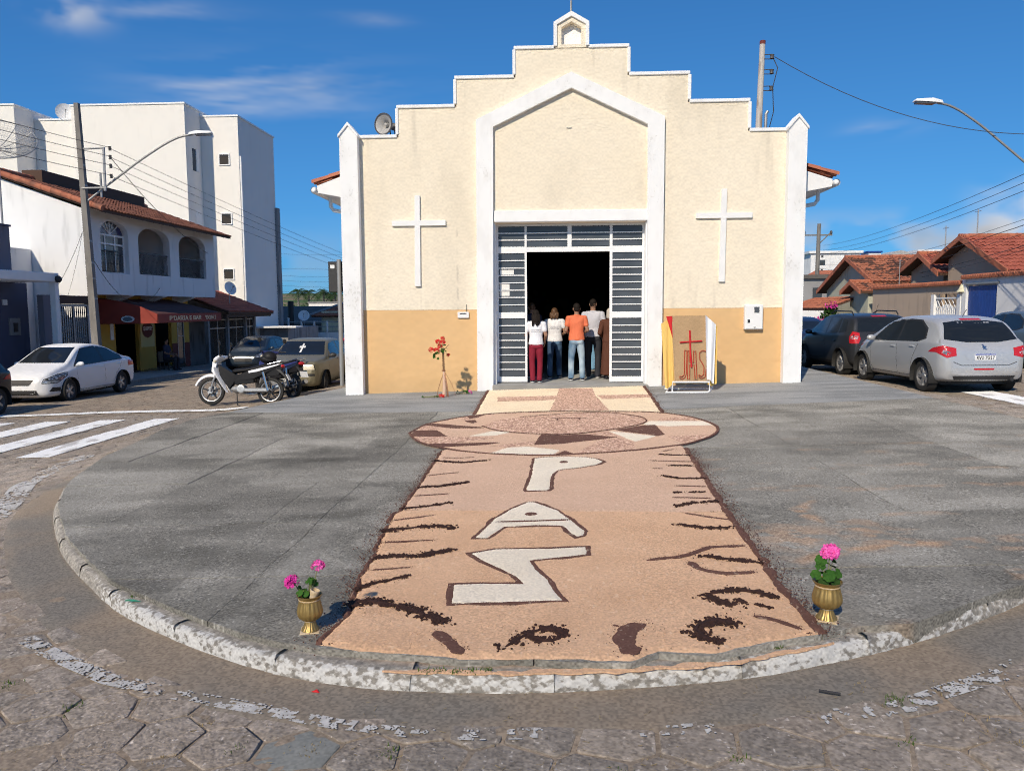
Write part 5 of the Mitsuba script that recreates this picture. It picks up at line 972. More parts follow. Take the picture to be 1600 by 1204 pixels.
def car_body(S):
    """S: top and bottom silhouettes (x, z), half width by x, belt line by x, tumblehome, roof corner radius"""
    xs0, xs1 = S['top'][0][0], S['top'][-1][0]; tp = np.array(S['top'], float); L = np.r_[0, np.cumsum(np.linalg.norm(np.diff(tp, axis=0), axis=1))]; n = 110
    s = np.linspace(0, L[-1], n); x = np.interp(s, L, tp[:, 0]); x = np.unique(np.round(np.concatenate([x, np.linspace(xs0, xs1, 60)]), 4))
    x = x[np.r_[True, np.diff(x) > .004]]
    # smooth top silhouette: corner cut polyline
    q = tp
    for _ in range(2): q = np.vstack([q[:1], np.stack([.75*q[:-1]+.25*q[1:], .25*q[:-1]+.75*q[1:]], 1).reshape(-1, 2), q[-1:]])
    zt = np.interp(x, q[:, 0], q[:, 1]); zb = np.interp(x, *np.array(S['bot'], float).T); W = pchip(x, S['w']); belt = np.interp(x, *np.array(S['belt'], float).T); secs = []
    for xi, t, b, w, bl in zip(x, zt, zb, W, belt):
        bl = min(bl, t-.015); up = max(t-bl, .015); k = S.get('tumble', .28); r = min(S.get('roof_r', .10), up*.8+.012); wr = w*.985-k*max(up-.02, 0)
        h = bl-b; c = [(0, b), (w*.86, b), (w*.955, b+.06), (w*.985, b+.25*h), (w, b+.55*h), (w*.993, b+.8*h), (w*.985, bl-.02), (w*.97, bl+.01), ((w*.97+wr)/2, (bl+t-r)/2+.003), (wr, t-r), (wr-r*.28, t-r*.35), (wr-r*1.0, t-r*.06), ((wr-r)*.5, t+.012*up), (0, t+.02*up)]
        c = np.array(c)
        for _ in range(1): c = np.vstack([c[:1], np.stack([.75*c[:-1]+.25*c[1:], .25*c[:-1]+.75*c[1:]], 1).reshape(-1, 2), c[-1:]])
        secs.append(c)
    secs = np.array(secs); m = secs.shape[1]; ring = np.concatenate([secs, secs[:, 1:-1][:, ::-1]*[-1, 1]], 1); k = ring.shape[1]; N = len(x)
    v = np.concatenate([np.repeat(x[:, None, None], k, 1), ring], 2).reshape(-1, 3); f = []
    i, j = np.meshgrid(np.arange(N-1), np.arange(k), indexing='ij'); a = (i*k+j).ravel(); b_ = (i*k+(j+1) % k).ravel(); f = np.vstack([np.stack([a, b_, b_+k], 1), np.stack([a, b_+k, a+k], 1)])
    c0, c1 = len(v), len(v)+1; v = np.vstack([v, [[x[0], 0, ring[0, :, 1].mean()], [x[-1], 0, ring[-1, :, 1].mean()]]])
    e = (N-1)*k; f = np.vstack([f, [[c0, (jj+1) % k, jj] for jj in range(k)], [[c1, e+jj, e+(jj+1) % k] for jj in range(k)]])
    t = trimesh.Trimesh(v, f, process=True); 
    if t.volume < 0: t.invert()
    return t
def wheel_meshes(r, w, style):
    tyre = lathe([(r*.66, -w*.42), (r*.72, -w*.5), (r*.9, -w*.5), (r*.975, -w*.42), (r, -w*.25), (r, w*.25), (r*.975, w*.42), (r*.9, w*.5), (r*.72, w*.5), (r*.66, w*.42), (r*.64, 0), (r*.66, -w*.42)], 36)
    rim = lathe([(r*.67, -w*.3), (r*.685, w*.40), (r*.64, w*.46), (r*.6, w*.38), (r*.56, w*.1), (r*.5, -w*.1), (0, -w*.12)], 36); sp = []
    for i in range(style[1]):
        a = i*2*math.pi/style[1]; sw = style[2]
        for da in ((-.16, .16) if style[3] else (0,)):
            sp.append(rotz(hull([[.03, -sw*.6*r-.01, w*.30], [.03, sw*.6*r+.01, w*.30], [r*.63, -sw*.5*r, w*.36], [r*.63, sw*.5*r, w*.36], [.03, -sw*r-.01, w*.1], [.03, sw*r+.01, w*.1], [r*.63, -sw*.8*r, w*.14], [r*.63, sw*.8*r, w*.14]]), a+da))
    hub = lathe([(.06, w*.1), (.06, w*.33), (.045, w*.37), (0, w*.375)], 16)
    R = lambda m: rot(m, [1, 0, 0], -math.pi/2)
    return R(tyre), R(rim), R(cat(sp)), R(hub)
def car(label, kind, S, x, y, heading, col, z=None, rim='alloy', rim_in='black_plastic', style=('s', 5, .10, True), tilt_=0., group=None, plate=None, seats=True):
    k = thing(kind, label, 'car', group); R, W2, WX, RX = S['r'], S['tw'], S['fx'], S['rx']
    if id(S) not in BODIES:
      t = car_body(S); man = m3.Manifold(m3.Mesh(np.array(t.vertices, np.float32), np.array(t.faces, np.uint32)))
      for cx in (WX, RX):
        for sy in (-1, 1):
            c = m3.Manifold.cylinder(.34, R+.045, R+.045, 36).rotate((90, 0, 0)).translate((cx, sy*(W2+.08)+.17, R+.005)); man = man-c
      mm = man.to_mesh(); BODIES[id(S)] = (M(mm.vert_properties[:, :3], mm.tri_verts), S)
    body = BODIES[id(S)][0]
    zz = zr(x, y)+.004 if z is None else z; PP = lambda m: pose(rot(m, [1, 0, 0], tilt_) if tilt_ else m, (x, y, zz), heading)
    A = lambda nm, m, b, sm=35: add(k+'__'+nm, PP(m), b, sm) if m is not None and len(m.faces) else None
    A('body', body, col, 32)
    for cx in (WX, RX):
        for sy in (-1, 1):
            a = np.linspace(-.35, math.pi+.35, 22); ri = R+.04; v = np.vstack([np.c_[cx+np.cos(a)*ri, np.full(22, sy*(W2+.06)), R+.005+np.sin(a)*ri], np.c_[cx+np.cos(a)*ri, np.full(22, sy*(W2-.25)), R+.005+np.sin(a)*ri]])
            A('wheel_arch', M(v, [q for j in range(21) for q in ([j, j+1, 22+j+1], [j, 22+j+1, 22+j])]), 'rubber', False)
            ty, ri_, sp, hb = wheel_meshes(R, .19, style); F_ = (lambda m: mv(m, (cx, sy*(W2-.09), R))) if sy > 0 else (lambda m: mv(rotz(m, math.pi), (cx, sy*(W2-.09), R)))
            w_ = add(k+'__wheel', PP(F_(ty)), 'rubber', 40); add(w_+'__rim', PP(F_(ri_)), 'rim_shade', 40); add(w_+'__spokes', PP(F_(sp)), rim if rim != 'two' else 'alloy', 30) if rim_in else None; add(w_+'__hub', PP(F_(hb)), rim if rim != 'two' else 'alloy', 30)
    A('underbody', box(RX-.3, WX+.3, -W2+.2, W2-.2, .17, .5), 'rubber', False)
    for sd in ('left', 'right'):
        for i, g in enumerate(S['side_glass']): A('side_window', decal(body, sd, g, .004), 'car_glass')
        if 'side_trim' in S: A('window_trim', decal(body, sd, S['side_trim'], .002), 'black_plastic')
        for ln in S.get('seams', []): A('door_seam', seam(body, sd, ln, .009), 'rubber', False)
        for hx, hz in S['handles']:
            sy = 1 if sd == 'left' else -1; tt, nn_ = raycast(body, np.array([[hx, 5*sy, hz]]), np.array([0, -sy, 0.])); yy = 5*sy-sy*tt[0]
            A('door_handle', box(hx-.09, hx+.07, yy-.012 if sy < 0 else yy-.005, yy+.005 if sy < 0 else yy+.022, hz-.013, hz+.013, .006) if sy > 0 else box(hx-.09, hx+.07, yy-.022, yy+.005, hz-.013, hz+.013, .006), col)
        sy = 1 if sd == 'left' else -1; mx, mz = S['mirror']; yy = S['mirror_y']*sy
        A('mirror', hull(np.vstack([np.array(ico(1, 1., (0, 0, 0)).vertices)*[.06, .10, .065]+[mx, yy+sy*.09, mz], [[mx+.03, yy-sy*.02, mz-.06], [mx+.08, yy-sy*.02, mz-.05]]])), S.get('mirror_col', col), 40)
        for nm, fr, g, b in S.get('side_decals', []): A(nm, decal(body, sd, g, .005, .04), b)
    A('windscreen', decal(body, 'front', S['windscreen'], .004, .07), 'car_glass'); A('rear_window', decal(body, 'rear', S['rear_glass'], .004, .06), 'car_glass')
    for nm, fr, g, b in S['front']:
        if nm == 'headlamp': A('lamp_surround', decal(body, fr, Polygon(g).buffer(.018), .003, .04), 'rubber')
        A(nm, decal(body, fr, g, .006, .04), b)
    for nm, fr, g, b in S['rear']: A(nm, decal(body, fr, g, .006, .04), b)
    if plate is not None:
        px_, pz, txt = plate; pl = [(-.2, pz-.065), (.2, pz-.065), (.2, pz+.065), (-.2, pz+.065)]; fr = 'rear' if px_ < 0 else 'front'
        tt, nn_ = raycast(body, np.array([[6.*np.sign(px_), .15, pz-.03], [6.*np.sign(px_), .15, pz+.03]]), np.array([-np.sign(px_), 0, 0.])); xx = np.sign(px_)*(6-tt.min())
        s_ = np.sign(px_); a_, b_ = sorted((xx, xx+s_*.012)); p_ = A('licence_plate', box(a_, b_, -.2, .2, pz-.062, pz+.062, .003), 'plate_white', False)
        a_, b_ = sorted((xx+s_*.011, xx+s_*.0135)); add(p_+'__blue_band', PP(box(a_, b_, -.195, .195, pz+.035, pz+.058)), 'plate_blue')
        tm = meshkit.text_mesh(txt, .062, .003, True); w_ = tm.bounds[1][0]; v = np.array(tm.vertices); v = np.stack([v[:, 2]*1.+0, (v[:, 0]-w_/2)*(.34/w_), v[:, 1]], 1)
        v = np.c_[np.full(len(v), xx)+s_*(.0125+v[:, 0]), v[:, 1]*(-1 if s_ < 0 else 1), pz-.045+v[:, 2]]; q = add(p_+'__lettering', PP(M(v, tm.faces)), 'rubber'); labels[q] = {'label': 'dark licence plate characters', 'kind': 'stuff'}
    return k, body, PP, A
def mir(g): return [(-a, b) for a, b in g][::-1]
# --- sedan (four door, three box)
SED = dict(top=[(-2.24, .50), (-2.22, .90), (-2.12, 1.02), (-1.75, 1.075), (-1.45, 1.12), (-.85, 1.41), (-.35, 1.505), (.15, 1.51), (.55, 1.45), (1.25, 1.06), (1.5, .99), (1.95, .87), (2.15, .76), (2.22, .6), (2.24, .45)],
    bot=[(-2.24, .40), (-2.1, .26), (-1.8, .22), (1.8, .2), (2.1, .2), (2.24, .3)], w=[(-2.24, .50), (-2.18, .66), (-2.0, .78), (-1.4, .845), (0, .85), (1.3, .845), (1.9, .78), (2.1, .68), (2.2, .54), (2.24, .42)],
    belt=[(-2.24, .88), (-1.5, .97), (0, .93), (1.2, .87), (2.24, .62)], tumble=.42, roof_r=.12, r=.315, tw=.835, fx=1.36, rx=-1.24,
    side_glass=[[(1.02, .955), (.42, 1.37), (-.28, 1.42), (-.30, .985)], [(-.36, .99), (-.34, 1.42), (-.80, 1.35), (-1.25, 1.10), (-1.28, 1.03)]], side_trim=[(1.10, .935), (.45, 1.40), (-.3, 1.45), (-.85, 1.38), (-1.34, 1.11), (-1.36, 1.0)],
    seams=[[(1.0, .9), (1.0, .42), (.9, .3)], [(-.33, .96), (-.36, .3)], [(-1.3, 1.0), (-1.12, .75), (-.92, .6), (-.85, .35)], [(1.0, .3), (-.85, .3)]], handles=[(-.18, .84), (-1.08, .87)], mirror=(.92, 1.0), mirror_y=.80,
    windscreen=[(-.64, 1.05), (.64, 1.05), (.50, 1.43), (-.50, 1.43)], rear_glass=[(-.55, 1.14), (.55, 1.14), (.45, 1.37), (-.45, 1.37)],
    front=[('headlamp', diag(.62), [(-.30, .58), (.06, .58), (.30, .74), (.30, .81), (.06, .77), (-.26, .66)], 'lamp_clear'), ('headlamp', diag(-.62), mir([(-.30, .58), (.06, .58), (.30, .74), (.30, .81), (.06, .77), (-.26, .66)]), 'lamp_clear'), ('grille', 'front', [(-.38, .66), (-.28, .52), (.28, .52), (.38, .66)], 'black_plastic'), ('lower_grille', 'front', [(-.5, .28), (.5, .28), (.46, .40), (-.46, .40)], 'black_plastic'),
      ('fog_lamp', diag(.5), [(-.13, .36), (.12, .34), (.12, .45), (-.05, .46)], 'black_plastic'), ('fog_lamp', diag(-.5), mir([(-.13, .36), (.12, .34), (.12, .45), (-.05, .46)]), 'black_plastic')],
    rear=[('tail_lamp', diag(math.pi-.75), [(-.22, .78), (.2, .78), (.2, .93), (-.22, .95)], 'lamp_red'), ('tail_lamp', diag(math.pi+.75), [(-.2, .78), (.22, .78), (.22, .95), (-.2, .93)], 'lamp_red')])
# --- small hatchback
HAT = dict(top=[(-1.97, .52), (-1.96, .70), (-1.93, .90), (-1.80, 1.02), (-1.60, 1.30), (-1.38, 1.43), (-.9, 1.475), (-.2, 1.48), (.3, 1.42), (1.05, 1.05), (1.3, .98), (1.7, .88), (1.9, .74), (1.97, .56), (1.98, .45)],
    bot=[(-1.97, .40), (-1.9, .27), (-1.6, .22), (1.6, .2), (1.85, .22), (1.98, .34)], w=[(-1.97, .62), (-1.93, .74), (-1.75, .83), (-1.2, .868), (0, .865), (1.1, .86), (1.6, .79), (1.85, .66), (1.95, .5), (1.98, .4)],
    belt=[(-1.97, .95), (-1.5, .98), (0, .93), (1.1, .87), (1.98, .6)], tumble=.36, roof_r=.13, r=.315, tw=.85, fx=1.22, rx=-1.32,
    side_glass=[[(.86, .95), (.25, 1.34), (-.24, 1.39), (-.26, .97)], [(-.33, .975), (-.31, 1.39), (-.9, 1.37), (-1.22, 1.22), (-1.3, 1.06), (-1.1, 1.0)]], side_trim=[(.93, .93), (.28, 1.37), (-.28, 1.42), (-.93, 1.40), (-1.27, 1.24), (-1.36, 1.04), (-1.1, .975)],
    seams=[[(.85, .9), (.85, .42), (.75, .32)], [(-.29, .95), (-.33, .32)], [(-1.18, 1.0), (-1.05, .8), (-.93, .62), (-.86, .36)], [(.8, .3), (-.9, .3)]], handles=[(-.12, .85), (-.9, .88)], mirror=(.74, .99), mirror_y=.82,
    windscreen=[(-.66, 1.05), (.66, 1.05), (.52, 1.40), (-.52, 1.40)], rear_glass=[(-.70, 1.04), (-.3, .985), (.3, .985), (.70, 1.04), (.58, 1.35), (.3, 1.385), (-.3, 1.385), (-.58, 1.35)],
    front=[('headlamp', diag(.6), [(-.22, .62), (.08, .62), (.26, .74), (.24, .82), (.0, .78), (-.2, .7)], 'lamp_clear'), ('headlamp', diag(-.6), mir([(-.22, .62), (.08, .62), (.26, .74), (.24, .82), (.0, .78), (-.2, .7)]), 'lamp_clear'), ('grille', 'front', [(-.42, .44), (.42, .44), (.36, .60), (-.36, .60)], 'black_plastic')],
    rear=[('tail_lamp', diag(math.pi-.72), [(-.30, .80), (-.12, .80), (.08, .70), (.22, .74), (.2, .88), (.0, .93), (-.2, .88)], 'lamp_red'), ('tail_lamp', diag(math.pi+.72), mir([(-.30, .80), (-.12, .80), (.08, .70), (.22, .74), (.2, .88), (.0, .93), (-.2, .88)]), 'lamp_red'),
      ('reversing_lamp', diag(math.pi-.72), [(-.02, .79), (.1, .75), (.14, .8), (.02, .85)], 'lamp_clear'), ('reversing_lamp', diag(math.pi+.72), mir([(-.02, .79), (.1, .75), (.14, .8), (.02, .85)]), 'lamp_clear'),
      ('brake_lamp', 'rear', [(-.2, 1.395), (.2, 1.395), (.2, 1.425), (-.2, 1.425)], 'lamp_red'), ('reflector', 'rear', [(-.16, .47), (.2, .47), (.22, .5), (-.18, .5)], 'lamp_red'), ('bumper_insert', 'rear', [(-.55, .28), (.55, .28), (.60, .36), (-.60, .36)], 'black_plastic'), ('plate_recess', 'rear', [(-.34, .66), (.34, .66), (.40, .77), (-.40, .77)], 'car_silver'), ('tailgate_seam', 'rear', LineString([(-.6, .62), (-.45, .56), (.45, .56), (.6, .62)]).buffer(.005), 'rubber')])
def vary(S, **k): q = dict(S); q.update(k); return q
def sx_(S, f, zf=1.): # stretch
    q = dict(S); q['top'] = [(a*f, b*zf) for a, b in S['top']]; return q
# left street
car('white four door sedan parked at the left kerb with its front towards the crosswalk', 'parked_car', SED, -14.15, 6.1, -math.pi/2, 'car_white', style=('s', 5, .055, True), rim_in='x')
HB = vary(HAT, rear=HAT['rear'][:2]+HAT['rear'][4:5])
car('black hatchback ahead of the white sedan, cut off at the left edge of the picture', 'parked_car', HB, -13.75, .05, -math.pi/2, 'car_black', style=('s', 5, .13, False))
GOL = vary(HAT, top=[(-1.92, .5), (-1.91, .85), (-1.85, .97), (-1.55, 1.25), (-1.30, 1.375), (-.8, 1.41), (-.1, 1.405), (.2, 1.36), (.85, 1.0), (1.2, .96), (1.75, .90), (1.88, .84), (1.93, .66), (1.95, .45)], w=[(-1.92, .66), (-1.85, .76), (-1.6, .81), (0, .825), (1.2, .82), (1.7, .78), (1.87, .72), (1.93, .64), (1.95, .58)], tw=.81, mirror_y=.78, r=.29, mirror=(.62, .98), mirror_col='black_plastic',
    side_glass=[[(.68, .95), (.2, 1.28), (-.42, 1.33), (-.44, .96)], [(-.51, .965), (-.49, 1.33), (-.95, 1.31), (-1.25, 1.12), (-1.3, 1.0)]], side_trim=None, windscreen=[(-.68, 1.0), (.68, 1.0), (.54, 1.34), (-.54, 1.34)], rear_glass=[(-.58, 1.03), (.58, 1.03), (.5, 1.3), (-.5, 1.3)], belt=[(-1.95, .92), (0, .9), (1.0, .86), (1.95, .80)],
    front=[('headlamp', 'front', [(.40, .66), (.70, .66), (.68, .79), (.40, .79)], 'lamp_amber'), ('headlamp', 'front', [(-.70, .66), (-.40, .66), (-.40, .79), (-.68, .79)], 'lamp_amber'), ('grille', 'front', [(-.38, .67), (.38, .67), (.38, .78), (-.38, .78)], 'black_plastic'), ('bumper_strip', 'front', [(-.7, .50), (.7, .50), (.7, .56), (-.7, .56)], 'black_plastic'), ('lower_grille', 'front', [(-.45, .30), (.45, .30), (.45, .38), (-.45, .38)], 'black_plastic'), ('emblem', 'front', [(-.04, .69), (.04, .69), (.04, .77), (-.04, .77)], 'chrome')])
del GOL['side_trim']
k_, bd, PP, A_ = car('olive grey old hatchback beside the church with a cross hanging in its windscreen', 'parked_car', GOL, -7.35, 6.5, -math.pi/2+.02, 'car_olive', rim='alloy_dark', style=('s', 8, .06, False), plate=(1.9, .42, 'CWX 2061'))
hx = one('windscreen_cross', PP(cat([box(.62, .64, -.02, .02, 1.02, 1.27, .004), box(.62, .64, -.075, .075, 1.16, 1.2, .004)])), 'plate_white', 'pale cross ornament hanging inside the windscreen of the olive hatchback', 'ornament')
w = meshkit.WRITTEN[scene[hx]['filename']]
g_ = decal(bd, 'front', unary_union([sbox(-.025, 1.05, .025, 1.28), sbox(-.085, 1.17, .085, 1.215)]), .012, .03); scene[hx] = mikit.ply(PP(g_), 'plate_white')
car('red hatchback mostly hidden behind the olive hatchback', 'parked_car', HB, -6.9, 11.6, -math.pi/2, 'car_red')
car('dark blue hatchback with roof bars parked in front of the shop porch', 'parked_car', HAT, -14.0, 20.3, -math.pi/2+.03, 'car_teal')
# right street
k_, bd, PP, A_ = car('silver hatchback seen from behind, parked at the right edge of the forecourt', 'parked_car', HAT, 7.62, 1.42, math.pi/2+.07, 'car_silver', rim='alloy', style=('s', 5, .075, True), plate=(-1.9, .715, 'KVU 7G17'), tilt_=0.)
em = Polygon([(-.05, .86), (-.02, .865), (-.015, .89), (-.04, .9), (-.03, .915), (0, .91), (.01, .94), (.035, .945), (.04, .925), (.02, .915), (.045, .9), (.03, .885), (.02, .87), (.045, .855), (.03, .85), (.005, .865), (-.01, .85), (-.04, .845)])
A_('emblem', decal(bd, 'rear', em, .008, .02), 'chrome'); A_('rear_wiper', tube([[-1.70, .0, 1.09], [-1.74, .3, 1.08], [-1.72, .42, 1.1]], .010, 6), 'black_plastic'); A_('aerial', tube([[-1.15, 0, 1.46], [-1.28, 0, 1.60]], .006, 6), 'black_plastic'); A_('exhaust', cyl((-1.98, -.52, .29), (-1.7, -.52, .29), .035), 'black_plastic')
SUV = vary(HAT, top=[(-1.97, .55), (-1.96, .8), (-1.90, 1.0), (-1.80, 1.12), (-1.66, 1.40), (-1.50, 1.52), (-.9, 1.56), (-.2, 1.56), (.3, 1.50), (1.0, 1.12), (1.3, 1.06), (1.7, .96), (1.9, .8), (1.97, .6), (1.98, .5)], bot=[(-1.97, .48), (-1.9, .33), (-1.6, .28), (1.6, .26), (1.85, .3), (1.98, .4)], belt=[(-1.97, 1.0), (-1.5, 1.04), (0, 1.0), (1.1, .93), (1.98, .66)], r=.335,
    side_glass=[[(.84, 1.02), (.25, 1.42), (-.24, 1.47), (-.26, 1.04)], [(-.33, 1.045), (-.31, 1.47), (-.95, 1.45), (-1.05, 1.08)], [(-1.12, 1.08), (-1.05, 1.44), (-1.35, 1.40), (-1.5, 1.12)]], windscreen=[(-.66, 1.12), (.66, 1.12), (.52, 1.48), (-.52, 1.48)], rear_glass=[(-.64, 1.12), (.64, 1.12), (.56, 1.46), (-.56, 1.46)], mirror=(.72, 1.06),
    rear=[('tail_lamp', diag(math.pi-.8), [(-.10, .84), (.13, .84), (.15, .95), (.08, 1.10), (-.06, 1.13), (-.12, .98)], 'lamp_red'), ('tail_lamp', diag(math.pi+.8), mir([(-.10, .84), (.13, .84), (.15, .95), (.08, 1.10), (-.06, 1.13), (-.12, .98)]), 'lamp_red'), ('reversing_lamp', diag(math.pi-.8), [(-.08, .95), (.1, .95), (.1, 1.02), (-.08, 1.02)], 'lamp_clear'), ('reversing_lamp', diag(math.pi+.8), mir([(-.08, .95), (.1, .95), (.1, 1.02), (-.08, 1.02)]), 'lamp_clear'), ('brake_lamp', 'rear', [(-.18, 1.485), (.18, 1.485), (.18, 1.515), (-.18, 1.515)], 'lamp_red'), ('bumper_insert', 'rear', [(-.7, .40), (.7, .40), (.7, .52), (-.7, .52)], 'black_plastic'), ('chrome_strip', 'rear', [(-.3, .985), (.3, .985), (.3, 1.005), (-.3, 1.005)], 'chrome')],
    side_decals=[('sill_moulding', '', [(-.9, .3), (.8, .3), (.8, .42), (-.9, .42)], 'black_plastic'), ('arch_moulding', '', Point(-1.32, .34).buffer(.44).difference(Point(-1.32, .34).buffer(.375)).intersection(sbox(-3, .34, 3, 2)), 'black_plastic'), ('arch_moulding', '', Point(1.22, .34).buffer(.44).difference(Point(1.22, .34).buffer(.375)).intersection(sbox(-3, .34, 3, 2)), 'black_plastic')]); del SUV['side_trim']
k_, bd, PP, A_ = car('dark grey crossover with roof rails parked in front of the silver hatchback', 'parked_car', SUV, 7.66, 5.95, math.pi/2+.05, 'car_grey', style=('s', 6, .07, True), plate=(-1.9, .80, 'FHR 4083'))
for sy in (-1, 1): A_('roof_rail', tube([[-1.35, sy*.56, 1.53], [-1.25, sy*.56, 1.62], [-.2, sy*.56, 1.63], [.05, sy*.55, 1.55]], .016, 8), 'black_plastic')
A_('rear_wiper', tube([[-1.78, 0, 1.13], [-1.82, .3, 1.12]], .01, 6), 'black_plastic'); A_('aerial', tube([[-1.3, 0, 1.55], [-1.48, 0, 1.80]], .005, 6), 'black_plastic')
car('dark blue sedan seen between the right church pillar and the dark crossover', 'parked_car', SED, 7.7, 11.2, math.pi/2, 'car_navy', plate=(-2.2, .62, 'DYE 7310'))
car('grey blue hatchback at the right edge of the picture below the white wall', 'parked_car', HAT, 12.5, 6.6, math.pi/2, 'car_steel')
# ================================================================ motorcycles
paint('moto_white', (.74, .75, .78)); paint('moto_blue', (.03, .04, .16)); mat('seat_vinyl', (.014, .014, .016), .5, specular=.2); mat('engine_metal', lambda p, n, uv: mi.Color3f(.42, .42, .42)*(.8+.4*noise(p.x*40, p.y*40, p.z*40)), .4, metallic=.6)
def moto(label, x, y, head, lean, col, col2, rim, helmet=None):
    k = thing('motorcycle', label, 'motorcycle'); z = zr(x, y)+.006; r = .285
    PP = lambda m: pose(rot(m, [1, 0, 0], lean), (x, y, z), head, 1.1)
    def A(nm, m, b, sm=35, par=None): return add((par or k)+'__'+nm, PP(m), b, sm)
    for wx in (.62, -.62):
        R_ = lambda m: mv(rot(m, [1, 0, 0], math.pi/2), (wx, 0, r)); w = A('wheel', R_(lathe([(r-.075, -.02), (r-.05, -.042), (r-.015, -.036), (r, 0), (r-.015, .036), (r-.05, .042), (r-.075, .02), (r-.075, -.02)], 40)), 'rubber', 40)
        A('rim', R_(lathe([(r-.088, -.024), (r-.072, -.028), (r-.072, .028), (r-.088, .024), (r-.088, -.024)], 40)), rim, 40, w)
        A('spokes', cat([R_(tube([[0, 0, 0], [math.cos(a)*.19, math.sin(a)*.19, 0]], [.022, .013], 6)) for a in np.arange(5)*2*np.pi/5+.3]), 'alloy_dark', 40, w); A('hub', R_(lathe([(0, -.06), (.045, -.06), (.055, 0), (.045, .06), (0, .06)], 16)), 'engine_metal', 40, w)
        if wx > 0: A('brake_disc', R_(lathe([(.06, .045), (.11, .045), (.11, .05), (.06, .05), (.06, .045)], 24)), 'engine_metal', 40, w)
    for sy in (-.075, .075): A('fork', tube([[.62, sy, r], [.55, sy, .52], [.44, sy*.8, .78]], .02, 8), 'engine_metal')
    A('front_fender', cat([hull([(.62+math.cos(a)*(r+.03), sy*.07, r+math.sin(a)*(r+.02)) for a in (t, t+.22) for sy in (-1, 1)]+[(.62+math.cos(a)*(r+.075), sy*.035, r+math.sin(a)*(r+.075)) for a in (t, t+.22) for sy in (-1, 1)]) for t in np.arange(.35, 2.5, .2)]), col, 50)
    A('leg_shield', cat([hull([(.56, s*.03, .84), (.50, s*.20, .78), (.46, s*.22, .62), (.36, s*.21, .44), (.26, s*.15, .27), (.22, s*.12, .25), (.34, s*.16, .44), (.42, s*.17, .62), (.47, s*.04, .80), (.30, s*.10, .30)]) for s in (-1, 1)]+[hull([(.57, -.08, .90), (.57, .08, .90), (.60, -.06, .70), (.60, .06, .70), (.46, -.14, .86), (.46, .14, .86), (.52, -.10, .62), (.52, .10, .62)])]), col, 40)
    A('inner_cover', cat([hull([(.44, -.12, .84), (.44, .12, .84), (.40, -.12, .6), (.40, .12, .6), (.22, -.09, .34), (.22, .09, .34), (.1, -.08, .5), (.1, .08, .5), (.1, -.09, .64), (.1, .09, .64), (.30, -.07, .62), (.30, .07, .62)]), hull([(.1, -.11, .62), (.1, .11, .62), (-.3, -.13, .70), (-.3, .13, .70), (-.3, -.12, .46), (-.3, .12, .46), (.1, -.09, .42), (.1, .09, .42)])]), 'seat_vinyl', 40)
    A('rear_fender_body', hull([(-.35, -.09, .72), (-.35, .09, .72), (-.9, -.05, .80), (-.9, .05, .80), (-.8, -.05, .62), (-.8, .05, .62), (-.4, -.08, .56), (-.4, .08, .56)]), 'seat_vinyl', 40); A('swing_arm', cat([box(-.66, -.1, s*.09-.02, s*.09+.02, .25, .31, .01) for s in (-1, 1)]), 'seat_vinyl')
    A('headlamp_cowl', soft([m3.Manifold.batch_hull([el((.42, 0, .97), (.08, .12, .06)), el((.52, 0, .93), (.05, .10, .07)), el((.38, -.2, 1.0), .03), el((.38, .2, 1.0), .03)])], .03, 3), col, True)
    A('headlamp', soft([el((.545, 0, .925), (.035, .075, .055))], .03, 1), 'lamp_amber', True)
    for sy in (-1, 1):
        A('indicator', ico(2, .03, (.50, sy*.14, .90)), 'lamp_amber', True); A('handlebar', tube([[.40, sy*.12, 1.0], [.32, sy*.3, 1.02], [.28, sy*.34, 1.02]], .016, 8), 'black_plastic')
        m = A('mirror', tube([[.36, sy*.24, 1.02], [.34, sy*.3, 1.2], [.33, sy*.31, 1.22]], .007, 6), 'black_plastic'); A('mirror_glass', mv(to_dir(lathe([(0, -.012), (.045, -.01), (.055, 0), (.045, .008), (0, .01)], 16), (-1, 0, .1)), (.33, sy*.32, 1.27)), 'black_plastic', 40, m)
    A('frame_tube', tube([[.42, 0, .72], [.25, 0, .48], [-.1, 0, .46], [-.35, 0, .62], [-.75, 0, .76]], .035, 8), 'black_plastic')
    A('engine', soft([m3.Manifold.batch_hull([el((.02, 0, .34), (.13, .11, .09)), el((.16, 0, .33), (.06, .07, .06))]), m3.Manifold.cylinder(.2, .09, .09, 20).rotate((90, 0, 0)).translate((-.03, .12, .33))], .03, 1), 'engine_metal', 40)
    A('side_panel', cat([hull([(.1, s*.10, .60), (-.25, s*.15, .72), (-.82, s*.06, .84), (-.80, s*.05, .78), (-.3, s*.15, .54), (.08, s*.1, .50)]+[(.1, s*.05, .55), (-.8, s*.02, .8)]) for s in (-1, 1)]), col2, 40)
    A('tail_stripe', cat([hull([(-.2, s*.155, .70), (-.45, s*.14, .76), (-.84, s*.065, .855), (-.8, s*.075, .82), (-.4, s*.15, .69), (-.22, s*.158, .66)]+[(-.3, s*.1, .7), (-.7, s*.05, .82)]) for s in (-1, 1)]), col, 40)
    A('seat', soft([m3.Manifold.batch_hull([el((.1, 0, .70), (.08, .10, .05)), el((-.3, 0, .74), (.1, .13, .055))]), m3.Manifold.batch_hull([el((-.3, 0, .75), (.1, .13, .06)), el((-.68, 0, .83), (.08, .10, .05))])], .03, 3), 'seat_vinyl', True)
    A('grab_rail', tube([[-.6, -.12, .84], [-.86, -.1, .9], [-.9, 0, .91], [-.86, .1, .9], [-.6, .12, .84]], .012, 8), 'chrome'); A('tail_lamp', soft([el((-.88, 0, .80), (.04, .08, .04))], .03, 1), 'lamp_red', True)
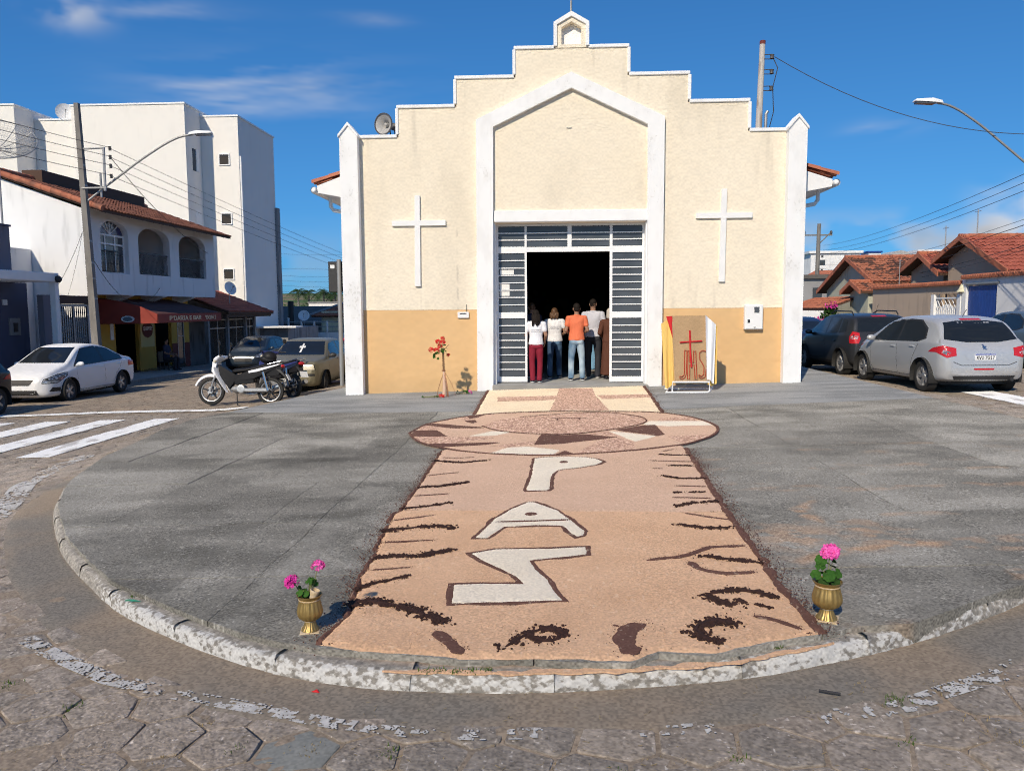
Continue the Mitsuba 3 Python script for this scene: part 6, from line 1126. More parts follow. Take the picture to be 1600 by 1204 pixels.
    A('rear_fender', hull([(-.75, -.06, .74), (-.75, .06, .74), (-1.0, -.05, .52), (-1.0, .05, .52), (-.85, -.05, .72), (-.85, .05, .72), (-.98, 0, .5)]), 'black_plastic'); A('number_plate', tf(box(-.005, .005, -.09, .09, -.07, .07), trimesh.transformations.compose_matrix(translate=(-1.0, 0, .57), angles=(0, .5, 0))), 'plate_white')
    A('exhaust', tube([[.1, -.12, .25], [-.2, -.14, .22], [-.4, -.15, .28], [-.85, -.16, .42]], [.022, .025, .045, .05], 12), 'chrome'); A('chain_guard', box(-.62, -.1, .09, .13, .27, .35, .02), 'engine_metal')
    for sy in (-1, 1): A('shock', tube([[-.6, sy*.12, .3], [-.5, sy*.13, .68]], .028, 10), 'chrome')
    A('side_stand', tube([[.05, .1, .24], [.0, .2, .02-.2*math.sin(lean)], [-.06, .215, .0-.2*math.sin(lean)]], .012, 8), 'black_plastic'); A('footrest', tube([[.03, -.26, .26], [.03, .26, .26]], .014, 8), 'black_plastic')
    return k, PP
k_, PP = moto('white underbone motorcycle leaning on its stand beside the left edge of the forecourt', -7.5, 1.85, math.pi+.02, .10, 'moto_white', 'seat_vinyl', 'engine_metal')
k_, PP2 = moto('blue and black motorcycle parked behind the white one', -7.15, 3.25, math.pi-.68, .10, 'moto_blue', 'car_navy', 'alloy_dark')
one('motorcycle_helmet', PP(soft([el((-.6, 0, .99), (.15, .125, .125)), m3.Manifold.batch_hull([el((-.52, 0, .95), (.12, .11, .08)), el((-.6, 0, .92), (.14, .115, .06))])], .03, 2)), 'seat_vinyl', 'black motorcycle helmet resting on the seat of the white motorcycle', 'helmet', True)
# ================================================================ left street: buildings
def wallmat(nm, c, v=.12, dirt=.25):
    def fn(p, n, uv):
        s = fbm(p.x*.9, p.y*.9, p.z*.35, 4); g = fbm(p.x*4, p.y*4, p.z*.7, 3)
        return mi.Color3f(*c)*(1-v+2*v*s)*(1-dirt*smoothstep(.55, .8, g))
    return mat(nm, fn, .8)
wallmat('plaster_white', (.72, .73, .74), .07, .17); wallmat('plaster_ivory', (.77, .75, .71), .02, .03); wallmat('plaster_slate', (.075, .085, .14)); wallmat('plaster_violet', (.17, .165, .20)); wallmat('plaster_yellow', (.56, .34, .06)); wallmat('plaster_maroon', (.15, .035, .03)); wallmat('plaster_beige', (.44, .35, .27), .06, .15); wallmat('plaster_green', (.42, .42, .34), .06, .2); wallmat('plaster_cream', (.66, .62, .44)); wallmat('plaster_grey', (.25, .25, .255), .1, .4)
mat('awning_red', lambda p, n, uv: mix((.22, .03, .02), (.27, .045, .03), fbm(p.x*3, p.y*3, p.z*3, 3)), .7); mat('awning_top', lambda p, n, uv: mix((.065, .03, .03), (.09, .04, .038), fbm(p.x*3, p.y*3, p.z*3, 3)), .8)
mat('window_glass', (.05, .06, .07), .08, specular=.6); mat('blue_glass', (.02, .03, .12), .1, specular=.6); mat('fibre_roof', lambda p, n, uv: mix((.07, .065, .06), (.14, .13, .12), fbm(p.x*2, p.y*2, p.z*2, 4)), .9)
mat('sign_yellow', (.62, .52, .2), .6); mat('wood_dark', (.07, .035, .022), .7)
mat('roof_tile_old', lambda p, n, uv: mix((.10, .045, .032), (.24, .095, .06), noise(p.y*4.5, p.x*2.6, p.z*2.6)), .8)
mat('roof_tile_red', lambda p, n, uv: mix((.29, .078, .052), (.38, .11, .072), noise(p.y*4.5, p.x*4.5, p.z*2.6)), .75)
def m_tile_mix(p, n, uv): return mix(mix((.29, .10, .057), (.40, .155, .088), noise(p.x*5, p.y*3, p.z*3)), (.10, .05, .035), smoothstep(.5, .62, noise(p.x*3.4+3, p.y*4.4, p.z*4.4)))
mat('roof_tile_mix', m_tile_mix, .8)
def tile_rows(e0, e1, r0, r1, pitch=.22, course=.38, h=.045, th=.03):
    """rows of barrel tiles on the plane from eave e0-e1 up to ridge r0-r1"""
    e0, e1, r0, r1 = [np.array(q, float) for q in (e0, e1, r0, r1)]; W_ = np.linalg.norm(e1-e0); Ls = np.linalg.norm(r0-e0); n = np.cross(e1-e0, r0-e0); n /= np.linalg.norm(n); n *= np.sign(n[2])
    nu = max(2, int(W_/pitch))*6+1; nv = max(1, int(round(Ls/course))); u = np.linspace(0, 1, nu); k = np.arange(nu) % 6; prof = np.array([0, .55, .95, 1., .75, .15])[k]*h
    V, F_ = [], []; rr = np.random.default_rng(int(abs(e0).sum()*100) % 1000)
    for r in range(nv):
        for q, up in ((r/nv-(.012 if r == 0 else .0), th), (min(1, (r+1)/nv+.03), .0)):
            j = np.repeat(rr.normal(0, .006, nu//6+1), 6)[:nu]; p = (e0*(1-u)[:, None]+e1*u[:, None])*(1-q)+(r0*(1-u)[:, None]+r1*u[:, None])*q; V.append(p+n*(prof+up+j+.01)[:, None])
        b = 2*r*nu
        for i in range(nu-1): F_ += [[b+i, b+i+1, b+nu+i+1], [b+i, b+nu+i+1, b+nu+i]]
    # front lips
    base = len(V)*nu; p = e0*(1-u)[:, None]+e1*u[:, None]; V.append(p+n*.0)
    for i in range(nu-1): F_ += [[i, base+i+1, i+1], [i, base+i, base+i+1]]
    for r in range(1, nv):
        b, c = 2*r*nu, (2*r-1)*nu
        for i in range(nu-1): F_ += [[b+i, c+i+1, b+i+1], [b+i, c+i, c+i+1]]
    return M(np.vstack(V), F_)
def roof(k, e0, e1, r0, r1, bs='roof_tile', part='roof', pitch=.22):
    e0, e1, r0, r1 = [np.array(q, float) for q in (e0, e1, r0, r1)]; d = np.array([0, 0, -.1]); P_ = [e0, e1, r1, r0]
    v = np.array(P_+[q+d for q in P_]); f = [[0, 1, 2], [0, 2, 3], [4, 6, 5], [4, 7, 6]]
    for i in range(4): j = (i+1) % 4; f += [[i, 4+i, 4+j], [i, 4+j, j]]
    q = add(f'{k}__{part}', M(v, f), 'wood_dark'); t = add(q+'__tile_rows', tile_rows(e0, e1, r0, r1, pitch), bs); labels[t] = {'label': 'rows of red clay barrel tiles', 'kind': 'stuff'}; return q
def ridge(k, a, b, bs='roof_tile'):
    a, b = np.array(a, float), np.array(b, float); n = max(1, int(np.linalg.norm(b-a)/.36)); t = (b-a)/np.linalg.norm(b-a)
    return add(k+'__ridge_cap', cat([tube([a+(b-a)*i/n, a+(b-a)*(i+1.08)/n], [.105, .09], 10) for i in range(n)]), bs, 40)
# --- two storey house with shop
h = thing('shop_house', 'two storey white house with arched balconies above a red awninged bar', 'house')
def arch(y0, y1, zb, zs, za, n=18):
    t = np.linspace(0, math.pi, n); c = (y0+y1)/2; r = (y1-y0)/2; return Polygon([(y0, zb), (y1, zb)]+[(c+r*math.cos(q), zs+(za-zs)*math.sin(q)**.9) for q in t])
ops = [arch(13.0, 14.95, 2.93, 4.35, 4.90), arch(15.7, 18.35, 2.97, 4.35, 4.90), arch(19.2, 21.95, 2.98, 4.35, 4.90)]
face = Polygon([(12.3, 2.3), (22.9, 2.25), (22.9, 5.2), (12.3, 5.2)])
for o in ops: face = face.difference(o)
add(h+'__upper_front', ext_yz(face, -17.3, -17.), 'plaster_white')
add(h+'__gable_wall', ext_xz(Polygon([(-17.3, -1.6), (-17.0, 2.3), (-17.0, 5.12), (-20.5, 6.4), (-24, 5.1), (-24, -1.6)]), 12.1, 12.32), 'plaster_white')
add(h+'__far_gable', ext_xz(Polygon([(-17.3, 2.25), (-17.3, 5.12), (-20.5, 6.4), (-24, 5.1), (-24, 2.25)]), 22.66, 22.88), 'plaster_white')
add(h+'__balcony_floor', box(-18.9, -17.0, 12.33, 22.85, 2.12, 2.3), 'plaster_white'); add(h+'__balcony_back', box(-18.9, -18.75, 12.33, 22.65, 2.3, 5.3), 'wood_dark'); add(h+'__balcony_ceiling', box(-18.9, -17.3, 12.33, 22.65, 4.98, 5.05), 'plaster_beige')  # back wall coloured dark: deep shade behind the arches is put into its colour
for y in (15.32, 18.75): add(h+'__balcony_partition', box(-18.75, -17.3, y-.1, y+.1, 2.3, 4.98), 'plaster_white')
for (y0, y1) in ((15.7, 18.35), (19.2, 21.95)):
    bars = [cyl((-17.12, y, 2.99), (-17.12, y, 3.82), .009, 5) for y in np.arange(y0+.06, y1, .105)]
    q = add(h+'__railing', cat([box(-17.14, -17.10, y0, y1, 3.82, 3.86), box(-17.14, -17.10, y0, y1, 3.02, 3.05)]), 'dark_metal'); t = add(q+'__bars', cat(bars), 'dark_metal'); labels[t] = {'label': 'thin dark balcony bars', 'kind': 'stuff'}
wf = add(h+'__arched_window', cat([box(-17.24, -17.18, 13.0, 14.95, z0, z1) for z0, z1 in ((2.93, 2.98), (4.0, 4.06), (4.33, 4.40))]+[box(-17.235, -17.185, y-.03, y+.03, 2.98, 4.33) for y in (13.03, 13.62, 14.3, 14.92)]), 'white_metal')
for y0, y1 in ((13.06, 13.59), (13.65, 14.27), (14.33, 14.89)):
    add(wf+'__pane', box(-17.222, -17.214, y0, y1, 4.06, 4.33), 'window_glass')
    for i in range(3): add(wf+'__pane', box(-17.222, -17.214, y0, y1, 2.98+i*.34, 3.30+i*.34), 'window_glass')
for a0, a1, m_ in ((.05, .85, 'blue_glass'), (.95, 2.15, 'window_glass'), (2.25, 3.09, 'blue_glass')):
    t = np.linspace(a0, a1, 8); add(wf+'__fanlight', ext_yz(Polygon([(13.975, 4.41)]+[(13.975+.93*math.cos(q), 4.41+.45*math.sin(q)) for q in t]), -17.222, -17.212), m_)
add(wf+'__fan_bars', cat([tube([[-17.2, 13.975, 4.4], [-17.2, 13.975+.95*math.cos(a), 4.4+.46*math.sin(a)]], .022, 6) for a in (.9, 1.3, 1.57, 1.85, 2.2)]), 'white_metal')
q = add(h+'__window_guard', cat([box(-17.1, -17.06, 13.35, 14.5, 3.75, 3.79), box(-17.1, -17.06, 13.35, 14.5, 3.0, 3.03)]), 'dark_metal'); t = add(q+'__bars', cat([cyl((-17.08, y, 2.98), (-17.08, y, 3.77), .009, 5) for y in np.arange(13.4, 14.5, .105)]), 'dark_metal'); labels[t] = {'label': 'thin bars of the window guard', 'kind': 'stuff'}
roof(h, (-16.25, 11.9, 5.08), (-16.25, 23.2, 5.08), (-20.5, 11.9, 6.56), (-20.5, 23.2, 6.56), bs='roof_tile_old'); roof(h, (-24.6, 23.2, 5.08), (-24.6, 11.9, 5.08), (-20.5, 23.2, 6.56), (-20.5, 11.9, 6.56)); ridge(h, (-20.5, 11.8, 6.64), (-20.5, 23.3, 6.64))
add(h+'__verge_tiles', cat([tube([(-16.2-.36*i, 11.86, 5.12+.1253*i), (-16.2-.36*(i+1.1), 11.86, 5.12+.1253*(i+1.1))], [.11, .095], 10) for i in range(12)]), 'roof_tile', 40)
add(h+'__roof_parapet', box(-20.9, -20.1, 14.6, 22.4, 6.2, 6.95), 'wood_dark')
# shop front
add(h+'__shop_wall', ext_yz(unary_union([sbox(14.3, -1.7, 15.45, 2.13), sbox(17.25, -1.7, 18.7, 2.13), sbox(20.2, -1.7, 20.75, 2.13), sbox(21.45, -1.7, 22.0, 2.13), sbox(14.3, 1.25, 22.0, 2.13)]), -18.15, -18.), 'plaster_yellow')
for a, b in ((20.21, 20.74), (21.46, 21.99)): add(h+'__shop_dado', box(-18.02, -17.985, a, b, -1.7, -.02), 'plaster_maroon')
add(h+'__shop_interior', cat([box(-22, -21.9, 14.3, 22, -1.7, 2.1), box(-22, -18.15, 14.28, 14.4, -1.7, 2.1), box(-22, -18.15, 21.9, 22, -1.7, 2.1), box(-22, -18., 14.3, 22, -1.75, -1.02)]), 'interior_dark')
for y in (14.9, 17.6, 20.4): add(h+'__corbel', ext_xz(Polygon([(-18, 1.78), (-17.9, 1.78), (-17.05, 2.08), (-17.05, 2.12), (-18, 2.12)]), y, y+.35), 'plaster_white')
dc = add(h+'__glass_door', box(-18.08, -18.03, 20.76, 21.44, -1.0, 1.2), 'window_glass'); add(dc+'__frame', cat([box(-18.03, -17.99, 20.76, 20.80, -1., 1.2), box(-18.03, -17.99, 21.40, 21.44, -1., 1.2), box(-18.03, -17.99, 20.80, 21.40, .28, .32)]), 'grey_metal')
aw = thing('shop_awning', 'red fabric awning with white lettering over the bar entrance', 'awning')
add(aw+'__top', M([[-18, 14.2, 2.0], [-15.6, 14.2, 1.38], [-15.6, 20.1, 1.40], [-18, 20.1, 2.0]], [[0, 1, 2], [0, 2, 3]]), 'awning_top')
add(aw+'__side', ext_xz(Polygon([(-18, 2.0), (-17.2, 1.9), (-16.3, 1.70), (-15.6, 1.38), (-15.6, 1.02), (-18, 1.0)]), 14.17, 14.2), 'awning_red'); add(aw+'__valance', box(-15.62, -15.58, 14.2, 20.1, 1.03, 1.385), 'awning_red')
mat('lettering_cream', (.70, .56, .36), .6)
def sign_text(key, txt, y0, z0, hgt, x, b, ln):
    tm = meshkit.text_mesh(txt, hgt, .01, True); w = tm.bounds[1][0]; v = np.array(tm.vertices); s = ln/w
    q = add(key, M(np.stack([x+v[:, 2], y0+v[:, 0]*s, z0+v[:, 1]], 1), tm.faces), b); labels[q] = {'label': 'pale lettering on the red awning', 'kind': 'stuff'}
sign_text(aw+'__lettering', "P'DARIA E BAR", 15.1, 1.12, .17, -15.58, 'lettering_cream', 2.9); sign_text(aw+'__lettering', "'DON I", 18.35, 1.12, .16, -15.58, 'lettering_cream', 1.15)
pl = add(aw+'__house_number', ext_xz(affinity.scale(Point(-16.75, 1.19).buffer(1, 6), .26, .125), 14.135, 14.165), 'plate_white'); add(pl+'__rim', ext_xz(affinity.scale(Point(-16.75, 1.19).buffer(1, 6), .19, .085), 14.125, 14.136), 'car_steel')
ps = one('beer_poster', box(-17.985, -17.97, 17.35, 18.55, -.05, 1.15), 'sign_yellow', 'yellow wall poster with a dark red badge inside the bar', 'poster')
add(ps+'__badge', ext_yz(affinity.scale(Point(17.95, .68).buffer(1, 8), .46, .34), -17.97, -17.962), 'plaster_maroon'); tm = meshkit.text_mesh('SUPER', .16, .008, True); v = np.array(tm.vertices); q = add(ps+'__lettering', M(np.stack([-17.962+v[:, 2], 17.58+v[:, 0]*.72/tm.bounds[1][0], .66+v[:, 1]], 1), tm.faces), 'plate_white'); labels[q] = {'label': 'word SUPER in white on the badge', 'kind': 'stuff'}
wb = one('wall_sign', box(-17.99, -17.975, 15.05, 15.3, .35, 1.05), 'plate_white', 'narrow white notice on the yellow shop wall left of the entrance', 'sign')
# seated figure in the shade of the awning
def seated(label, x, y, yaw, z, top, bottom):
    k = thing('person', label, 'person'); P = lambda m: pose(m, (x, y, z), yaw)
    b = [el((0, 0, 1.24), (.075, .092, .11)), *chain([((0, 0, 1.02), .055), ((0, 0, 1.16), .052)])]
    for s in (-1, 1): b += chain([((s*.19, 0, 1.0), .05), ((s*.24, .06, .74), .04), ((s*.13, .34, .66), .03)])+hand((s*.13, .36, .68), None, s)
    add(k+'__body', P(soft(b, .02, 3)), 'skin', True)
    add(k+'__shirt', P(soft([m3.Manifold.batch_hull([el((0, 0, .5), (.17, .13, .08)), el((-.13, 0, 1.02), .07), el((.13, 0, 1.02), .07)])]+[q for s in (-1, 1) for q in chain([((s*.18, 0, 1.0), .068), ((s*.23, .04, .82), .056)])], .03, 4, .006)), top, True)
    add(k+'__trousers', P(soft([m3.Manifold.batch_hull([el((0, 0, .46), (.18, .14, .1))])]+[q for s in (-1, 1) for q in chain([((s*.1, 0, .46), .1), ((s*.13, .44, .48), .075), ((s*.13, .42, .08), .055)])], .03, 4, .006)), bottom, True)
    for s in (-1, 1): add(k+'__shoe', P(soft([m3.Manifold.batch_hull([el((s*.13, .4, .045), .042), el((s*.14, .54, .035), .036)])], .03, 2)), 'shoe_dark', True)
    add(k+'__hair', P(soft([el((0, -.012, 1.265), (.082, .096, .1))], .02, 1)), 'hair_dark', True)
seated('person in dark shirt sitting in the shade under the red awning', -16.9, 17.4, -1.6, zr(-15, 17)+.13, 'shirt_navy', 'trousers_black')
ck = thing('bar_chair', 'dark plastic chair under the person in the shade of the awning', 'chair'); cz = zr(-15, 17)+.13
add(ck+'__seat', box(-17.15, -16.7, 17.18, 17.62, cz+.33, cz+.36), 'black_plastic'); add(ck+'__backrest', box(-17.19, -17.15, 17.18, 17.62, cz+.36, cz+.8), 'black_plastic')
for a in (-17.12, -16.73):
    for b in (17.21, 17.59): add(ck+'__leg', box(a-.02, a+.02, b-.02, b+.02, cz, cz+.33), 'black_plastic')
# --- porch building right of the shop
p = thing('porch_house', 'low tiled porch with grey barred gates right of the bar', 'house')
roof(p, (-16.4, 22.95, 1.42), (-16.4, 29.3, 1.36), (-19.6, 22.95, 2.62), (-19.6, 29.3, 2.56), 'roof_tile_red'); add(p+'__beam', box(-16.7, -16.5, 22.95, 29.2, 1.14, 1.3), 'wood_dark')
for y in (22.9, 25.3, 27.75, 29.1): add(p+'__post', box(-17.6, -17.4, y-.1, y+.1, -1.7, 1.2), 'plaster_grey')
add(p+'__back_wall', box(-20, -19.8, 22.95, 29.2, -1.7, 2.4), 'plaster_grey'); add(p+'__side_wall', ext_xz(Polygon([(-17.4, -1.7), (-17.4, 1.5), (-19.8, 2.45), (-19.8, -1.7)]), 29.0, 29.15), 'plaster_beige')
for y0, y1 in ((23.0, 25.2), (25.4, 27.65), (27.85, 29.0)):
    g = add(p+'__gate', cat([box(-17.52, -17.48, y0, y1, z, z+.05) for z in (-1.35, .55, .98)]+[box(-17.52, -17.48, y-.025, y+.025, -1.35, 1.0) for y in (y0+.03, (y0+y1)/2, y1-.03)]), 'grey_metal'); t = add(g+'__bars', cat([cyl((-17.5, y, -1.35), (-17.5, y, 1.), .01, 5) for y in np.arange(y0, y1, .13)]), 'dark_metal'); labels[t] = {'label': 'thin gate bars', 'kind': 'stuff'}
def dish(label, c, d, r, b='white_metal', mast=.9):
    k = thing('satellite_dish', label, 'satellite dish'); c = np.array(c, float); t = np.linspace(0, 1, 8); pr = [(r*q, .28*r*q*q) for q in t]+[(r*q, .28*r*q*q-.012) for q in t[::-1]]
    add(k+'__bowl', mv(to_dir(lathe(pr, 28), d), c), b, 60); d = np.array(d, float)/np.linalg.norm(d); add(k+'__feed_arm', tube([c+[0, 0, -.8*r], c+d*r*.7+[0, 0, -.25*r], c+d*r*.9], .012, 6), 'grey_metal'); add(k+'__feed_horn', ico(1, .05, c+d*r*.92), 'grey_metal', True); add(k+'__mast', tube([c-[0, 0, mast], c-[0, 0, .1]-d*.05], .025, 8), 'grey_metal'); return k
dish('small white satellite dish on the porch roof in front of the apartments', (-17.4, 25.6, 2.62), (.9, -.5, .35), .36)
# --- apartment block
a = thing('apartment_block', 'tall plain white apartment block in stepped volumes behind the bar', 'building')
def vol(x0, x1, y0, y1, z1): 
    add(a+'__wall', box(x0, x1, y0, y1, -1.9, z1), 'plaster_ivory'); add(a+'__parapet_cap', box(x0-.06, x1+.06, y0-.06, y1+.06, z1+.003, z1+.09), 'white_metal')
vol(-27.6, -21.05, 29.2, 40, 13.02); vol(-21.04, -18.8, 31.2, 37.2, 12.75); vol(-29.9, -27.62, 29.4, 40, 12.3); vol(-38, -29.92, 27.7, 38, 12.75)
add(a+'__corner_strip', box(-18.79, -18.62, 37.0, 37.5, -1.9, 8.2), 'plaster_grey'); add(a+'__downpipe', cyl((-18.74, 31.3, -1.), (-18.74, 31.3, 10.5), .06, 8), 'white_metal')
def win(x0, x1, z0, z1, y, tilted=True):
    k = add(a+'__window', box(x0, x1, y-.02, y+.0, z0, z1), 'interior_dark'); add(k+'__frame', cat([box(x0-.06, x1+.06, y-.05, y+.01, z1, z1+.06), box(x0-.06, x1+.06, y-.05, y+.01, z0-.06, z0), box(x0-.06, x0, y-.05, y+.01, z0, z1), box(x1, x1+.06, y-.05, y+.01, z0, z1)]), 'white_metal')
    add(k+'__sash', rot(box(x0+.03, x1-.03, y-.06, y-.045, z0+.28*(z1-z0), z1-.03), [1, 0, 0], .35 if tilted else .0, (0, y-.05, z1)), 'window_glass')
    return k
for zc in (10.3, 6.88, 3.62): win(-19.95, -19.4, zc-.28, zc+.28, 31.18)
k_ = add(a+'__window', box(-21.05, -21.03, 30.0, 30.75, 9.5, 10.75), 'window_glass'); add(k_+'__shutter', box(-21.03, -21.0, 30.4, 30.78, 9.5, 10.75), 'white_metal'); k_ = add(a+'__window', box(-21.05, -21.03, 30.1, 30.85, 6.2, 7.3), 'white_metal')
for dx, dz in ((-21.6, 0), (-21.6, .1)): pass
dish('white satellite dish on the roof edge of the apartment block', (-28.2, 29.6, 12.75), (.6, -.8, .2), .5, 'plate_white', .5)
kd = thing('mesh_dish', 'large wire mesh satellite dish at the left edge above the tiled roof', 'satellite dish'); c = np.array([-16.9, 7.6, 6.35]); dn = np.array([.35, -.55, .75])
def frame_at(c, d): d = np.array(d)/np.linalg.norm(d); e = np.cross(d, [0, 0, 1]); e /= np.linalg.norm(e); return lambda a, r: np.array(c)+(e*math.cos(a)+np.cross(d, e)*math.sin(a))*r+d*.3*r*r
fr = frame_at(c, dn)
add(kd+'__rim', tube([fr(a_, 1.05) for a_ in np.linspace(0, 2*math.pi, 33)], .018, 6), 'grey_metal'); add(kd+'__ribs', cat([tube([fr(a_, r_) for r_ in np.linspace(.05, 1.05, 7)], .011, 5) for a_ in np.arange(12)*math.pi/6]+[tube([fr(a_, r_) for a_ in np.linspace(0, 2*math.pi, 33)], .006, 4) for r_ in (.35, .6, .85)]), 'grey_metal')
msh = []
for r_ in np.arange(.1, 1.05, .06): msh.append(tube([fr(a_, r_) for a_ in np.linspace(0, 2*math.pi, 33)], .003, 3))
for a_ in np.arange(60)*math.pi/30: msh.append(tube([fr(a_, r_) for r_ in np.linspace(.2, 1.05, 5)], .003, 3))
t = add(kd+'__wire_mesh', cat(msh), 'grey_metal'); labels[t] = {'label': 'fine wire mesh of the dish', 'kind': 'stuff'}
add(kd+'__feed', tube([fr(0, 0), c+dn*.55, c+dn*.95], .03, 8), 'dark_metal'); add(kd+'__mast', cyl(c-[0, 0, 2.2], c, .03, 8), 'grey_metal')
# --- modern neighbour
m = thing('modern_house', 'modern slate blue and grey house with white canopy at the left edge', 'house')
add(m+'__upper_block', box(-24, -17.0, -4, 8.02, 2.75, 4.1), 'plaster_violet'); add(m+'__rear_block', box(-24, -19.05, 8.03, 12.05, -1.2, 3.72), 'plaster_white'); add(m+'__parapet_cap', box(-24, -16.96, -4, 8.06, 4.103, 4.16), 'plaster_slate'); add(m+'__canopy', box(-18.6, -16.4, -4, 9.42, 2.46, 2.74, .02), 'white_plain'); add(m+'__canopy_post', box(-16.62, -16.42, 9.22, 9.42, -1.2, 2.46, .01), 'white_plain')
add(m+'__slate_wall', box(-18.3, -17.9, 8.3, 10.0, -1.2, 2.46), 'plaster_slate'); add(m+'__white_wall', box(-18.4, -18.1, -4, 8.3, -1.2, 2.46), 'plaster_white'); add(m+'__garden_wall', box(-17.2, -17.0, 9.44, 10.15, -1.4, 2.05), 'plaster_violet')
add(m+'__wall_lamp', box(-17.9, -17.86, 8.75, 8.95, 1.72, 1.9), 'plate_white'); k_ = add(m+'__meter', box(-17.9, -17.85, 9.0, 9.5, .75, 1.3), 'plaster_grey'); add(k_+'__dial', lathe([(0, 0), (.1, 0), (.1, .02), (0, .02)], 14) if 0 else box(-17.86, -17.83, 9.15, 9.35, .85, 1.15), 'dark_metal'); add(m+'__canopy_lamp', ico(1, .12, (-16.36, 9.3, 2.55)), 'dark_metal', True)
g = thing('dark_gate', 'dark barred gate between the grey garden wall and the shop house', 'gate'); add(g+'__frame', cat([box(-17.12, -17.06, 10.16, 12.08, z, z+.07) for z in (-1.2, 1.68)]+[box(-17.12, -17.06, y, y+.07, -1.13, 1.68) for y in (10.16, 11.15, 12.01)]), 'grey_metal'); t = add(g+'__bars', cat([box(-17.1, -17.08, y, y+.03, -1.13, 1.68) for y in np.arange(10.3, 12, .12)]), 'dark_metal'); labels[t] = {'label': 'dark vertical gate bars', 'kind': 'stuff'}
add(g+'__lintel', box(-17.25, -17.0, 10.16, 12.09, 1.76, 2.05), 'wood_dark'); add(g+'__back_wall', box(-20, -19.9, 10.16, 12.09, -1.5, 2.), 'interior_dark')
# --- utility pole with street lamp
mat('pole_concrete', lambda p, n, uv: mix((.12, .112, .105), (.26, .25, .235), fbm(p.x*6, p.y*6, p.z*1.6, 4)), .85)
u = thing('utility_pole', 'weathered concrete utility pole in front of the white shop house', 'utility pole')
b0, b1 = np.array([-14.86, 8.8, zr(-15, 9)-.1]), np.array([-15.28, 9.1, 8.0]); pa = lambda t: b0+(b1-b0)*t
sq = lambda c, w, d: [c+[sx*w, sy*d, 0] for sx, sy in ((-1, -1), (1, -1), (1, 1), (-1, 1))]
v = np.array(sq(b0, .12, .11)+sq(b1, .07, .065)); add(u+'__shaft', hull(v), 'pole_concrete')
for t in (.33, .40, .455, .53, .72, .79): c = pa(t); w = .13-.055*t; add(u+'__band', box(c[0]-w, c[0]+w, c[1]-w*.8, c[1]+w*.8, c[2]-.025, c[2]+.025), 'grey_metal')
c = pa(.845); add(u+'__insulator_bracket', cat([tube([c, c+[.75, 0, .02]], .03, 8), tube([pa(.71)+[0, -.1, 0], pa(.71)+[.8, -.1, 0]], .03, 8), tube([c+[.75, 0, .04], pa(.71)+[.75, -.1, -.1]], .04, 8), tube([c+[.6, 0, -.75], c+[.6, 0, -1.5]], .035, 8)]), 'grey_metal')
INS = [c+[.95, 0, dz] for dz in (0., -.27, -.54, -.85)]
for q in INS: add(u+'__insulator', mv(lathe([(0, -.06), (.05, -.06), (.03, -.02), (.055, 0), (.03, .03), (.05, .06), (0, .065)], 12), q), 'horn_dark', 40)
l = thing('street_lamp', 'street lamp on a long curved arm fixed to the left utility pole', 'street lamp')
s = pa(.66); pts = [s, s+[.5, .1, .42], s+[1.7, .3, 1.35], s+[2.45, .4, 1.85], s+[2.95, .45, 2.1], s+[3.35, .5, 2.16]]; add(l+'__arm', tube(smooth_path(dens(pts, .2), 2), .035, 8), 'grey_metal', True)
def lamp_head(k, p, d):
    p, d = np.array(p), np.array(d)/np.linalg.norm(d); e = np.cross([0, 0, 1], d); e /= np.linalg.norm(e)
    add(k+'__head', hull([p+d*a_+e*b_+np.array([0, 0, z_]) for a_, b_, z_ in ((-.12, .05, 0), (-.12, -.05, 0), (-.1, .04, .07), (-.1, -.04, .07), (.15, .14, .0), (.15, -.14, .0), (.15, .09, .11), (.15, -.09, .11), (.62, .11, .02), (.62, -.11, .02), (.58, .08, .08), (.58, -.08, .08))]), 'white_metal'); add(k+'__lens', hull([p+d*a_+e*b_+np.array([0, 0, z_]) for a_, b_ in ((.1, .11), (.1, -.11), (.58, .09), (.58, -.09)) for z_ in (-.035, .0)]), 'dark_glass')
lamp_head(l, pts[-1], (1, .1, .03))
# --- sign seen from behind beside the church
sg = thing('sign_post', 'dark rectangular sign seen from behind on a grey pole left of the church', 'sign'); add(sg+'__pole', cyl((-5.28, 2.35, -.25), (-5.28, 2.35, 2.66), .05, 12), 'grey_metal', 40); add(sg+'__panel', box(-5.55, -4.9, 2.41, 2.49, 1.92, 2.62, .01), 'black_plastic'); add(sg+'__sticker', box(-5.50, -5.40, 2.402, 2.409, 2.46, 2.54), 'plate_white')
